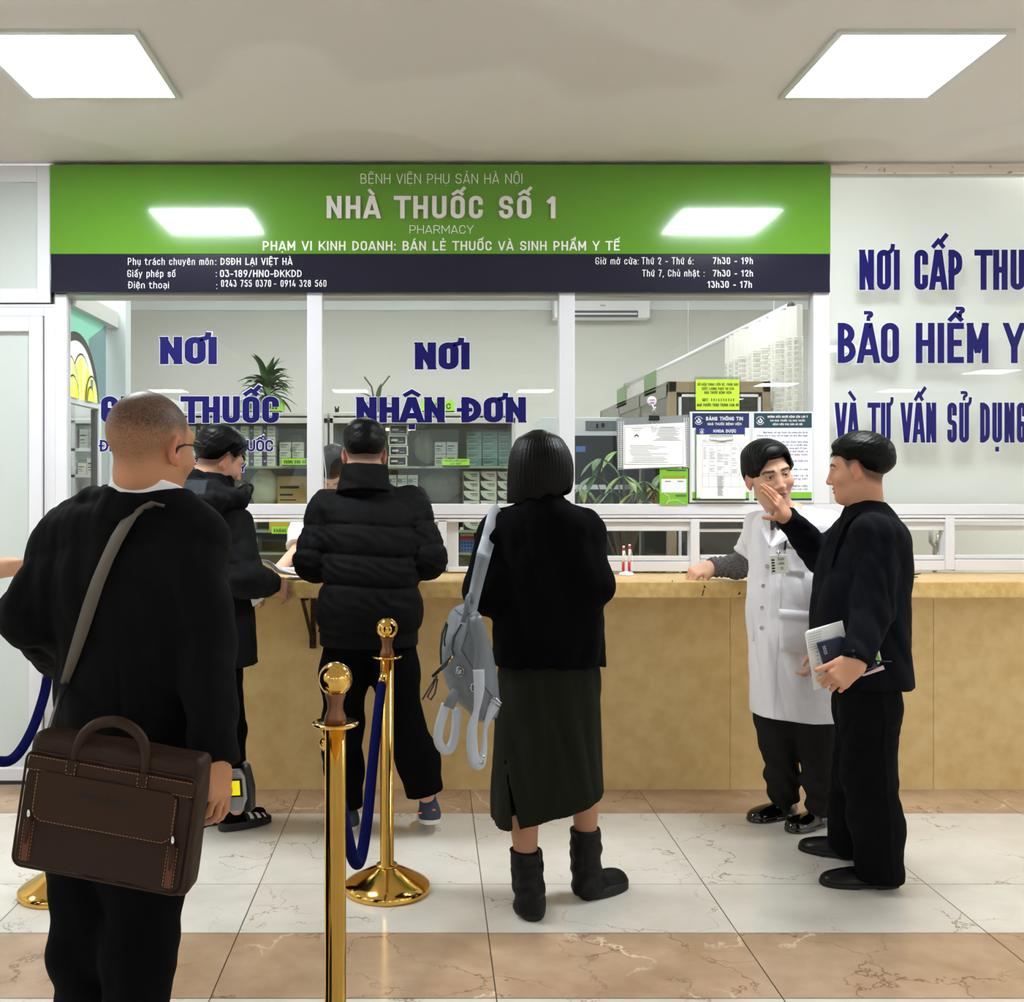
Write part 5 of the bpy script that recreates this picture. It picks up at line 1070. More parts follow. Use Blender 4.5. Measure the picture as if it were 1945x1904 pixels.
    def patch(name, x0, x1, y0, y1, sk=0, t=.0035, nx=6, ny=6):
        b = MB(); G = [[on(x0+(x1-x0)*i/nx, y0+(y1-y0)*j/ny+sk*i/nx) for i in range(nx+1)] for j in range(ny+1)]; vs = [v-Vector((0, t*.3, 0)) for row in G for v in row]; w_ = nx+1
        b.add(vs, [(j*w_+i, (j+1)*w_+i, (j+1)*w_+i+1, j*w_+i+1) for j in range(ny) for i in range(nx)]); o = b.build(name, m_coat, co, True); s = o.modifiers.new('s', 'SOLIDIFY'); s.thickness = t; s.offset = 0; return o
    patch('breast_pocket', 1492, 1528, 1034, 1090, 4); patch('hip_pocket', 1480, 1541, 1158, 1236, 5); patch('pocket_welt', 1480, 1541, 1157, 1176, 5, .006, 6, 2); patch('pocket_welt', 1490, 1528, 1032, 1041, 4, .005, 6, 2)
    sf = MB(); q = [A(1419, 1150, 4.26), A(1428, 1150, 4.19), A(1430, 1218, 4.19), A(1424, 1218, 4.26)]; sf.add([Vector(v) for v in q]+[Vector(v)+Vector((.006, 0, 0)) for v in q], [(0, 1, 2, 3), (7, 6, 5, 4), (0, 4, 5, 1), (1, 5, 6, 2), (2, 6, 7, 3), (3, 7, 4, 0)]); sf.build('side_pocket', m_coat, co, bevel=.002)
    for x, y in ((1463, 1038), (1456.5, 1076), (1449, 1113), (1447, 1155), (1446, 1193)):
        p = on(x, y, lift=.004); b = MB(); M = Matrix.Rotation(math.radians(90), 3, 'X'); ring = [(.0085, 0), (.0088, .0018), (.0078, .0028), (.005, .0022), (.004, .0012), (.0, .0012)]
        n = 18; vs = [p+Vector((rr*math.cos(2*math.pi*k/n), -zz-.001, rr*math.sin(2*math.pi*k/n))) for rr, zz in ring for k in range(n)]; b.add(vs, [(i*n+k, i*n+(k+1) % n, (i+1)*n+(k+1) % n, (i+1)*n+k) for i in range(len(ring)-1) for k in range(n)]); b.build('button', mat('button_white', (204, 202, 198), .3), co, True)
    L = [[(hip0, .1), (P(1474, 1365, 4.27), .078), (k0, .068), (P(1488, 1475, 4.34), .060), (a0, .058)], [(hip1, .1), (P(1550, 1365, 4.2), .082), (k1, .072), (P(1558, 1475, 4.22), .062), (a1, .058)]]
    tf = legs_field(L, .03, None, .006, 3); part('trousers', lambda p: tf(p)+.005*np.sin(p[:, 2]*70+4*np.sin(p[:, 0]*25))*ss(p[:, 2], .38, .2), [q for l in L for q, _ in l], .11, .006, m_grey_pants, r)
    shoe(r, (A(1416, 1553, 4.40)[0], 4.36, 0), (A(1512, 1540, 4.44)[0], 4.46, 0), m_patent, m_patent, a0, .1, .08, sole=.018, toe_h=.05)
    shoe(r, (A(1484, 1568, 4.30)[0], 4.22, 0), (A(1580, 1558, 4.30)[0], 4.36, 0), m_patent, m_patent, a1, .1, .08, sole=.018, toe_h=.05)
    # name badge on its reel
    bd = empty('name_badge', on(1480, 1073), 'white name badge hanging from the white coat pocket', 'badge')
    p0 = on(1478, 1050, lift=.004)
    o0 = Vector(A(1480, 1072, 4.062)); c_, s_ = math.cos(.07), math.sin(.07); U = Vector((c_, 0, s_)); V_ = Vector((-s_, 0, c_)); hw, hh = .0365, .037
    b = MB(); b.prism([(-hw, -hh), (hw, -hh), (hw, hh), (-hw, hh)], (o0, U, V_), -.003); b.build('card_holder', mat('ivory_card', (236, 234, 220), .25), bd, bevel=.002)
    pr = MB(); f = lambda u, v: o0+U*u+V_*v+Vector((0, -.0006, 0))
    for v, a, w in ((.022, -.006, .028), (.016, -.004, .025), (.004, 0, .02), (-.001, -.006, .027), (-.015, .004, .012), (-.021, .004, .012)): pr.quad(f(a, v), f(a+w, v), f(a+w, v+.0022), f(a, v+.0022))
    for k in range(5): pr.quad(f(-.03, .015-.011*k), f(-.018, .015-.011*k), f(-.018, .021-.011*k), f(-.03, .021-.011*k))
    pr.build('print', m_ink, bd)
    cl = MB(); cl.tube([p0, o0+V_*(hh+.012)+Vector((0, -.002, 0)), o0+V_*(hh-.004)+Vector((0, -.003, 0))], .0022, 6); cl.sphere(p0+Vector((0, -.004, 0)), (.009, .004, .009), 12); cl.build('clip', m_chrome, bd, True)
    pen = MB(); pp = on(1490, 1040); pen.tube([pp+Vector((0, -.004, -.01)), pp+Vector((.004, -.006, .035))], .004, 8); tag(pen.build('pen', m_black, None, True), 'black pen clipped in the breast pocket of the white coat', 'pen')
    return r
doctor()
# ---------------------------------------------------------------- 6  man in the navy suit
def man_suit():
    D = 3.75; P = lambda x, y, d=D: A(x, y, d)
    r = person('person in dark navy suit raising one hand and holding papers and a notebook', P(1640, 900)[0], D)
    c = P(1630, 898, 3.75); R = rotm(64, -4, 0); hs = .98; nb = P(1648, 985, 3.76)
    sh0, sh1 = P(1664, 1015, 3.60), P(1628, 1010, 3.90); e0, w0 = P(1657, 1160, 3.54), P(1626, 1258, 3.44); e1, w1 = P(1566, 1062, 3.98), P(1492, 982, 3.90)
    hip0, hip1 = P(1645, 1280, 3.66), P(1635, 1280, 3.84); k0, k1 = P(1650, 1470, 3.66), P(1630, 1465, 3.86); a0, a1 = P(1672, 1640, 3.64), P(1612, 1590, 3.88)
    hl = (w0, frame_from((-.72, -.10, -.62), (-.35, -.9, .1)), 1, [(48, 50, 24), (54, 54, 26), (58, 56, 26), (60, 56, 26)], 3, ((.42, .85, .1), 8), e0, 1.06)
    hr = (w1, frame_from(P(1456, 917, 3.84)-w1, (.75, -.8, .12)), -1, [(4, 8, 6), (6, 10, 6), (10, 12, 8), (14, 16, 10)], 2.5, ((.80, .52, -.25), 15), e1, .90)
    def scalp(q, C):
        zc = np.interp(q[:, 1], HL_Y, HL_M); w = ss(q[:, 2]-zc, -.014, .02)*.8; return rgb((30, 25, 24))[None], np.clip(w, 0, 1)
    body(r, (c, R), nb, [hl, hr], core_field((sh0, sh1), (hip0, hip1), [(sh0, e0, w0), (sh1, e1, w1)], [(hip0, k0, a0), (hip1, k1, a1)]), m_skin=m_skin, hs=hs, neck_r=(.056, .060), colour=dict(base=(204, 150, 120), scalp=scalp, brow=(30, 24, 22)))
    eyes(r, (c, R), (0, 1, -.05), hs)
    def hf(p):
        q = tol(p, R, c)/hs; d = hair_cap(q, .020, HL_Y, [-.02, -.014, .006, .042, .044, .04, .058, .072, .08], .05, .0006, 75, 6, .012)
        d = smin(d, ell(q, (0, -.085, .055), (.062, .040, .048)), .03); return d*hs+fold_noise(p, .0008, 90, 4)
    part('hair', hf, [c], .17, .0032, m_hair, r); strand_tufts(r, c, R, hs, 420, .022, .05, 11, .07)
    part('shirt_collar', lambda p: smax(collar_ring(p, P(1638, 956, 3.755), rotm(76, -14, 0), .065, .005, -.06, .018, -.35), -0.002*p[:, 0]-9, .004), [P(1640, 965)], .17, .004, mat('black_shirt', (13, 13, 16), .7), r)
    hz = lambda y: P(0, y)[2]; cx = lambda x: P(x, 0)[0]
    secs = [(hz(1292), cx(1637), 3.75, .152, .20, 2.4), (hz(1200), cx(1632), 3.75, .158, .20, 2.4), (hz(1120), cx(1634), 3.75, .150, .195, 2.4), (hz(1050), cx(1644), 3.75, .132, .195, 2.3), (hz(1005), cx(1650), 3.75, .105, .175, 2.2), (hz(978), cx(1650), 3.752, .085, .12, 2), (hz(955), cx(1647), 3.755, .066, .07, 2)]
    def jk(p):
        d = loft(p, secs); d = smin(d, rc(p, sh0, sh1, .056, .056), .045)
        a = chain(p, [sh0, e0, w0], [.072, .058, .046], .03)+fold_noise(p, .004, 22, 3)*.7; a = smax(a, (p-w0) @ V3((w0-e0)/np.linalg.norm(w0-e0))+.002, .006)
        b = chain(p, [sh1, e1, w1], [.07, .056, .043], .02)+fold_noise(p, .004, 24, 5)*.7; b = smax(b, (p-w1) @ V3((w1-e1)/np.linalg.norm(w1-e1))-.0, .006)
        d = smin(smin(d, a, .022), b, .03)
        d = smin(d, collar_ring(p, P(1643, 960, 3.755), rotm(76, -16, 0), .074, .008, -.06, .020, -.4), .016)
        x, y, z = p[:, 0], p[:, 1], p[:, 2]; vent = smax(np.abs(y-3.75)-.003, np.maximum(z-hz(1180), cx(1690)-x), .002); d = smax(d, -vent, .004)
        return d+fold_noise(p*V3(1, 1, .5), .0045, 15, 41)
    jo = part('suit_jacket', jk, [sh0, sh1, e0, w0, e1, w1, P(1640, 1295), P(1645, 940), P(1640, 1200, 3.5), P(1640, 1200, 4.0)], .12, .0055, m_suit, r)
    # lapel edge, pocket flap, cuff buttons
    on = lambda x, y, d0=3.2, lift=.001: touch(jk, x, y, d0, lift)
    FIELDS['suit'] = jk
    for x, y in ((1621, 1237), (1623, 1247), (1624, 1257)): MB().sphere(on(x, y), (.006, .003, .006), 10).build('cuff_button', mat('dark_button', (40, 40, 48), .3), jo, True)
    lb = MB(); path = [on(x, y)+Vector((0, -.001, 0)) for x, y in ((1634, 974), (1612, 1000), (1596, 1040), (1580, 1080))]; lb.band(path, (1, 0, .3), [.012, .034, .034, .008], .004); lb.build('lapel', m_suit, jo, bevel=.001)
    L = [[(hip0, .105), (P(1652, 1350, 3.66), .096), (k0, .084), (P(1664, 1560, 3.65), .082), (a0+V3(0, 0, -.035), .080)], [(hip1, .105), (P(1640, 1350, 3.84), .094), (k1, .08), (P(1618, 1540, 3.87), .074), (a1+V3(0, 0, -.02), .072)]]
    tf = legs_field(L, .035, None, .007, 4); part('trousers', lambda p: smax(tf(p)-.004*np.exp(-((p[:, 0]-cx(1622)-.06*(1-p[:, 2]))/.006)**2), .035-p[:, 2], .006), [q for l in L for q, _ in l], .12, .006, m_suit_pants, r)
    for (tx, ty, hx, hy, an) in ((1556, 1680, 1708, 1684, a0), (1516, 1612, 1640, 1634, a1)):
        Dt, Dh = H_EYE*FPX/(ty-PY), H_EYE*FPX/(hy-PY); t_, h_ = A(tx, ty, Dt), A(hx, hy, Dh); t_[2] = h_[2] = 0; Lh = np.linalg.norm(t_-h_)
        if Lh > .29: t_ = h_+(t_-h_)*.29/Lh
        s = shoe(r, t_, h_, m_leather_shoe, m_boot_sole, an, .1, .082, sole=.02, toe_h=.046)
        u = (t_-h_)/np.linalg.norm(t_-h_); lc = MB(); side = np.array((u[1], -u[0], 0))
        for k in range(4): q = h_+u*(.17-.018*k); lc.tube([Vector(q+side*.02+np.array((0, 0, .044+.007*k))), Vector(q+np.array((0, 0, .052+.007*k))), Vector(q-side*.02+np.array((0, 0, .044+.007*k)))], .0025, 6)
        lc.build('laces', m_black, s, True)
    return r
man_suit()
# ---------------------------------------------------------------- 7  pharmacist behind the window
def pharmacist():
    D = 5.45; P = lambda x, y, d=D: A(x, y, d)
    r = person('dark haired person in white short sleeved shirt writing behind the serving window', P(640, 900)[0], D)
    c = P(636, 898, 5.40); R = rotm(172, -58, 0); hs = 1.0; nb = P(634, 962, 5.52)
    sh0, sh1 = P(578, 985, 5.50), P(690, 985, 5.50); e0, w0 = P(566, 1045, 5.36), P(525, 1086, 5.16); e1, w1 = P(690, 1060, 5.36), P(606, 1080, 5.12)
    hip0, hip1 = P(605, 1190, 5.56), P(665, 1190, 5.56); a0, a1 = np.array((P(605, 0)[0], 5.56, .09), F32), np.array((P(665, 0)[0], 5.56, .09), F32); k0, k1 = (hip0+a0)/2, (hip1+a1)/2
    hr = (w0, frame_from((-.4, -.7, -.25), (-.3, -.4, .9)), -1, [(40, 50, 25)]*4, 3, ((.6, .6, -.4), 25), e0, .95); hl = (w1, frame_from((-1, -.3, -.05), (-.1, -.3, .9)), 1, [(25, 40, 25)]*4, 3, ((.6, .6, -.4), 25), e1, .95)
    body(r, (c, R), nb, [hr, hl], core_field((sh0, sh1), (hip0, hip1), [(sh0, e0, w0), (sh1, e1, w1)], [(hip0, k0, a0), (hip1, k1, a1)]), m_skin=m_skin, hs=hs, colour=dict(base=(210, 164, 138), brow=(26, 22, 20)), headh=.004)
    eyes(r, (c, R), (0, 1, -.3), hs)
    part('hair', lambda p: hair_cap(tol(p, R, c), .016, HL_Y, [-.05, -.05, -.02, .03, .03, .03, .045, .056, .06], .05, .0014, 70, 2, .012), [c], .15, .004, m_hair, r)
    secs = [(.55, P(634, 0)[0], 5.57, .16, .13, 2.4), (.95, P(634, 0)[0], 5.56, .155, .12, 2.4), (1.2, P(634, 0)[0], 5.54, .16, .12, 2.3), (1.28, P(634, 0)[0], 5.53, .13, .10, 2.1), (1.33, P(634, 0)[0], 5.53, .075, .075, 2)]
    def sh(p):
        d = smin(loft(p, secs), rc(p, sh0, sh1, .06, .06), .05)
        for s, e in ((sh0, e0), (sh1, e1)):
            q = s+(e-s)*.9; a = rc(p, s, q, .066, .066); d = smin(d, smax(a, (p-q) @ V3((e-s)/np.linalg.norm(e-s)), .004), .03)
        return d+fold_noise(p, .004, 20, 4)
    part('shirt', sh, [sh0, sh1, e0, e1, P(634, 0)*V3(1, 0, 0)+V3(0, 5.56, .6), P(634, 960)], .12, .007, m_shirt, r)
    part('trousers', legs_field([[(hip0, .1), (k0, .07), (a0, .06)], [(hip1, .1), (k1, .07), (a1, .06)]], .04, .04), [hip0, hip1, a0, a1], .12, .01, m_grey_pants, r)
    return r
pharmacist()
# ---------------------------------------------------------------- 8  outstretched arm at the edge of the view
def arm_person():
    D = 3.0; P = lambda x, y, d=D: A(x, y, d)
    r = person('bare forearm and hand of a person reaching in beside the black blazer', P(-340, 900)[0], D)
    c = P(-330, 860, 3.05); R = rotm(-80, -5, 0); nb = P(-335, 960, 3.05); sh0, sh1 = P(-340, 985, 3.25), P(-335, 985, 2.86)
    e1, w1 = P(-165, 1110, 2.95), P(14, 1078, 3.02); e0, w0 = P(-330, 1160, 3.3), P(-300, 1290, 3.25); hip0, hip1 = P(-340, 1290, 3.16), P(-340, 1290, 2.96)
    a0, a1 = np.array((P(-340, 0)[0], 3.18, .09), F32), np.array((P(-340, 0)[0], 2.96, .09), F32); k0, k1 = (hip0+a0)/2, (hip1+a1)/2
    hr = (w1, frame_from((1, .05, .16), (-.1, .25, 1)), -1, [(8, 14, 8)]*4, 3, ((.6, .75, -.2), 10), e1, 1.0); hl = (w0, frame_from((.1, 0, -1), (.2, 1, 0)), 1, RELAX, 3, ((.6, .7, -.3), 20), e0, 1.0)
    body(r, (c, R), nb, [hr, hl], core_field((sh0, sh1), (hip0, hip1), [(sh0, e0, w0), (sh1, e1, w1)], [(hip0, k0, a0), (hip1, k1, a1)]), m_skin=m_skin, colour=dict(base=(214, 164, 132), brow=(26, 22, 20)), headh=.005)
    eyes(r, (c, R)); part('hair', lambda p: hair_cap(tol(p, R, c), .014, HL_Y, HL_M, .05), [c], .15, .005, m_hair, r)
    x = P(-338, 0)[0]; secs = [(.80, x, 3.06, .13, .19, 2.4), (1.1, x, 3.06, .13, .185, 2.4), (1.28, x, 3.06, .115, .17, 2.2), (1.36, x, 3.06, .07, .09, 2)]
    def tp(p):
        d = smin(loft(p, secs), rc(p, sh0, sh1, .06, .06), .05)
        for s, e in ((sh0, e0), (sh1, e1)): a = rc(p, s, s+(e-s)*.8, .064, .06); d = smin(d, smax(a, (p-(s+(e-s)*.85)) @ V3((e-s)/np.linalg.norm(e-s)), .004), .03)
        return d+fold_noise(p, .004, 18, 4)
    part('shirt', tp, [sh0, sh1, e0, e1, hip0, hip1], .14, .009, mat('grey_tee', (120, 122, 128), .8), r)
    part('trousers', legs_field([[(hip0, .1), (k0, .07), (a0, .06)], [(hip1, .1), (k1, .07), (a1, .06)]], .04, .03), [hip0, hip1, a0, a1], .12, .01, m_grey_pants, r)
    for a in (a0, a1): shoe(r, (a[0]+.19, a[1], 0), (a[0]-.07, a[1], 0), m_leather_shoe, m_boot_sole, a, hh=.008)
arm_person()
# ================================================================== INSIDE THE PHARMACY
DB = 10.0; IL, IR = -3.3, 4.6
m_in = mat('inner_wall_paint', (196, 196, 190), .7)
structure(bx('wall_inner_back', m_in, IL, IR, DB, DB+.12, 0, 3.42)); structure(bx('wall_inner_left', m_in, IL-.12, IL, W+.16, DB, 0, 3.42)); structure(bx('wall_inner_right', m_in, IR, IR+.12, W+.16, DB, 0, 3.42))
structure(bx('ceiling_inner', m_in, IL, IR, W+.12, DB, 3.4, 3.5)); structure(bx('floor_inner', m_white_tile, IL, IR, 5.06, DB, -.06, -.004))
structure(bx('trim_1', mat('pale_cornice', (226, 232, 236), .5), IL, IR, DB-.05, DB, SZ(590, DB), 3.4))
m_room = mat('room_lamp_panel', (255, 255, 255), .5, emit=(250, 252, 255), estr=ROOM_LAMP)
for x in (-2.3, -.6, 1.1, 3.1):
    for y in (5.0, 7.7): ceiling_lamp(x, y, 'panel lamp on the pharmacy ceiling above the sign', 'pharmacy ceiling lamps', z=3.4, m=m_room, sx=.6, sy=.7)
# left partition with stained glass
pt = empty('window_9', (-1.775, 5.3, 2)); structure(pt); PXL = -1.79
def pz(y, D): return SZ(y, D)
MB().box(PXL-.03, PXL+.05, 4.97, 5.70, 2.315, 2.40).build('top_beam', mat('grey_white_beam', (198, 198, 194), .5), pt); MB().box(PXL-.10, PXL+.09, 5.70, 5.80, 0, 3.4).build('post', mat('pale_blue_post', (196, 206, 208), .5), pt)
for z0, z1 in ((1.845, 1.872), (1.06, 1.09)): MB().box(PXL-.015, PXL+.02, 4.97, 5.70, z0, z1).build('rail', m_alu, pt)
MB().box(PXL-.015, PXL+.02, 5.46, 5.50, 1.06, 1.85).build('stile', m_alu, pt); MB().box(PXL-.012, PXL+.012, 5.425, 5.46, 1.08, 1.84).build('dark_edge', m_gap, pt); MB().box(PXL-.003, PXL, 4.97, 5.70, 1.08, 1.85).build('pane', m_pane, pt); MB().box(PXL-.03, PXL+.03, 4.97, 5.70, 0, 1.06).build('apron', m_in, pt)
def backlit(name, c, e): return mat(name, c, .25, emit=c, estr=e)  # backlight through the coloured glass, put in as a weak glow of its own
sgm = [backlit('stained_teal', (120, 190, 165), .45), backlit('stained_dark', (44, 48, 44), .0), backlit('stained_mint', (214, 240, 226), .6), backlit('stained_yellow', (240, 226, 60), .6), backlit('stained_cream', (246, 242, 170), .6), backlit('stained_olive', (206, 216, 120), .5), backlit('stained_slate', (100, 130, 136), .3)]
sb = MB(); gy = lambda u: 4.99+u; xx = [PXL+.006]
def sheet(poly, mi):   # poly in (depth u, height z)
    xx[0] += .0012; sb.add([(xx[0], gy(u), z) for u, z in poly], [tuple(range(len(poly)))], mi)
arc = lambda cu, cz, ru, rz, a0=0, a1=180, n=22: [(cu+ru*math.cos(math.radians(a0+(a1-a0)*i/n)), cz+rz*math.sin(math.radians(a0+(a1-a0)*i/n))) for i in range(n+1)]
sheet([(0, 1.872), (.62, 1.872), (.62, 2.315), (0, 2.315)], 0); sheet([(.34, 1.872), (.62, 1.872), (.62, 2.315), (.34, 2.2)], 6)
clip = lambda P: [(min(max(u, 0), .62), max(z, 1.872)) for u, z in P]
sheet(clip(arc(.16, 1.85, .34, .36)), 1); sheet(clip(arc(.16, 1.85, .29, .315)), 2)
def petal(cu, cz, ru, rz, mi, cuts=()):
    sheet(clip(arc(cu, cz, ru+.008, rz+.01)), 1); sheet(clip(arc(cu, cz, ru, rz)), mi)
    for a, b, m2 in cuts: sheet(clip([(cu+ru*a*.2, cz), (cu+ru*b*.2, cz), (cu+ru*b, cz+rz*math.sqrt(max(1-b*b, 0))*.94), (cu+ru*a, cz+rz*math.sqrt(max(1-a*a, 0))*.94)]), m2)
petal(.22, 1.86, .15, .24, 4, ((-.8, -.45, 5), (-.35, -.02, 3), (.1, .4, 4), (.5, .8, 3))); petal(.03, 1.86, .12, .21, 4, ((-.2, .1, 2), (.3, .7, 5))); petal(.34, 1.86, .09, .14, 5, ((-.3, .2, 6),)); petal(.05, 1.86, .08, .115, 3, ((-.1, .3, 4),)); petal(.3, 1.86, .045, .08, 3)
tag(sb.build('stained_glass', sgm, None), 'stained glass panel with yellow petals inside the dark arch behind the end window', 'stained glass')
# ---- shelving with cartons
m_box = [mat('carton_white', (216, 214, 208), .55), mat('carton_grey', (168, 170, 172), .55), mat('carton_teal', (104, 132, 132), .5), mat('carton_purple', (84, 62, 110), .5), mat('carton_black', (42, 40, 50), .5), mat('carton_brown', (184, 148, 96), .7), mat('carton_blue', (96, 132, 190), .5), mat('carton_red', (196, 44, 52), .5), mat('carton_yellow', (212, 178, 60), .5), m_ink]
m_cab = mat('cabinet_aluminium', (192, 192, 186), .35, .4); m_shelf = mat('glass_shelf_edge', (150, 158, 140), .3)
def carton(x, z, w, h, d, D, label, group, style=0):
    """medicine carton with its front at distance D"""
    b = MB(); ms = {0: 0, 1: 1, 2: 2, 3: 0, 4: 0, 5: 0, 6: 0, 7: 0, 8: 8}[style]; b.box(x, x+w, D, D+d, z, z+h, ms)
    q = lambda a0, a1, c0, c1, mi, k=1: b.quad((x+w*a0, D-.0008*k, z+h*c0), (x+w*a1, D-.0008*k, z+h*c0), (x+w*a1, D-.0008*k, z+h*c1), (x+w*a0, D-.0008*k, z+h*c1), mi)
    if style in (0, 1, 2):
        q(.08, .7, .62, .70, 9); q(.08, .5, .40, .46, 9); q(.08, .6, .25, .29, 9 if style != 2 else 0)
    if style == 3: q(0, .34, 0, 1, 3); q(.42, .85, .6, .66, 9); q(.42, .75, .3, .34, 9); q(.08, .24, .42, .58, 0, 2)
    if style == 4:   # dark swoosh from the upper corner
        P = [(0, 1)]+[(.95*t, 1-.95*(1-(1-t)**2)**.5*.9) for t in np.linspace(0, 1, 9)][::-1]; pts = [(0, 0.02), (0, 1)]+[(.9*math.sin(t), 1-(1-math.cos(t))*0-.92*math.sin(t)**1.6) for t in np.linspace(.05, 1.45, 8)]
        b.add([(x+w*u, D-.0008, z+h*min(max(v, 0), 1)) for u, v in [(0, .95), (.05, .6), (.2, .32), (.45, .12), (.8, .02), (0, .02)]], [(0, 1, 2, 3, 4, 5)], 4); q(.4, .88, .66, .74, 9); q(.5, .88, .48, .54, 9)
    if style == 5: q(.08, .92, .12, .88, 4); q(.16, .5, .4, .6, 0, 2); q(.55, .8, .3, .38, 1, 2)
    if style == 6: q(.05, .5, .1, .55, 6); q(.56, .9, .2, .26, 9); q(.56, .9, .5, .56, 9)
    if style == 7: q(0, 1, .0, .3, 7); q(.2, .8, .52, .66, 7); q(.1, .2, .5, .72, 9)
    o = b.build('medicine_carton', m_box, None, loc=(x+w/2, D, z)); return tag(o, label, 'box', group)
def cabinet(x0, x1, D, label, zs, depth=.36, top=1.86, group=None):
    r = empty('medicine_cabinet', ((x0+x1)/2, D, 0), label, 'cabinet', group); t = .022
    f = MB(); f.box(x0, x0+t, D, D+depth, 0, top); f.box(x1-t, x1, D, D+depth, 0, top); f.box(x0, x1, D, D+depth, top, top+.022); f.box(x0, x1, D, D+.02, top-.045, top-.012); f.build('frame', m_cab, r, bevel=.002)
    MB().box(x0, x1, D+depth, D+depth+.012, 0, top).build('back_panel', mat('cabinet_back', (150, 150, 140), .5), r); MB().box(x0+t, x1-t, D+.01, D+depth, 0, .5).build('base_doors', m_cab, r)
    for z in zs: MB().box(x0+t, x1-t, D+.012, D+depth, z-.014, z).build('shelf', m_shelf, r)
    mx = (x0+x1)/2; MB().box(x0+t, mx+.02, D+.002, D+.006, .5, top-.045).build('glass_door', glass('cabinet_glass', (244, 247, 243), .8), r); MB().box(mx-.02, x1-t, D+.008, D+.012, .5, top-.045).build('glass_door', glass('cabinet_glass'), r); return r
DC = 6.2; c6 = lambda x, D=6.3: (x-PX)*D/FPX; z6 = lambda y, D=6.3: H_EYE-(y-PY)*D/FPX
S1, S2, S3 = 1.556, 1.165, 1.03
cabinet(c6(330, DC), c6(622, DC), DC, 'aluminium medicine cabinet with purple striped cartons behind the NƠI GIAO THUỐC window', (S1, S2, S3)); cabinet(c6(626, DC), c6(979, DC), DC, 'aluminium medicine cabinet with swoosh cartons behind the padded jacket man', (S1, S2, S3))
# bay behind the first window
GP = 'purple striped cartons'
for k in range(7):
    for j in range(4): carton(c6(352+25*k), S1+.001+.062*j, .075, .058, .14, DC+.05, 'white carton with purple stripe stacked on the top shelf of the cabinet', GP, 3)
for k in range(2):
    for j in range(3): carton(c6(532+24*k), S1+.001+.05*j, .07, .047, .14, DC+.08, 'plain white carton near the green shelf tag with black text', 'plain white cartons by the tag', 0)
for j in range(3): carton(c6(452), S2+.001+.052*j, .1, .05, .16, DC+.06, 'pale carton stacked under the shelf beside the white bag', 'pale cartons by the white bag', 0)
carton(c6(527), S2+.13, .19, .20, .18, DC+.10, 'brown cardboard box with printed lines on the lower shelf', None, 0).data.materials[0] = m_box[5]
carton(c6(512), S2+.001, .26, .12, .2, DC+.08, 'yellow carton on the lower shelf under the brown cardboard box', None, 8)
carton(c6(455), S3+.001, .12, .10, .16, DC+.06, 'white carton on the lowest shelf seen through the open hatch', None, 1)
def bag(name, x, y, D, r, label, m, seed, hh=.005):
    f = lambda p: ell(p, at(x, y, D), r)+fold_noise(p, .010, 9, seed); o = part(name, f, [at(x, y, D)], max(r)+.05, hh, m, None); return tag(o, label, 'bag')
bag('cloth_bag', 503, 928, 6.36, (.085, .06, .12), 'white gathered cloth bag on the lower shelf beside the brown cardboard box', mat('off_white_cloth', (214, 210, 196), .8), 5)
m_film = glass('clear_film', (236, 236, 224), 1.3, .14)
for x, y, r, lb in ((562, 850, (.07, .05, .07), 'crumpled clear plastic bag above the first green shelf tag'), (808, 850, (.06, .04, .085), 'crumpled clear plastic bag beside the black label cartons'), (838, 922, (.13, .06, .09), 'large clear plastic bag of packets on the lower shelf'), (722, 850, (.035, .05, .08), 'thin clear plastic bag beside the padded jacket man'), (630, 850, (.06, .05, .08), 'clear plastic bag over the bowed pharmacist')): bag('plastic_bag', x, y, 6.34, r, lb, m_film, int(x))
# bay behind the second window
for j in range(4): carton(c6(738)+.006*(j % 2), S1+.001+.064*j, .115, .06, .14, DC+.05, 'carton with black label in the stack beside the padded jacket man', 'black label cartons', 5)
for k in range(2):
    for j in range(2): carton(c6(826+22*k), S1+.001+.075*j, .068, .072, .15, DC+.06, 'grey carton above the tag in the cabinet behind the second window', 'grey cartons above the tag', 1)
for k in range(3):
    for j in range(5): carton(c6(886+30*k), S1+.001+.042*j, .092, .040, .15, DC+.06, 'teal carton in the block of flat cartons by the bob haired woman', 'teal flat cartons', 2)
for k in range(3):
    for j in range(6): carton(c6(880+32*k), S2+.001+.060*j, .098, .058, .15, DC+.05, 'grey carton with dark swoosh on the lower shelf by the bob haired woman', 'swoosh cartons', 4)
for k in range(3):
    for j in range(4): carton(c6(735+20*k), S2+.12+.055*j, .06, .052, .14, DC+.06, 'white and blue carton on the lower shelf beside the puffer collar', 'blue and white cartons', 6)
for k in range(3): carton(c6(735+44*k), S2+.001, .13, .11, .16, DC+.07, 'wide grey carton lying under the blue and white cartons', 'wide grey cartons', 1)
for k in range(2): carton(c6(874+30*k, 6.25), S3+.075, .085, .075, .12, DC+.06, 'red and white carton standing in a blue basket behind the hatch', 'red and white cartons', 7)
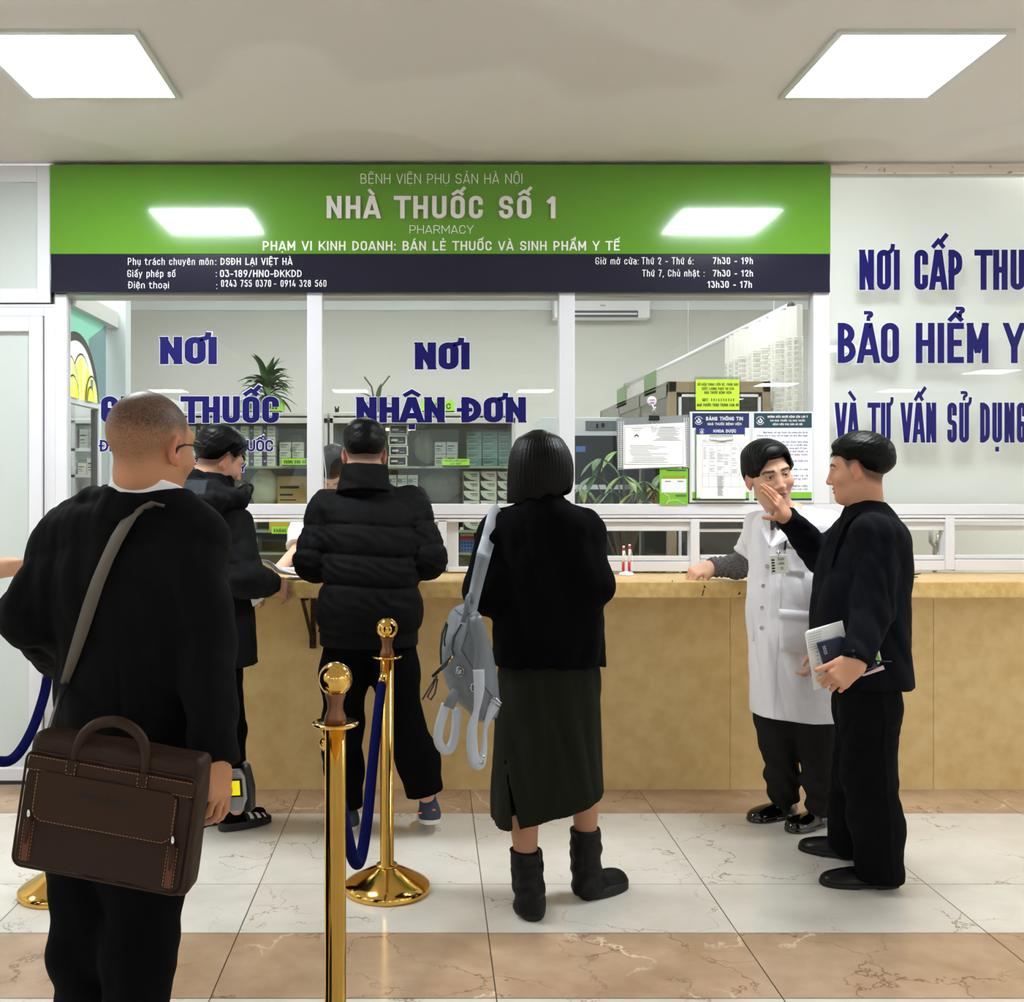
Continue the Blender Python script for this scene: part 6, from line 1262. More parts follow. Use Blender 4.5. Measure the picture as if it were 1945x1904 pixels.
for k in range(2):
    x = c6(873+30*k, 6.25); r = empty('basket', (x+.045, DC+.1, S3), 'blue perforated plastic basket on the shelf behind the hatch', 'basket', 'blue baskets'); mb = mat('blue_basket', (74, 112, 190), .4)
    b = MB(); X0, X1, Y0, Y1, h = x-.002, x+.09, DC+.045, DC+.2, .073; b.box(X0, X1, Y0, Y0+.003, S3+.001, S3+h); b.box(X0, X1, Y1, Y1+.003, S3+.001, S3+h); b.box(X0, X0+.003, Y0, Y1, S3+.001, S3+h); b.box(X1-.003, X1, Y0, Y1, S3+.001, S3+h); b.box(X0, X1, Y0, Y1, S3+.001, S3+.004); b.build('tub', mb, r)
    hb = MB()
    for i in range(4):
        for j in range(3): hb.box(X0+.012+.019*i, X0+.022+.019*i, Y0-.0006, Y0, S3+.012+.02*j, S3+.022+.02*j)
    hb.build('holes', mat('basket_hole', (20, 30, 60), .8), r)
def shelf_tag(x0, x1, y0, y1, lines, label, D=DC-.004):
    a, b = at(x0, y1, D), at(x1, y0, D); r = empty('shelf_tag', ((a.x+b.x)/2, D, a.z), label, 'label'); h = b.z-a.z
    MB().box(a.x, b.x, D, D+.003, a.z+h*.12, b.z).build('green_face', m_lightgreen, r); MB().box(a.x, b.x, D, D+.003, a.z, a.z+h*.12).build('navy_edge', m_navy_sign, r); t = MB(); n = len(lines)
    for i, s in enumerate(lines): lh = h*.8/n; write(t, s, front((a.x+b.x)/2, b.z-h*.04-lh*(i+.85), D-.0006), lh*.58, .17, None, (b.x-a.x)*(.84 if i == 0 else .4), 'c')
    t.build('lettering', m_ink, r); return r
shelf_tag(535, 590, 871, 885, ['KHÁNG SINH VIÊN'], 'green shelf tag with black capitals on the upper cabinet shelf'); shelf_tag(840, 892, 872, 886, ['THUỐC KIỂM SOÁT', 'ĐẶC BIỆT'], 'green shelf tag with two lines of text behind the second window'); shelf_tag(516, 568, 1001, 1016, ['KHÁNG SINH'], 'green shelf tag seen through the open hatch over the papers')
lt = empty('strip_light', at(757, 816, 6.3), 'short warm strip light under the cabinet top beside the padded jacket man', 'light'); a, b = at(733, 818, 6.3), at(779, 814, 6.3); MB().box(a.x, b.x, 6.28, 6.31, a.z, b.z).build('tube', mat('warm_tube', (255, 236, 160), .4, emit=(255, 230, 140), estr=9.0), lt); MB().box(a.x, b.x, 6.28, 6.32, b.z, b.z+.012).build('mount', m_cab, lt)
# side rack seen through the partition
sr = empty('shelf_rack', (-2.3, 6.6, 0), 'white shelf rack full of small cartons behind the stained glass partition', 'shelf'); fr = MB()
for x in (-2.95, -2.32, -1.70): fr.box(x, x+.025, 6.6, 6.95, 0, 2.0)
fr.build('upright', m_alu, sr); zz = [1.0, 1.17, 1.34, 1.51, 1.68, 1.86]
for z in zz: MB().box(-2.95, -1.68, 6.6, 6.95, z-.02, z).build('shelf', m_alu, sr)
rs = random.Random(4); GS = 'small cartons on the side rack'
for z in zz[:-1]:
    x = -2.62
    while x < -1.78:
        w = rs.uniform(.05, .10); h = rs.uniform(.07, .13)
        if not (-2.34 < x+w and x < -2.29): carton(x, z+.001, w-.004, h, .2, 6.62, 'small pale carton on the side rack behind the partition', GS, rs.choice([0, 0, 1, 6, 2, 0]))
        x += w
# cords
for pts, lb in (([at(611, 800, 4.936), at(613, 850, 4.94), at(619, 900, 4.94), at(619, 930, 4.94), at(611, 946, 4.936)], 'thin white cord hanging inside the second window'), ([at(128, 770, 5.0), at(129, 860, 5.0), at(133, 920, 5.0), at(130, 940, 5.0)], 'thin white cord hanging inside beside the stained glass')):
    b = MB(); b.tube(pts, .0025, 6); tag(b.build('cord', m_white, None, True), lb, 'cord')
# plants on top of the cabinets
def blade(b, p0, d, L, w, droop, mi=0, n=8, fold=.25):
    """one strap leaf from p0"""
    d = Vector(d).normalized(); side = d.cross(Vector((0, 0, 1))); side = side.normalized() if side.length > 1e-3 else Vector((1, 0, 0)); p = Vector(p0); vs = []
    for i in range(n+1):
        t = i/n; ww = w*math.sin(math.pi*min(.08+t*.92, 1))**.8; up = side.cross(d).normalized(); vs += [p-side*ww+up*ww*fold, p, p+side*ww+up*ww*fold]; d = (d+Vector((0, 0, -droop/n))).normalized(); p = p+d*(L/n)
    for i in range(n):
        for k in range(2): b.add([vs[i*3+k], vs[i*3+k+1], vs[i*3+4+k], vs[i*3+3+k]], [(0, 1, 2, 3)], mi)
m_leaf = mat('dark_green_leaf', (48, 78, 46), .4, noise=(18, (70, 100, 50), 2, .4, .6)); m_leaf2 = mat('fresh_green_leaf', (84, 118, 46), .4, noise=(9, (150, 150, 50), 2, .45, .65)); m_soil = mat('soil', (60, 44, 34), .9); m_stem = mat('plant_stem', (96, 84, 56), .6)
TOPZ = 1.883
def planter(x0, x1, D, label, txt):
    r = empty('potted_plant', ((x0+x1)/2, D, TOPZ), label, 'plant'); MB().box(x0, x1, D-.07, D+.07, TOPZ, TOPZ+.074).build('planter_box', m_lightgreen, r, bevel=.003); MB().box(x0-.002, x1+.002, D-.072, D+.072, TOPZ, TOPZ+.01).build('base_strip', m_navy_sign, r); MB().box(x0+.01, x1-.01, D-.06, D+.06, TOPZ+.06, TOPZ+.076).build('soil', m_soil, r)
    t = MB(); write(t, txt, front((x0+x1)/2, TOPZ+.022, D-.0708), .034, .2, None, (x1-x0)*.8, 'c'); t.build('lettering', m_ink, r); return r
p1 = planter(c6(456), c6(537), DC+.12, 'leafy dracaena in a green planter box on top of the cabinet', 'THUỐC KÊ ĐƠN'); b = MB(); rs = random.Random(3); c0 = Vector((c6(505), DC+.12, TOPZ+.10))
for i in range(64): a = rs.uniform(0, 6.283); e = rs.uniform(.1, 1.3); blade(b, c0+Vector((0, 0, rs.uniform(0, .10))), (math.cos(a)*math.cos(e), math.sin(a)*math.cos(e)*.6, math.sin(e)), rs.uniform(.15, .22), .022, rs.uniform(.8, 1.9))
b.build('leaves', m_leaf, p1, True); MB().tube([c0-Vector((0, 0, .06)), c0+Vector((0, 0, .12))], .012, 8).build('stem', m_stem, p1, True)
p2 = planter(c6(800), c6(862), DC+.12, 'small trailing plant in a green planter box above the second window tag', 'THUỐC'); b = MB(); c0 = Vector((c6(832), DC+.12, TOPZ+.07))
for i in range(12): a = rs.uniform(0, 6.283); blade(b, c0, (math.cos(a), math.sin(a)*.5, rs.uniform(.2, .9)), rs.uniform(.08, .13), .012, 2.2)
b.build('leaves', m_leaf, p2, True)
p3 = empty('potted_plant', (c6(716), DC+.12, TOPZ), 'bare orchid with two long stems standing on the cabinet', 'plant'); MB().lathe([(.03, 0), (.042, .06), (.044, .062)], (c6(716), DC+.12, TOPZ), 20).build('pot', mat('dark_pot', (48, 44, 40), .6), p3, True); b = MB(); c0 = Vector((c6(716), DC+.12, TOPZ+.05))
for d_, L in (((-.8, .1, .5), .14), ((.9, 0, .5), .14), ((-.5, -.3, .9), .16), ((.5, .2, .9), .13), ((.1, -.2, 1), .15)): blade(b, c0, d_, L, .016, 1.2)
b.build('leaves', m_leaf, p3, True); b = MB(); b.tube([c0, at(712, 770, DC+.12), at(706, 735, DC+.12), at(692, 716, DC+.12)], .005, 6); b.tube([c0, at(719, 768, DC+.12), at(724, 735, DC+.12), at(740, 714, DC+.12)], .005, 6); b.build('stem', mat('dark_stem', (54, 56, 44), .6), p3, True)
q = at(640, 790, DC+.1); b = MB(); b.box(q.x-.012, q.x+.012, DC+.09, DC+.11, TOPZ, TOPZ+.03); b.box(q.x-.014, q.x-.007, DC+.095, DC+.105, TOPZ+.03, TOPZ+.042); b.box(q.x+.007, q.x+.014, DC+.095, DC+.105, TOPZ+.03, TOPZ+.042); tag(b.build('plug_adapter', m_black), 'small black plug lying on the cabinet top beside the white mullion', 'plug')
# tall money tree near the third window
inner = empty('inner_desk', (1.2, 5.25, 0), 'grey desk along the inside of the third window', 'desk'); MB().box(.3, 1.88, 4.98, 5.55, .80, .83).build('desk_top', mat('grey_laminate', (120, 118, 112), .5), inner); MB().box(.34, 1.86, 5.48, 5.5, 0, .80).build('modesty_panel', mat('grey_laminate'), inner)
pl = empty('potted_plant', (1.0, 5.3, .83), 'money tree with broad palmate leaves behind the third window', 'plant'); MB().lathe([(.07, 0), (.095, .14), (.10, .15), (.09, .15), (.085, .13)], (1.0, 5.3, .83), 24).build('pot', mat('white_ceramic', (220, 218, 212), .3), pl, True)
sb_ = MB(); lf = MB(); rs = random.Random(9); base = Vector((1.0, 5.3, .96))
for k, (x, y, d) in enumerate(((1140, 872, 5.25), (1172, 858, 5.35), (1130, 905, 5.2), (1185, 905, 5.15), (1222, 915, 5.25), (1245, 925, 5.3), (1160, 932, 5.2), (1205, 938, 5.1), (1262, 900, 5.4), (1225, 952, 5.2), (1150, 962, 5.15), (1105, 930, 5.3))):
    tip = at(x, y, d); mid = (base+tip)/2+Vector((0, 0, .05)); sb_.tube([base, mid, tip], [.006, .004, .003], 6)
    for j in range(6):
        a = -math.pi*.05+j*math.pi*1.1/5*rs.uniform(.9, 1.1)+rs.uniform(0, 1.2); dr = Vector((math.cos(a), rs.uniform(-.7, .2), math.sin(a)*.35-.45)); blade(lf, tip, dr, rs.uniform(.10, .15), .020, .9, k % 2)
sb_.build('stem', m_stem, pl, True); lf.build('leaves', [m_leaf, m_leaf2], pl, True)
# fridge, long cabinet, rail and curtain, air conditioner
DFr = 7.0; fx0, fx1 = SX(1030, DFr), SX(1190, DFr); fz = lambda y: SZ(y, DFr)
fg = empty('medicine_fridge', ((fx0+fx1)/2, DFr, 0), 'grey medicine fridge with control panel and dark glass door behind the third window', 'fridge'); m_fg = mat('fridge_grey', (190, 194, 196), .4)
MB().box(fx0, fx1, DFr, DFr+.6, 0, fz(793)).build('cabinet_body', m_fg, fg, bevel=.004); MB().box(fx0+.03, fx1-.03, DFr-.02, DFr, .3, fz(828)).build('door', mat('dark_fridge_glass', (28, 30, 32), .15), fg); MB().box(SX(1112, DFr), SX(1185, DFr), DFr-.006, DFr, fz(818), fz(800)).build('control_panel', mat('panel_slate', (96, 104, 110), .4), fg)
b = MB(); b.box(SX(1132, DFr), SX(1136, DFr), DFr-.008, DFr-.006, fz(814), fz(805)); b.box(SX(1142, DFr), SX(1148, DFr), DFr-.008, DFr-.006, fz(812), fz(804)); b.build('display', m_black, fg); MB().box(fx0+.03, fx1-.03, DFr-.026, DFr-.02, fz(930), fz(921)).build('door_rail', m_fg, fg); MB().box(SX(1093, DFr), SX(1111, DFr), DFr-.024, DFr-.0205, fz(859), fz(848)).build('sticker', mat('blue_sticker', (70, 100, 170), .4), fg)
lc = empty('display_cabinet', (1.6, 6.6, 0), 'long grey framed glass cabinet running back along the pharmacy side', 'cabinet'); m_wd = mat('worn_brown_edge', (150, 130, 104), .5); D1, D2, zt_ = 5.66, 7.9, SZ(728, 5.62); X0, X1 = 1.31, SX(1465, 5.62)
f = MB()
for y in (D1, 6.4, 7.1, D2-.03): f.box(X0, X0+.03, y, y+.03, 0, zt_)
f.box(X0, X0+.03, D1, D2, zt_-.07, zt_); f.box(X0, X0+.03, D1, D2, .4, .44); f.box(X0, X1, D1, D2, zt_, zt_+.015); f.build('side_frame', mat('cabinet_grey', (132, 130, 122), .4, .3), lc, bevel=.002)
f = MB(); f.box(X0, X0+.045, D1-.03, D1, 0, zt_+.012); f.box(X1-.045, X1, D1-.03, D1, 0, zt_+.012); f.box(X0, X1, D1-.03, D1, zt_-.05, zt_+.012); f.build('end_frame', m_wd, lc, bevel=.003); f = MB(); f.box(X0+.055, X0+.07, D1-.035, D1-.005, .5, zt_-.06); f.box(X1-.07, X1-.055, D1-.035, D1-.005, .5, zt_-.06); f.box(X0+.055, X1-.055, D1-.035, D1-.005, zt_-.075, zt_-.06); f.build('inner_frame', m_alu, lc); MB().box(X0+.06, X1-.06, D1-.018, D1-.012, .4, zt_-.06).build('end_glass', mat('smoked_glass', (46, 44, 40), .12), lc); MB().box(X0+.004, X0+.008, D1, D2, .44, zt_-.07).build('side_glass', glass('cabinet_glass'), lc); MB().box(X1-.01, X1, D1, D2, 0, zt_).build('back_panel', mat('cabinet_dark_back', (70, 62, 52), .6), lc); MB().box(X0+.01, X1-.01, D2-.02, D2, 0, zt_).build('far_end', m_wd, lc)
for z in (.8, 1.2, 1.6): MB().box(X0+.03, X1-.02, D1+.02, D2-.03, z-.012, z).build('shelf', m_shelf, lc)
rs = random.Random(8)
for z in (.8, 1.2, 1.6):
    y = D1+.1
    while y < D2-.2:
        h = rs.uniform(.12, .22); o = MB().box(X0+.06, X0+.26, y, y+.10, z+.001, z+h).build('medicine_carton', rs.choice([m_box[5], m_box[0], m_box[7], m_box[1], m_box[4]]), None, loc=(X0+.16, y+.05, z)); tag(o, 'carton inside the long side cabinet behind the money tree', 'box', 'cartons in the side cabinet'); y += rs.uniform(.105, .16)
for y0, y1, lb in ((5.95, 6.28, 'green category sign on top of the long side cabinet, nearer the front'), (6.85, 7.2, 'green category sign on top of the long side cabinet, nearer the fridge')): tag(MB().box(X0, X0+.004, y0, y1, zt_-.02, zt_+.11).build('category_sign', mat('dull_green_sign', (112, 138, 96), .5)), lb, 'sign')
rl = empty('curtain_rail', (1.935, 7.5, 2.42), 'white ceiling hung curtain rail running back to the far wall', 'rail'); ra, rb_ = Vector(at(1190, 733, 9.98)), Vector(at(1502, 580, 5.57)); MB().tube([ra, rb_], .016, 10).build('track', m_alu, rl, True); MB().sphere(rb_, (.02, .03, .02), 10).build('end_cap', m_gap, rl); MB().sphere(ra, .03, 10).build('wall_flange', m_alu_grey, rl)
for t in (.52, .94): q = ra.lerp(rb_, t); MB().tube([q, (q.x, q.y, 3.4)], .004, 6).build('hanger_rod', m_alu_grey, rl)
cb = MB(); n = 90; ring = []; ztop = 2.40
for i in range(n+1): t = i/n; y = 5.42+1.25*t; ring.append((1.94+.035*math.sin(t*60)+.012*math.sin(t*23), y))
zs_ = [ztop, ztop-.03, ztop-.16, ztop-.17, 1.9, 1.4, .9, .5]
for j in range(len(zs_)-1):
    for i in range(n): (a0, b0), (a1, b1) = ring[i], ring[i+1]; k = 1+.25*j/7; cx_ = 1.94; cb.quad((cx_+(a0-cx_)*k, b0, zs_[j]), (cx_+(a1-cx_)*k, b1, zs_[j]), (cx_+(a1-cx_)*k, b1, zs_[j+1]), (cx_+(a0-cx_)*k, b0, zs_[j+1]), 1 if j > 2 else 0)
m_cur = mat('white_curtain', (212, 210, 204), .8); m_mesh = mat('curtain_mesh', (206, 204, 196), .8); nt = m_mesh.node_tree; tc = nt.nodes.new('ShaderNodeTexCoord'); br_ = nt.nodes.new('ShaderNodeTexBrick'); sp = nt.nodes.new('ShaderNodeSeparateXYZ'); cm = nt.nodes.new('ShaderNodeCombineXYZ'); nt.links.new(tc.outputs['Object'], sp.inputs[0]); nt.links.new(sp.outputs['Y'], cm.inputs[0]); nt.links.new(sp.outputs['Z'], cm.inputs[1]); nt.links.new(cm.outputs[0], br_.inputs['Vector']); br_.offset = 0; br_.inputs['Scale'].default_value = 1.0; br_.inputs['Brick Width'].default_value = .03; br_.inputs['Row Height'].default_value = .03; br_.inputs['Mortar Size'].default_value = .0035; nt.links.new(br_.outputs['Fac'], nt.nodes['Principled BSDF'].inputs['Alpha'])
ml = nt.nodes.new('ShaderNodeMapRange'); ml.inputs['To Min'].default_value = .25; nt.links.new(br_.outputs['Fac'], ml.inputs['Value']); nt.links.new(ml.outputs[0], nt.nodes['Principled BSDF'].inputs['Alpha'])
tag(cb.build('curtain', [m_cur, m_mesh], None, True), 'white ward curtain with mesh top hanging from the ceiling rail', 'curtain')
DA = 9.78; ac = empty('air_conditioner', (SX(1143, DA), DA, SZ(582, DA)), 'white wall mounted air conditioner above the third window', 'air conditioner'); x0, x1 = SX(1052, DA), SX(1235, DA); m_acw = mat('ac_white', (232, 234, 236), .35)
MB().box(x0, x1, DA, DB-.05, SZ(604, DA), SZ(556, DA)).build('housing', m_acw, ac, bevel=.012); MB().box(x0+.05, SX(1212, DA), DA-.002, DA+.01, SZ(603, DA), SZ(590, DA)).build('air_outlet', mat('ac_dark', (84, 86, 90), .5), ac); MB().box(x0+.06, SX(1210, DA), DA-.012, DA-.002, SZ(598, DA), SZ(595, DA)).build('louvre', m_acw, ac); MB().box(SX(1140, DA), SX(1150, DA), DA-.003, DA, SZ(582, DA), SZ(579, DA)).build('badge', m_alu_grey, ac)
# wall telephone line / valve seen through the far hatch
vv = empty('water_valve', at(1778, 1035, 5.6), 'grey pipe and valve seen through the small hatch behind the suited man', 'valve'); b = MB(); b.tube([at(1768, 1000, 5.6), at(1768, 1030, 5.6), at(1776, 1040, 5.6), (at(1776, 1040, 5.6).x, 5.62, 0)], .012, 8); b.build('pipe', m_alu_grey, vv, True); b = MB(); b.lathe([(.012, -.05), (.02, -.03), (.012, -.01), (.022, .0), (.014, .02), (.012, .05)], at(1783, 1032, 5.6), 14); b.build('valve_body', m_chrome, vv, True)
bk = empty('desk_partition', (3.2, 5.9, 0), 'pale partition board behind the hatches beside the suited man', 'partition'); MB().box(1.95, 4.5, 5.85, 5.9, 0, 1.6).build('board', m_board, bk); MB().box(1.93, 1.97, 5.84, 5.91, 0, 1.62).build('edge_post', m_alu, bk)
# ================================================================== POSTERS, NOTICES AND HANGINGS ON THE GLASS
DP = 4.852
def flat(b, x0, x1, y0, y1, D, mi=0): p, q = at(x0, y1, D), at(x1, y0, D); b.quad((p.x, D, p.z), (q.x, D, p.z), (q.x, D, q.z), (p.x, D, q.z), mi)
def slab(b, x0, x1, y0, y1, D, d, mi=0): p, q = at(x0, y1, D), at(x1, y0, D); b.box(p.x, q.x, D, D+d, p.z, q.z, mi)
m_pnavy = mat('poster_navy', (30, 42, 84), .3); m_pteal = mat('poster_dark_teal', (30, 60, 72), .3); m_pgreen = mat('poster_green', (126, 188, 52), .3); m_pwhite = mat('poster_white', (232, 234, 242), .3); m_lime = mat('lime_paper', (178, 210, 48), .5); m_grey_ink = mat('grey_ink', (120, 122, 128), .7); m_dk_text = mat('navy_ink', (36, 44, 84), .6); m_red_ink = mat('orange_ink', (214, 110, 40), .6)
def emblem(parent, x, y, r, D):
    """round badge: two arcs round a cradled white shape"""
    b = MB(); c = at(x, y, D); k = D/FPX*r
    for a0, a1 in ((200, 340), (20, 160)):
        P = [(c.x+k*math.cos(math.radians(a0+(a1-a0)*i/16)), D, c.z+k*math.sin(math.radians(a0+(a1-a0)*i/16))) for i in range(17)]; Q = [(c.x+k*.88*math.cos(math.radians(a0+(a1-a0)*i/16)), D, c.z+k*.88*math.sin(math.radians(a0+(a1-a0)*i/16))) for i in range(17)]
        for i in range(16): b.quad(P[i], P[i+1], Q[i+1], Q[i])
    f = lambda cx, cz, rx, rz, a0, a1, w, n=14: [b.quad(*[(c.x+k*(cx+q*rx*math.cos(math.radians(t))), D, c.z+k*(cz+q*rz*math.sin(math.radians(t)))) for t, q in ((a0+(a1-a0)*i/n, 1), (a0+(a1-a0)*(i+1)/n, 1), (a0+(a1-a0)*(i+1)/n, w), (a0+(a1-a0)*i/n, w))]) for i in range(n)]
    f(0, -.08, .58, .55, 150, 380, .45); f(.15, .08, .30, .34, -60, 200, .35); f(-.02, .52, .14, .14, 0, 360, 0)
    return b.build('emblem', m_white, parent)
def poster(x0, x1, label, head, lines, ttl):
    r = empty('wall_poster', at((x0+x1)/2, 868, DP), label, 'poster'); b = MB(); slab(b, x0, x1, 782, 955, DP, .006); b.build('acrylic_holder', mat('clear_acrylic_edge', (206, 210, 214), .15), r, bevel=.001)
    b = MB(); flat(b, x0+3, x1-3, 785, 952, DP-.0008); b.build('sheet', m_pwhite, r); b = MB(); flat(b, x0+5, x1-4, 785, 813, DP-.0014); b.build('header_band', head, r)
    b = MB(); flat(b, x0+5, x1-4, 935, 947, DP-.0014); b.build('green_band', m_pgreen, r); b = MB(); flat(b, x0+5, x1-4, 947, 951, DP-.0014); b.build('navy_band', m_pnavy, r); emblem(r, x0+17, 799, 8, DP-.002)
    b = MB()
    for s, a, c, yt, yb_, t in ttl: wr_px(b, s, a, c, yt, yb_, DP-.002, t)
    b.build('title_lettering', m_white, r)
    if lines:
        b = MB()
        for s, a, c, yt, yb_ in lines: wr_px(b, s, a, c, yt, yb_, DP-.0014, .16, gap=.2)
        b.build('body_lettering', m_dk_text, r)
    return r
poster(1310, 1427, 'white information poster with navy header BẢNG THÔNG TIN holding a clipboard', m_pnavy, None, [('BẢNG THÔNG TIN', 1341, 1411, 792, 799, .17), ('NHÀ THUỐC BỆNH VIỆN', 1344, 1408, 803.5, 808, .16)])
L = ["1 - Nhà thuốc chỉ bán thuốc cho những đơn đã kê", "không quá 5 ngày kể từ ngày kê đơn đến ngày", "bán thuốc.", "2 - Nhà thuốc bệnh viện bán thuốc theo đúng", "giá niêm yết, khi bán thuốc có in phiếu bán", "thuốc giao cho người bệnh mua giữ 01 bản.", "3 - Người bệnh cân nhắc khi mua thuốc, rà", "soát kỹ thuốc trước khi ra khỏi quầy, thuốc", "đã mua không đổi trả.", "4 - Mọi thắc mắc được giải quyết hoàn trả", "trong ngày.", "5 - Dùng thuốc theo đúng điều trị của", "bác sĩ.", "6 - Bảo quản thuốc đã bán ra và", "sử dụng đúng liều đã dùng còn", "lại.", "NHÀ THUỐC BỆNH VIỆN", "PHỤ SẢN HÀ NỘI"]
ys = [820, 826, 832, 838, 844, 850, 856, 862, 868, 874, 880, 890, 896, 902, 908, 914, 922, 928]; wd = [95, 95, 24, 90, 95, 83, 95, 95, 50, 92, 26, 90, 20, 86, 86, 14, 60, 48]
poster(1427, 1546, 'white advice poster with dark teal header and lines of text behind the doctor', m_pteal, [(s, (1534-w if i > 15 else 1438+(5 if s[1:3] == ' -' else 0)), (1534 if i > 15 or w > 80 else 1438+w), y, y+3.3) for i, (s, y, w) in enumerate(zip(L, ys, wd))], [('NHỮNG ĐIỀU NGƯỜI BỆNH CẦN LƯU Ý', 1458, 1534, 790, 794, .17), ('KHI MUA THUỐC TẠI NHÀ THUỐC', 1463, 1529, 797.5, 801, .17), ('BỆNH VIỆN PHỤ SẢN HÀ NỘI', 1468, 1524, 804.5, 808, .17)])
# clipboard with price lists
r = empty('clipboard', at(1370, 885, DP-.01), 'clipboard with navy KHOA DƯỢC strip and price list sheets over the information poster', 'clipboard'); b = MB(); slab(b, 1322, 1415, 813, 949, DP-.011, .004); b.build('board', m_pgreen, r); b = MB(); flat(b, 1322, 1415, 813, 825, DP-.0125); b.build('header_strip', mat('strip_navy', (34, 44, 112), .35), r); b = MB(); wr_px(b, 'KHOA DƯỢC', 1355, 1398, 816, 822, DP-.0132, .18); b.build('lettering', m_white, r); emblem(r, 1333, 819.5, 5, DP-.0132)
for i, (x0, x1, y0, y1) in enumerate(((1323, 1413, 826, 946), (1326, 1414, 828, 946), (1330, 1416, 830, 947), (1332, 1416.5, 831, 947.5))): b = MB(); slab(b, x0, x1, y0, y1, DP-.0145-.0016*i, .001); b.build('price_list_sheet', m_paper, r)
b = MB(); D_ = DP-.0201; rs = random.Random(5)
for x in (1334, 1346, 1362, 1375, 1388, 1404, 1412): flat(b, x, x+.35, 842, 925, D_)
for y in (842, 846, 900, 904, 925): flat(b, 1334, 1412, y, y+.35, D_)
for y in np.arange(848, 899, 2.6):
    for a, c in ((1336, 1344), (1348, 1359), (1363, 1374), (1376, 1386), (1390, 1401), (1406, 1411)):
        if rs.random() < .62: flat(b, a, a+(c-a)*rs.uniform(.5, 1), y, y+.8, D_)
for y in np.arange(905, 942, 1.9): flat(b, 1363, 1363+rs.uniform(8, 12), y, y+.8, D_)
for a, c, y in ((1334, 1342, 836), (1334, 1346, 839), (1368, 1380, 839)): flat(b, a, c, y, y+.8, D_)
b.build('table_print', m_grey_ink, r); b = MB(); c = [at(x, y, D_-.004) for x, y in ((1348, 828), (1392, 828), (1392, 836), (1380, 836.5), (1376, 838), (1364, 838), (1360, 836.5), (1348, 836))]; b.tube(c, .0018, 6, closed=True); b.build('wire_clip', mat('bronze_wire', (96, 70, 58), .3, .8), r, True)
# lime notice
r = empty('paper_notice', at(1363, 750, DP), 'lime green phone notice on the glass above the posters', 'notice'); b = MB(); slab(b, 1319, 1407, 716, 781, DP, .003); b.build('clear_sleeve', glass('sleeve_film', (226, 230, 226), .6), r); b = MB(); flat(b, 1321.5, 1404.5, 721, 779, DP-.0008); b.build('sheet', m_lime, r); b = MB()
for s, a, c, yt, yb_, t in (('SỐ ĐIỆN THOẠI LIÊN HỆ, PHẢN ÁNH', 1325, 1402, 728, 733, .14), ('CHẤT LƯỢNG PHỤC VỤ CỦA', 1333, 1394, 736, 741, .14), ('NHÀ THUỐC BỆNH VIỆN', 1338, 1389, 743.5, 748.5, .14), ('SĐT:', 1334, 1346, 757, 762.5, .17), ('0 9 1 4 3 2 8 5 6 0', 1351, 1394, 757, 762.5, .2), ('NHÀ THUỐC TRÂN TRỌNG CẢM ƠN', 1324, 1403, 767, 772, .17)): wr_px(b, s, a, c, yt, yb_, DP-.0015, t)
b.build('lettering', mat('dark_olive_ink', (52, 62, 20), .6), r)
# green leaflet (its two codes stay blank)
r = empty('leaflet', at(1280, 925, DP), 'green leaflet with a white card taped to the glass beside the information poster', 'leaflet'); b = MB(); slab(b, 1253, 1307, 890, 959, DP+.002, .001); b.build('sheet', m_pgreen, r); b = MB(); flat(b, 1256, 1304, 910, 936, DP+.0014); b.build('white_card', m_pwhite, r); b = MB()
for y0, y1, a, c in ((893, 894.6, 1266, 1303), (940, 940.9, 1283, 1304), (942.5, 943.4, 1283, 1304), (914, 915.4, 1263, 1274), (914, 915.4, 1287, 1298)): flat(b, a, c, y0, y1, DP+.0008)
b.build('print', m_dk_text, r); b = MB(); wr_px(b, 'QUÉT MÃ ĐỂ KẾT NỐI', 1260, 1301, 904, 907.5, DP+.0008, .18); b.build('lettering', m_red_ink, r); b = MB(); b.tube([at(x, y, DP+.0012) for x, y in ((1262, 938), (1270, 942), (1272, 950), (1266, 957))], .0012, 5); b.tube([at(x, y, DP+.0012) for x, y in ((1268, 952), (1285, 950), (1300, 957))], .0012, 5); b.build('white_swirl', m_white, r)
# certificate in a mesh folder hung from a suction hook
r = empty('document_folder', at(1239, 840, DP), 'grey mesh folder with a white certificate hanging on the third window', 'folder'); b = MB(); P = lambda x, y, d=DP-.004: Vector(at(x, y, d)); q = [P(1171, 796), P(1308, 788), P(1307, 888), P(1173, 893)]; b.add(q+[v+Vector((0, .0015, 0)) for v in q], [(0, 3, 2, 1), (4, 5, 6, 7), (0, 1, 5, 4), (1, 2, 6, 5), (2, 3, 7, 6), (3, 0, 4, 7)]); b.build('clear_cover', mat('grey_film', (150, 154, 156), .2, alpha=.62), r)
gm = MB(); D_ = DP-.0052
for x0, x1 in ((1174, 1184), (1299, 1307)):
    for i in range(3): x = x0+(x1-x0)*i/2; flat(gm, x, x+1.2, 800-(x-1171)*.05, 889, D_)
    for k in range(24): y = 803+3.6*k; flat(gm, x0, x1+.8, y, y+1.2, D_)
gm.build('mesh_grid', mat('mesh_white', (214, 216, 216), .4), r); b = MB(); q = [P(1184, 808, DP-.0062), P(1301, 803, DP-.0062), P(1303, 886, DP-.0062), P(1184, 891, DP-.0062)]; b.add(q+[v+Vector((0, .0006, 0)) for v in q], [(0, 3, 2, 1), (4, 5, 6, 7), (0, 1, 5, 4), (1, 2, 6, 5), (2, 3, 7, 6), (3, 0, 4, 7)]); b.build('certificate_sheet', m_paper, r)
b = MB(); D_ = DP-.0070; rs = random.Random(2)
for x0, x1, y0, y1 in ((1187, 1297, 811, 811.4), (1187, 1297, 882, 882.6), (1186.5, 1187, 811, 883), (1297, 1297.5, 811, 883)): flat(b, x0, x1, y0, y1, D_)
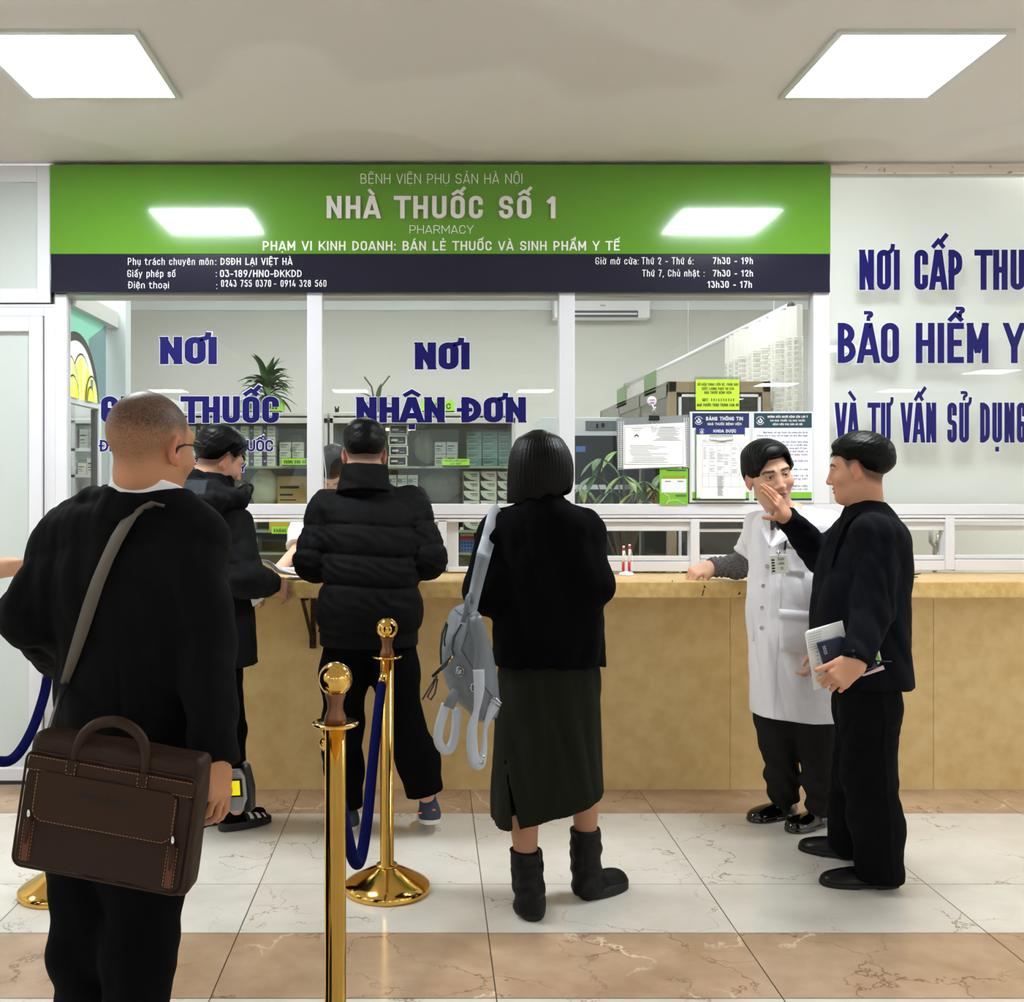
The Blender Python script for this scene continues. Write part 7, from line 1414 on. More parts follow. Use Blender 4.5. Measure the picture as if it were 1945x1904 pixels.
for y in np.arange(812, 838, 2.4): flat(b, 1240+rs.uniform(0, 14), 1294-rs.uniform(0, 14), y, y+.8, D_)
for y in np.arange(846, 880, 3.2): flat(b, 1192+rs.uniform(0, 12), 1230+rs.uniform(0, 40), y, y+.6, D_)
flat(b, 1199, 1220, 814, 815, D_); flat(b, 1203, 1216, 818, 818.8, D_); b.build('print', m_grey_ink, r)
b = MB(); c = P(1209, 830, D_); k = DP/FPX; b.add([c+Vector((k*4*math.cos(t), 0, k*4.5*math.sin(t))) for t in np.linspace(-.2, math.pi+.2, 12)]+[c+Vector((k*2.6*math.cos(t), 0, k*2.6*math.sin(t)-.001)) for t in np.linspace(math.pi+.2, -.2, 12)], [tuple(range(24))]); b.build('photo_hair', m_ink, r)
r = empty('binder_clip', P(1243, 792), 'black binder clip gripping the top of the mesh folder', 'clip'); b = MB(); b.prism([(-.026, -.012), (.026, -.012), (.024, .013), (-.024, .013)], (P(1243, 794, DP-.008), UX, UZ), -.012); b.build('jaw', m_black, r, bevel=.002); b = MB()
for s, y2 in ((-1, 818), (1, 818)): b.tube([P(1243+s*6, 799, DP-.010), P(1243+s*2.5, 814, DP-.012), P(1243+s*3.6, 818, DP-.012), P(1243, 819.5, DP-.012)], .0014, 6)
for s in (-1, 1): b.tube([P(1243+s*5, 789, DP-.008), P(1242+s*2.5, 780, DP-.010), P(1242, 777, DP-.010)], .0014, 6)
b.build('wire_handles', m_chrome, r, True)
r = empty('suction_hook', P(1237, 762), 'round white suction hook holding the binder clip on the glass', 'hook'); b = MB(); M = Matrix.Rotation(math.radians(90), 3, 'X'); c = P(1238, 762, W-.002); n = 24; ring = [(.023, 0), (.0225, .004), (.018, .008), (.0, .009)]
b.add([c+Vector((a*math.cos(2*math.pi*i/n), -z, a*math.sin(2*math.pi*i/n))) for a, z in ring for i in range(n)], [(j*n+i, j*n+(i+1) % n, (j+1)*n+(i+1) % n, (j+1)*n+i) for j in range(3) for i in range(n)]); b.build('cup', mat('lilac_white', (226, 216, 232), .3), r, True); b = MB(); b.box(c.x-.012, c.x+.013, c.y-.0098, c.y-.0092, c.z+.002, c.z+.006); b.box(c.x-.007, c.x-.001, c.y-.0098, c.y-.0092, c.z-.012, c.z-.006); b.box(c.x+.002, c.x+.008, c.y-.0098, c.y-.0092, c.z-.012, c.z-.006); b.build('print', mat('purple_ink', (130, 70, 120), .5), r); b = MB(); b.tube([c+Vector((.002, -.006, -.02)), c+Vector((.006, -.012, -.034)), c+Vector((.010, -.026, -.038)), c+Vector((.010, -.034, -.032))], .003, 8); b.build('hook_arm', m_white, r, True)
# ================================================================== THINGS ON THE COUNTER
c = Vector((SX(1190, 4.76), 4.76, ZT)); r = empty('pen_stand', c, 'white and red twin pen stand on the counter against the hatch', 'pen stand'); m_red = mat('pen_red', (196, 40, 48), .35); b = MB(); b.lathe([(.034, 0), (.036, .004), (.032, .010), (.018, .017), (.008, .019)], c, 28); b.build('base', m_white, r, True)
for dx, tl in ((-.014, .125), (.014, .132)):
    q = c+Vector((dx, .006, .012)); b = MB(); b.tube([q, q+Vector((0, 0, .05))], .0065, 10); b.build('socket', m_red, r, True); b = MB(); b.tube([q+Vector((0, 0, .045)), q+Vector((.002, 0, tl))], .0055, 10); pn = b.build('pen', m_white, r, True); b = MB(); b.tube([q+Vector((.002, 0, tl-.022)), q+Vector((.002, 0, tl-.006))], .006, 10); b.build('pen_cap', m_red, pn, True); b = MB(); b.tube([q+Vector((.002, 0, tl)), q+Vector((.012, -.004, tl-.05)), q+Vector((.016, -.006, .04)), q+Vector((.012, -.01, 0))], .0014, 6); b.build('coil_cord', m_white, pn, True)
r = empty('tweezers', (SX(1722, 4.66), 4.66, ZT), 'dark slim tongs lying on the counter behind the suited man', 'tongs'); b = MB(); z = ZT+.006; b.tube([(SX(1690, 4.66), 4.66, z), (SX(1730, 4.66), 4.655, z+.004), (SX(1745, 4.66), 4.64, z+.012)], [.006, .005, .002], 8); b.build('upper_arm', m_black, r, True); b = MB(); b.tube([(SX(1690, 4.6), 4.6, z), (SX(1728, 4.6), 4.595, z), (SX(1743, 4.6), 4.60, z)], [.006, .005, .002], 8); b.build('lower_arm', m_black, r, True)
def sheet_mesh(name, pts, nu, nv, m, label, lines=True, cat='paper', rule=None):
    """curved sheet from a grid of points"""
    b = MB(); b.add([p for row in pts for p in row], [(j*(nu+1)+i, j*(nu+1)+i+1, (j+1)*(nu+1)+i+1, (j+1)*(nu+1)+i) for j in range(nv) for i in range(nu)]); o = b.build(name, m, None, True); s = o.modifiers.new('s', 'SOLIDIFY'); s.thickness = .0012; s.offset = 0; return tag(o, label, cat)
# sheaf in the youth's hand, lying over the counter edge
for k in range(3):
    pts = []
    for j in range(9):
        row = []
        for i in range(7):
            u, v = i/6, j/8; x = SX(496, 4.5)+.13*u*1.0+.10*v-.01*k; y = 4.44+.20*u-.06*v+.012*k; z = ZT+.012+.075*(1-u)**2*(1-v*.6)+.0035*(2-k)+.02*math.sin(v*3)*(1-u); row.append((x, y, z))
        pts.append(row)
    sheet_mesh('prescription_sheet', pts, 6, 8, m_paper, ('top sheet of the curled papers in the hooded youth hand', 'middle sheet of the curled papers in the hooded youth hand', 'lowest sheet of the curled papers in the hooded youth hand')[k])
b = MB(); q = [at(566, 1083, 4.8), at(612, 1083, 4.8), at(600, 1091, 4.55), at(540, 1091, 4.55)]; q = [Vector((v.x, v.y, ZT+.002)) for v in q]; b.add(q+[v+Vector((0, 0, .001)) for v in q], [(3, 2, 1, 0), (4, 5, 6, 7), (0, 1, 5, 4), (1, 2, 6, 5), (2, 3, 7, 6), (3, 0, 4, 7)]); tag(b.build('paper_sheet', m_paper), 'flat white sheet on the counter under the pharmacist hand', 'paper')
b = MB(); q = [A(471, 1120, 4.12), A(512, 1114, 4.14), A(500, 1140, 4.13), A(480, 1153, 4.12)]; b.add([Vector(v) for v in q]+[Vector(v)+Vector((0, .002, 0)) for v in q], [(3, 2, 1, 0), (4, 5, 6, 7), (0, 1, 5, 4), (1, 2, 6, 5), (2, 3, 7, 6), (3, 0, 4, 7)]); tag(b.build('paper_sheet', m_paper), 'white sheet hanging down under the hooded youth sleeve', 'paper')
# ---- papers and notebook in the suited man's hand
def leaf_px(pts, D, t, name, m, label, cat, tilt=None):
    F = [Vector(A(x, y, D if not isinstance(D, (list, tuple)) else D[i])) for i, (x, y) in enumerate(pts)]; n = len(F); bb = [v+Vector((0, t, 0)) for v in F]; b = MB(); b.add(F+bb, [tuple(range(n)), tuple(reversed(range(n, 2*n)))]+[(i, n+i, n+(i+1) % n, (i+1) % n) for i in range(n)]); o = b.build(name, m, None, bevel=.0004 if t < .004 else .002); return tag(o, label, cat) if label else o
o = leaf_px([(1529, 1204), (1534, 1198), (1600, 1179), (1612, 1232), (1606, 1292), (1546, 1312)], [3.52, 3.53, 3.53, 3.52, 3.50, 3.50], .002, 'form_sheet', m_paper, 'white printed form sticking out behind the navy notebook', 'paper')
b = MB(); rs = random.Random(6)
for k in range(6): x, y = 1533+2*k*.1, 1212+6*k; b.tube([A(1536, 1206+5*k, 3.514), A(1552+8, 1200+5*k-.5, 3.516)], .0007, 4)
for k in range(9): b.tube([A(1549+1.0*k, 1232+7.2*k, 3.506), A(1553+1.0*k, 1231+7.2*k, 3.506)], .0012, 4)
for y, dx in ((1231, 0), (1290, 8)): b.tube([A(1540+dx, y+4, 3.505), A(1556+dx, y-1, 3.514)], .0007, 4)
b.build('print', m_grey_ink, o)
nb_ = empty('notebook', A(1600, 1250, 3.54), 'dark navy notebook with pale year number held against the suit', 'notebook'); m_nb = mat('notebook_navy', (24, 32, 62), .45)
q = leaf_px([(1553, 1222), (1598, 1209), (1645, 1232), (1668, 1268), (1640, 1276), (1577, 1300)], [3.495, 3.49, 3.475, 3.475, 3.47, 3.48], .014, 'cover', m_nb, None, None); q.parent = nb_; q.matrix_parent_inverse = Matrix.Translation(nb_.location).inverted()
b = MB(); U = (Vector(A(1565, 1243, 3.4935))-Vector(A(1561, 1228, 3.493))).normalized(); V_ = (Vector(A(1574, 1227, 3.494))-Vector(A(1561, 1230, 3.493))).normalized(); write(b, '2025', (Vector(A(1561.5, 1227.5, 3.484))+Vector((0, -.001, 0)), U, V_), .011, .16, None, .03); b.build('lettering', mat('pale_foil', (210, 214, 226), .4), nb_)
o = leaf_px([(1656, 1184), (1660, 1192), (1675, 1255), (1668, 1264), (1655, 1228)], 3.51, .004, 'document', mat('green_white_cover', (214, 222, 206), .5), 'pale folded document with green edge between the suit and the notebook', 'document'); b = MB(); b.add([A(1657, 1204, 3.508), A(1661, 1206, 3.508), A(1671, 1254, 3.508), A(1667, 1256, 3.508)], [(0, 3, 2, 1)]); b.build('green_edge', m_pgreen, o)
leaf_px([(1636, 1283), (1678, 1264), (1681, 1272), (1640, 1285.5)], 3.49, .006, 'folded_papers', mat('pink_paper', (226, 186, 196), .6), 'pink folded papers under the navy notebook', 'paper')
b = MB(); b.tube([A(1665, 1256, 3.47), A(1693, 1257, 3.47)], .0025, 8); tag(b.build('ribbon_marker', m_nb, None, True), 'thin navy ribbon trailing from the notebook edge', 'ribbon'); b = MB(); b.tube([A(1574, 1301, 3.47), A(1590, 1297, 3.47)], .004, 8); tag(b.build('ballpoint_pen', m_chrome, None, True), 'silver pen tip under the notebook by the thumb', 'pen')
# ---- handheld reader in the first man's hand
r = empty('handheld_reader', A(440, 1500, 2.26), 'grey handheld device with bright yellow screen held by the blazer man', 'device'); b = MB(); fr_ = (A(447, 1504, 2.26), Vector((.97, -.2, .1)).normalized(), Vector((-.12, 0, 1)).normalized()); pl_ = [(-.02, -.045), (.008, -.045), (.022, -.02), (.023, .03), (.012, .046), (-.02, .046)]; b.prism(pl_, fr_, -.02); b.build('case', mat('device_grey', (150, 152, 156), .35), r, bevel=.004); b = MB(); b.prism([(-.018, -.012), (.017, -.012), (.019, .028), (-.018, .028)], (Vector(fr_[0])+Vector((0, -.0008, 0)), fr_[1], fr_[2]), .0006); b.build('bezel', m_black, r); b = MB(); b.prism([(-.016, -.008), (.011, -.008), (.013, .024), (-.016, .024)], (Vector(fr_[0])+Vector((0, -.0016, 0)), fr_[1], fr_[2]), .0006); b.build('screen', mat('yellow_screen', (250, 240, 30), .3, emit=(250, 240, 30), estr=.5), r); b = MB(); b.prism([(.010, -.055), (.03, -.05), (.036, .0), (.03, .05), (.018, .06), (.02, 0)], (Vector(fr_[0])+Vector((0, .01, 0)), fr_[1], fr_[2]), -.03); b.build('pouch', m_black, r, bevel=.006)
# ================================================================== BRASS POSTS AND ROPES
m_brass = mat('polished_brass', (222, 178, 92), .10, 1.0); m_brass_old = mat('spotted_brass', (216, 172, 86), .14, 1.0, noise=(130, (96, 62, 22), 2, .70, .74)); m_neck = mat('brown_neck', (124, 84, 60), .35, .5); m_rope = mat('blue_velvet', (4, 8, 62), .95, spec=.1, bump=(300, .3, .002))
def post(x, y, h, label, k=1.0, m=m_brass, pole=.024, base=True):
    r = empty('barrier_post', (x, y, 0), label, 'barrier post'); c = (x, y, 0); b = MB()
    b.lathe([(.150*k, 0), (.153*k, .004), (.153*k, .020), (.148*k, .026), (.125*k, .040), (.06, .074), (.040, .082), (.034, .086)], c, 56); b.build('base', m_brass, r, True); b = MB(); b.lathe([(.037, .084), (.037, .092), (pole, .094), (pole, h-.145)], c, 32); b.build('pole', m, r, True)
    b = MB(); b.lathe([(pole+.001, h-.150), (.040, h-.146), (.0515, h-.141), (.053, h-.138), (.0505, h-.135), (.036, h-.137), (.022, h-.135)], c, 40); b.build('ring_collar', m_brass, r, True); b = MB(); b.lathe([(.026, h-.136), (.0235, h-.122), (.0175, h-.106), (.018, h-.090), (.0235, h-.074), (.022, h-.066)], c, 32); b.build('neck', m_neck, r, True)
    b = MB(); b.sphere((x, y, h-.038), .0385, 36); b.build('ball_finial', m_brass, r, True); return r
pA = at(735, 1690, 3.63); pB = (SX(637, 2.31), 2.31); pC = (SX(116, 3.60), 3.60)
post(pA.x, 3.63, .966, 'tall brass barrier post with spotted pole between the padded jacket man and the backpack', 1.0, m_brass_old); post(pB[0], pB[1], 1.034, 'shiny brass barrier post in front of everything at the bottom of the view'); post(pC[0], pC[1], .955, 'brass barrier post half hidden behind the briefcase man', .95); post(-2.45, 3.1, .955, 'brass barrier post outside the view at the far end of the blue rope')
def rope(pts, label, ra, rbb):
    r = empty('barrier_rope', pts[len(pts)//2], label, 'rope')
    out = spline(pts); n = len(out); rad = [.017*min(1, .45+i/4, .45+(n-1-i)/4) for i in range(n)]; b = MB(); b.tube(out, rad, 14); b.build('velvet_rope', m_rope, r, True)
    for e, q, pst in ((out[0], out[1], ra), (out[-1], out[-2], rbb)):
        d = (Vector(e)-Vector(q)).normalized(); b = MB(); b.tube([e-d*.012, e+d*.002, e+d*.022, e+d*.03], [.0125, .013, .0125, .006], 14); b.build('end_cap', m_brass, r, True); b = MB(); b.tube([e+d*.03, (Vector(e)+d*.03+Vector(pst))/2+Vector((.003, 0, .0)), Vector(pst)], .0028, 8); b.build('hook', m_brass, r, True)
hA = Vector((pA.x-.012, 3.575, .828)); hB = Vector((pB[0]-.046, 2.34, .896)); hC = Vector((pC[0]-.045, 3.57, .818))
rope([at(726, 1292, 3.53), at(720, 1340, 3.46), at(709, 1440, 3.28), at(697, 1560, 3.08), at(684, 1634, 2.96), at(671, 1632, 2.88), at(657, 1575, 2.78), at(636, 1480, 2.55), at(618, 1415, 2.37)], 'dark blue velvet rope sagging in a V between the two brass posts', hA, hB)
rope([at(91, 1280, 3.53), at(84, 1320, 3.50), at(62, 1385, 3.42), at(32, 1435, 3.34), at(0, 1447, 3.27), at(-60, 1425, 3.2), at(-250, 1330, 3.14), Vector((-2.43, 3.1, .80))], 'dark blue velvet rope hanging behind the elbow of the briefcase man', hC, Vector((-2.45, 3.1, .81)))
# ================================================================== BRIEFCASE
m_lth = mat('dark_brown_leather', (44, 27, 18), .5, spec=.22, bump=(160, .22, .002)); m_lth2 = mat('brown_leather_trim', (50, 31, 21), .48, spec=.22, bump=(160, .2, .002)); m_stitch = mat('tan_stitch', (168, 118, 70), .7); m_zip = mat('zip_tape', (92, 46, 28), .6); m_emb = mat('embossed_leather', (20, 14, 11), .5)
DBG = 2.10; cB = Vector(at(218, 1534, DBG)); Rb = Matrix.Rotation(math.radians(8.2), 3, 'Y') @ Matrix.Rotation(math.radians(-6), 3, 'Z'); bl = lambda u, v, w=0: cB+Rb @ Vector((u, -w, v))      # u across, v up, w towards the viewer
bg_ = empty('briefcase', cB, 'dark brown leather briefcase with tan stitching hanging at the blazer man hip', 'briefcase'); Rn = np.array(Rb, F32)
def bag_f(p):
    q = tol(p, Rn, cB); z = q[:, 2]; hw = .186-.055*(z+.1)*.55; s = q.copy(); s[:, 0] = q[:, 0]*(.19/hw)
    d = rbox(s, (0, 0, -.002), (.19, .042, .138), .018); return d+fold_noise(p, .0016, 16, 3)
part('bag_body', bag_f, [cB], .24, .0045, m_lth, bg_)
surf = lambda u, v, lift=.0015: bl(u, v, .0425+lift)
def panel(name, poly, t, m, lift=0.0): b = MB(); n = len(poly); F = [bl(u, v, .0425+lift+t) for u, v in poly]; Bk = [bl(u, v, .034) for u, v in poly]; b.add(F+Bk, [tuple(reversed(range(n))), tuple(range(n, 2*n))]+[(i, (i+1) % n, n+(i+1) % n, n+i) for i in range(n)]); return b.build(name, m, bg_, bevel=.0025)
def stitches(parent, path, lift, step=.0072, ln=.0046, r=.00075):
    b = MB(); P = [Vector(bl(u, v, .0425+lift)) for u, v in path]
    for a, c_ in zip(P[:-1], P[1:]):
        L_ = (c_-a).length; n = max(int(L_/step), 1)
        for i in range(n): b.tube([a.lerp(c_, i/n), a.lerp(c_, min(i/n+ln/L_, 1))], r, 4)
    return b.build('stitching', m_stitch, parent)
rr = lambda x0, x1, y0, y1, r: [(x+r*math.cos(a), y+r*math.sin(a)) for x, y, a0 in ((x1-r, y1-r, 0), (x0+r, y1-r, 90), (x0+r, y0+r, 180), (x1-r, y0+r, 270)) for a in np.radians(np.linspace(a0, a0+90, 6))]
fp = panel('front_pocket', rr(-.176, .172, -.128, .066, .018), .004, m_lth); tb = panel('top_band', [(-.178, .062), (.178, .062), (.175, .094), (-.174, .094)], .006, m_lth2); fl_ = panel('flap', rr(-.152, .146, -.036, .066, .022)[::1], .011, m_lth2)
stitches(tb, [(-.174, .0915), (.172, .0915)], .0072); stitches(tb, [(-.175, .0645), (.175, .0645)], .0072); stitches(fl_, [(-.149, .06), (-.149, -.014), (-.144, -.026), (-.130, -.0335), (.124, -.0335), (.138, -.026), (.143, -.014), (.143, .06)], .0118)
for s, u0 in ((-1, -.155), (1, .148)):
    z = MB(); z.band([surf(u0, -.04, .005), surf(u0-.004*s*0, -.122, .005)], Rb @ Vector((1, 0, 0)), .014, .002); zo = z.build('zip', m_zip, bg_); stitches(zo, [(u0-.010, -.04), (u0-.010, -.122)], .006); stitches(zo, [(u0+.010, -.04), (u0+.010, -.122)], .006)
    z = MB(); z.band([surf(u0, -.028, .013), surf(u0+.003, -.045, .014), surf(u0+.001, -.085, .012)], Rb @ Vector((1, 0, 0)), [.008, .013, .004], .003); z.build('zip_puller', m_lth2, zo, bevel=.001); z = MB(); z.box(*[0]*6); z = MB(); q = surf(u0, -.024, .012); z.sphere(q, (.004, .004, .009), 10); z.build('zip_slider', m_chrome, zo, True)
h = MB(); hp = [(-.083, .085), (-.080, .118), (-.068, .150), (-.045, .172), (-.010, .183), (.026, .176), (.052, .156), (.064, .125), (.067, .085)]; hq = spline([bl(u, v+.002, .040) for u, v in hp], 4); h.tube(hq, [.009+.003*math.sin(math.pi*i/(len(hq)-1)) for i in range(len(hq))], 14); ho = h.build('handle', m_lth2, bg_, True)
for u0 in (-.083, .067): tbp = MB(); F = [bl(u0-.013, .096, .0515), bl(u0+.013, .096, .0515), bl(u0+.011, .066, .0515), bl(u0-.011, .066, .0515)]; tbp.add(F+[v+Rb @ Vector((0, .006, 0)) for v in F], [(0, 3, 2, 1), (4, 5, 6, 7), (0, 1, 5, 4), (1, 2, 6, 5), (2, 3, 7, 6), (3, 0, 4, 7)]); tbo = tbp.build('handle_tab', m_lth, ho, bevel=.002); stitches(ho, [(u0-.010, .094), (u0-.009, .068), (u0+.009, .068), (u0+.010, .094)], .0095)
e = MB(); write(e, 'SANOFI PASTEUR', (bl(-.068, .022, .0425+.0132), Rb @ Vector((1, 0, 0)), Rb @ Vector((0, 0, 1))), .013, .10, None, .115, depth=.0004); e.build('embossed_lettering', m_emb, fl_)
tz = MB(); tz.tube([bl(u, .122+.012*math.cos(u*8)-.012, .018) for u in np.linspace(-.165, .165, 16)], .0045, 8); tz.build('top_zip', m_zip, bg_, True); sg_ = MB(); sg_.tube([bl(u, v, .0435) for u, v in rr(-.181, .178, -.135, .10, .02)], .0028, 8, closed=True); sg_.build('piping', m_lth2, bg_, True)
# shoulder strap over the blazer
Bz = FIELDS['blazer']; sp = [(312, 962), (303, 957), (292, 955), (276, 958), (258, 968), (240, 988), (222, 1016), (206, 1052), (190, 1098), (172, 1152), (154, 1208), (136, 1262), (122, 1300)]; pts = [touch(Bz, x, y, 1.95, .005) for x, y in sp]; 
for _ in range(4): pts = [pts[0]]+[Vector(((a.x+2*b_.x+c_.x)/4, min(b_.y, (a.y+2*b_.y+c_.y)/4)-.0006, (a.z+2*b_.z+c_.z)/4)) for a, b_, c_ in zip(pts[:-2], pts[1:-1], pts[2:])]+[pts[-1]]
b = MB(); b.band(pts, [Vector((.3, -.6, .1))]*2+[Vector((.5, -.5, .5))]*2+[Vector((.8, -.1, .5))]*9, [.030]*10+[.028, .024, .018], .004); st_ = b.build('shoulder_strap', mat('taupe_strap', (88, 80, 70), .55, bump=(200, .2, .001)), bg_, True); b = MB(); e0_ = pts[-1]; b.band([e0_, Vector(at(108, 1345, 2.16)), Vector(at(92, 1400, 2.12)), bl(-.168, .09, .01)], Vector((1, 0, .3)), [.018, .014, .016, .016], .003); b.build('lower_strap', m_black, st_, True)
# ================================================================== BACKPACK
m_bp = mat('grey_blue_leather', (108, 114, 121), .40, bump=(120, .15, .002)); m_bp2 = mat('grey_blue_edge', (60, 66, 72), .5); m_web = mat('silver_webbing', (182, 188, 200), .38, bump=(500, .2, .001)); DK = 3.16
bk_ = empty('backpack', at(895, 1270, DK), 'grey leather backpack with silver straps hanging from the bob haired woman shoulder', 'backpack'); KP = lambda x, y, d=DK: np.array(at(x, y, d), F32)
def poly_sd(px, py, poly):
    P = np.array(poly, F32); d = np.full(px.shape, 1e9, F32); s = np.ones(px.shape, F32); n = len(P)
    for i in range(n):
        a, c_ = P[i], P[i-1]; e = c_-a; wx, wy = px-a[0], py-a[1]; t = np.clip((wx*e[0]+wy*e[1])/(e @ e), 0, 1); d = np.minimum(d, (wx-e[0]*t)**2+(wy-e[1]*t)**2); c1 = py >= a[1]; c2 = py < c_[1]; c3 = e[0]*wy > e[1]*wx; fl2 = (c1 & c2 & c3) | (~c1 & ~c2 & ~c3); s = np.where(fl2, -s, s)
    return s*np.sqrt(d)
def puff(p, px_poly, D, T, k=.05): poly = [tuple(np.array(at(x, y, D))[[0, 2]]) for x, y in px_poly]; d2 = poly_sd(p[:, 0], p[:, 2], poly); return smax(d2, np.abs(p[:, 1]-D)-T, k)
main = [(884, 1150), (900, 1158), (918, 1190), (932, 1235), (944, 1290), (949, 1335), (944, 1362), (925, 1370), (903, 1371), (892, 1352), (868, 1328), (850, 1304), (840, 1270), (842, 1235), (850, 1200), (864, 1172)]
side_ = [(866, 1150), (884, 1146), (893, 1160), (888, 1185), (870, 1215), (850, 1228), (843, 1215), (846, 1188), (854, 1166)]
def bpf(p): d = puff(p, main, DK+.02, .075, .09); d = smin(d, puff(p, side_, DK+.06, .05, .07), .02); return d+fold_noise(p, .0035, 16, 7)
part('bag_body', bpf, [KP(840, 1140), KP(955, 1380)], .12, .0042, m_bp, bk_); tb_ = lambda x, y, l=.001: touch(bpf, x, y, DK-.14, l)
def lay(path, r, name, m, parent=bk_, lift=.001): b = MB(); b.tube([tb_(x, y, lift) for x, y in path], r, 6); return b.build(name, m, parent, True)
lay([(888, 1200), (876, 1235), (880, 1240), (900, 1272)], .0016, 'seam', m_bp2); lay([(868, 1322), (900, 1310), (918, 1302), (932, 1320), (944, 1328)], .002, 'seam', m_bp2); lay([(876, 1186), (862, 1210), (858, 1232), (862, 1246)], .003, 'zip_line', m_bp2); lay([(864, 1158), (872, 1166), (884, 1172)], .0022, 'seam', m_bp2)
def strap_px(path, w, name, m, parent=bk_, D=None, t=.004, side=None):
    P = [(tb_(x, y, .004) if d is None else Vector(at(x, y, d))) for x, y, d in path]; b = MB(); S = []
    for i in range(len(P)): T = (P[min(i+1, len(P)-1)]-P[max(i-1, 0)]).normalized(); s = T.cross(Vector((0, 1, 0))); S.append(s.normalized() if side is None else Vector(side[i]))
    ws = w if isinstance(w, list) else [w]*len(P); Q = spline(P, 5); S = [(S[min(i//5, len(S)-1)]*(1-(i % 5)/5)+S[min(i//5+1, len(S)-1)]*(i % 5)/5) for i in range(len(Q))]; ws = [ws[min(i//5, len(ws)-1)]*(1-(i % 5)/5)+ws[min(i//5+1, len(ws)-1)]*(i % 5)/5 for i in range(len(Q))]
    b.band(Q, S, ws, t); return b.build(name, m, parent, True)
jw = FIELDS['woman']; tw_ = lambda x, y: tuple([x, y, touch(jw, x, y, 3.0, .005).y])
up = [tw_(950, 968), tw_(941, 975), tw_(934, 1000), tw_(926, 1030), (918, 1056, 3.22)]; strap_px(up, [.044, .047, .047, .047, .046], 'shoulder_webbing', m_web); strap_px([(919, 1054, 3.218), (908, 1100, 3.19), (899, 1140, 3.15), (894, 1168, 3.12)], [.046, .040, .036, .034], 'shoulder_strap', m_bp)
strap_px([(897, 1166, DK-.06), (904, 1176, DK-.095), (910, 1205, DK-.10), (913, 1240, DK-.10), (908, 1274, DK-.10)], [.03, .036, .036, .036, .034], 'lower_strap', m_bp); strap_px([(909, 1272, DK-.101), (910, 1310, DK-.10), (905, 1350, DK-.09), (897, 1385, DK-.08), (897, 1420, DK-.08), (902, 1448, DK-.07), (912, 1452, DK-.05), (919, 1428, DK-.04), (922, 1385, DK-.04), (934, 1350, DK-.05), (943, 1334, DK-.05)], [.034, .032, .018, .03, .034, .034, .03, .02, .012, .028, .034], 'hanging_webbing', m_web)
strap_px([(848, 1338, DK-.05), (836, 1375, DK-.05), (832, 1405, DK-.05), (842, 1424, DK-.045), (855, 1422, DK-.03), (864, 1396, DK-.02), (868, 1345, DK-.02)], [.03, .029, .029, .028, .028, .028, .028], 'webbing_loop', m_web); strap_px([(866, 1310, DK-.055), (860, 1325, DK-.06), (852, 1344, DK-.055)], [.02, .034, .034], 'strap_tab', m_bp); strap_px([(880, 1182, DK-.05), (886, 1158, DK-.07), (888, 1140, DK-.07), (893, 1130, DK-.05), (896, 1142, DK-.02), (894, 1160, DK-.0)], .016, 'top_handle', m_bp)
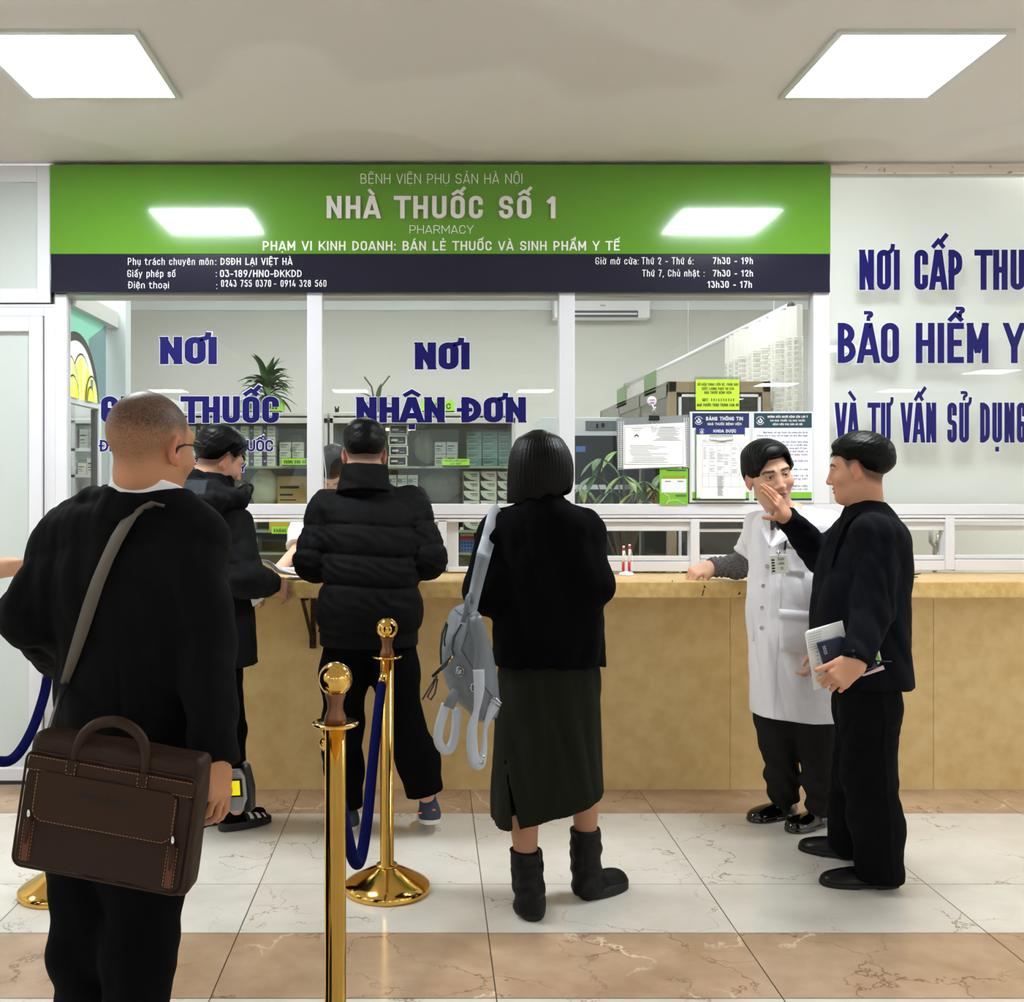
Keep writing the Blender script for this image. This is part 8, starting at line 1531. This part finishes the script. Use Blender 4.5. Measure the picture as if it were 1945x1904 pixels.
b = MB(); c = tb_(873, 1276, .004); b.tube([c+Vector((.012*math.cos(t), -.003, .014*math.sin(t))) for t in np.linspace(0, 6.28, 17)[:-1]], .0026, 6, closed=True); b.box(c.x-.011, c.x+.006, c.y-.008, c.y, c.z-.010, c.z+.010); b.build('buckle_ring', mat('gunmetal', (150, 152, 156), .25, 1), bk_, True); b = MB(); q = [Vector(at(x, y, DK-.06)) for x, y in ((930, 1330), (936, 1322), (953, 1336), (948, 1344))]; b.tube(q, .0024, 6, closed=True); q = [Vector(at(x, y, DK-.055)) for x, y in ((908, 1435), (920, 1436), (917, 1452), (907, 1450))]; b.tube(q, .0028, 6, closed=True); c2 = tb_(898, 1306, .003); b.tube([c2+Vector((.006*math.cos(t), -.002, .012*math.sin(t))) for t in np.linspace(0, 6.28, 13)[:-1]], .0018, 6, closed=True); b.build('strap_slider', mat('silver_metal', (206, 208, 212), .2, 1), bk_, True)
b = MB(); b.tube([Vector(at(x, y, DK-.02)) for x, y in ((848, 1182), (840, 1205), (837, 1235), (838, 1262))], .004, 6); b.tube([Vector(at(x, y, DK-.02)) for x, y in ((850, 1186), (844, 1215), (845, 1228))], .003, 6); b.band([Vector(at(x, y, DK-.06)) for x, y in ((860, 1246), (845, 1264), (821, 1286))], (1, 0, 1), [.008, .012, .008], .004); b.tube([Vector(at(x, y, DK-.06)) for x, y in ((830, 1284), (822, 1305), (812, 1324), (818, 1330), (826, 1318), (831, 1290))], .0028, 6); b.tube([Vector(at(x, y, DK-.06)) for x, y in ((826, 1290), (814, 1310), (802, 1330))], .0024, 6); b.build('zip_pull', mat('dark_leather_cord', (36, 36, 38), .5), bk_, True)
b = MB(); [b.tube([Vector(at(861+dx, y, DK-.065)), Vector(at(856+dx, y+8, DK-.065))], .003, 6) for dx, y in ((0, 1246), (-5, 1254))]; b.build('zip_slider', mat('brass_zip', (176, 150, 100), .25, 1), bk_, True)
# ceiling fan over the hall, seen mirrored in the glass
fn = empty('ceiling_fan', (.17, 1.7, ZC), 'white three bladed ceiling fan hanging over the hall', 'fan'); b = MB(); b.tube([(.17, 1.7, ZC), (.17, 1.7, 2.60)], .012, 10); b.build('down_rod', m_white, fn, True); b = MB(); b.lathe([(.03, -.06), (.09, -.05), (.10, -.02), (.09, .02), (.03, .04)], (.17, 1.7, 2.57), 28); b.build('motor', m_white, fn, True); b = MB(); b.lathe([(.02, -.05), (.06, -.01), (.065, 0)], (.17, 1.7, ZC), 24); b.build('canopy', m_white, fn, True)
for k in range(3): a = math.radians(8+120*k); U = Vector((math.cos(a), math.sin(a), 0)); b = MB(); b.prism([(.09, -.03), (.50, -.06), (.54, 0), (.50, .05), (.09, .03)], (Vector((.17, 1.7, 2.56)), U, Vector((-U.y*.97, U.x*.97, .22))), .006); b.build('blade', m_white, fn)
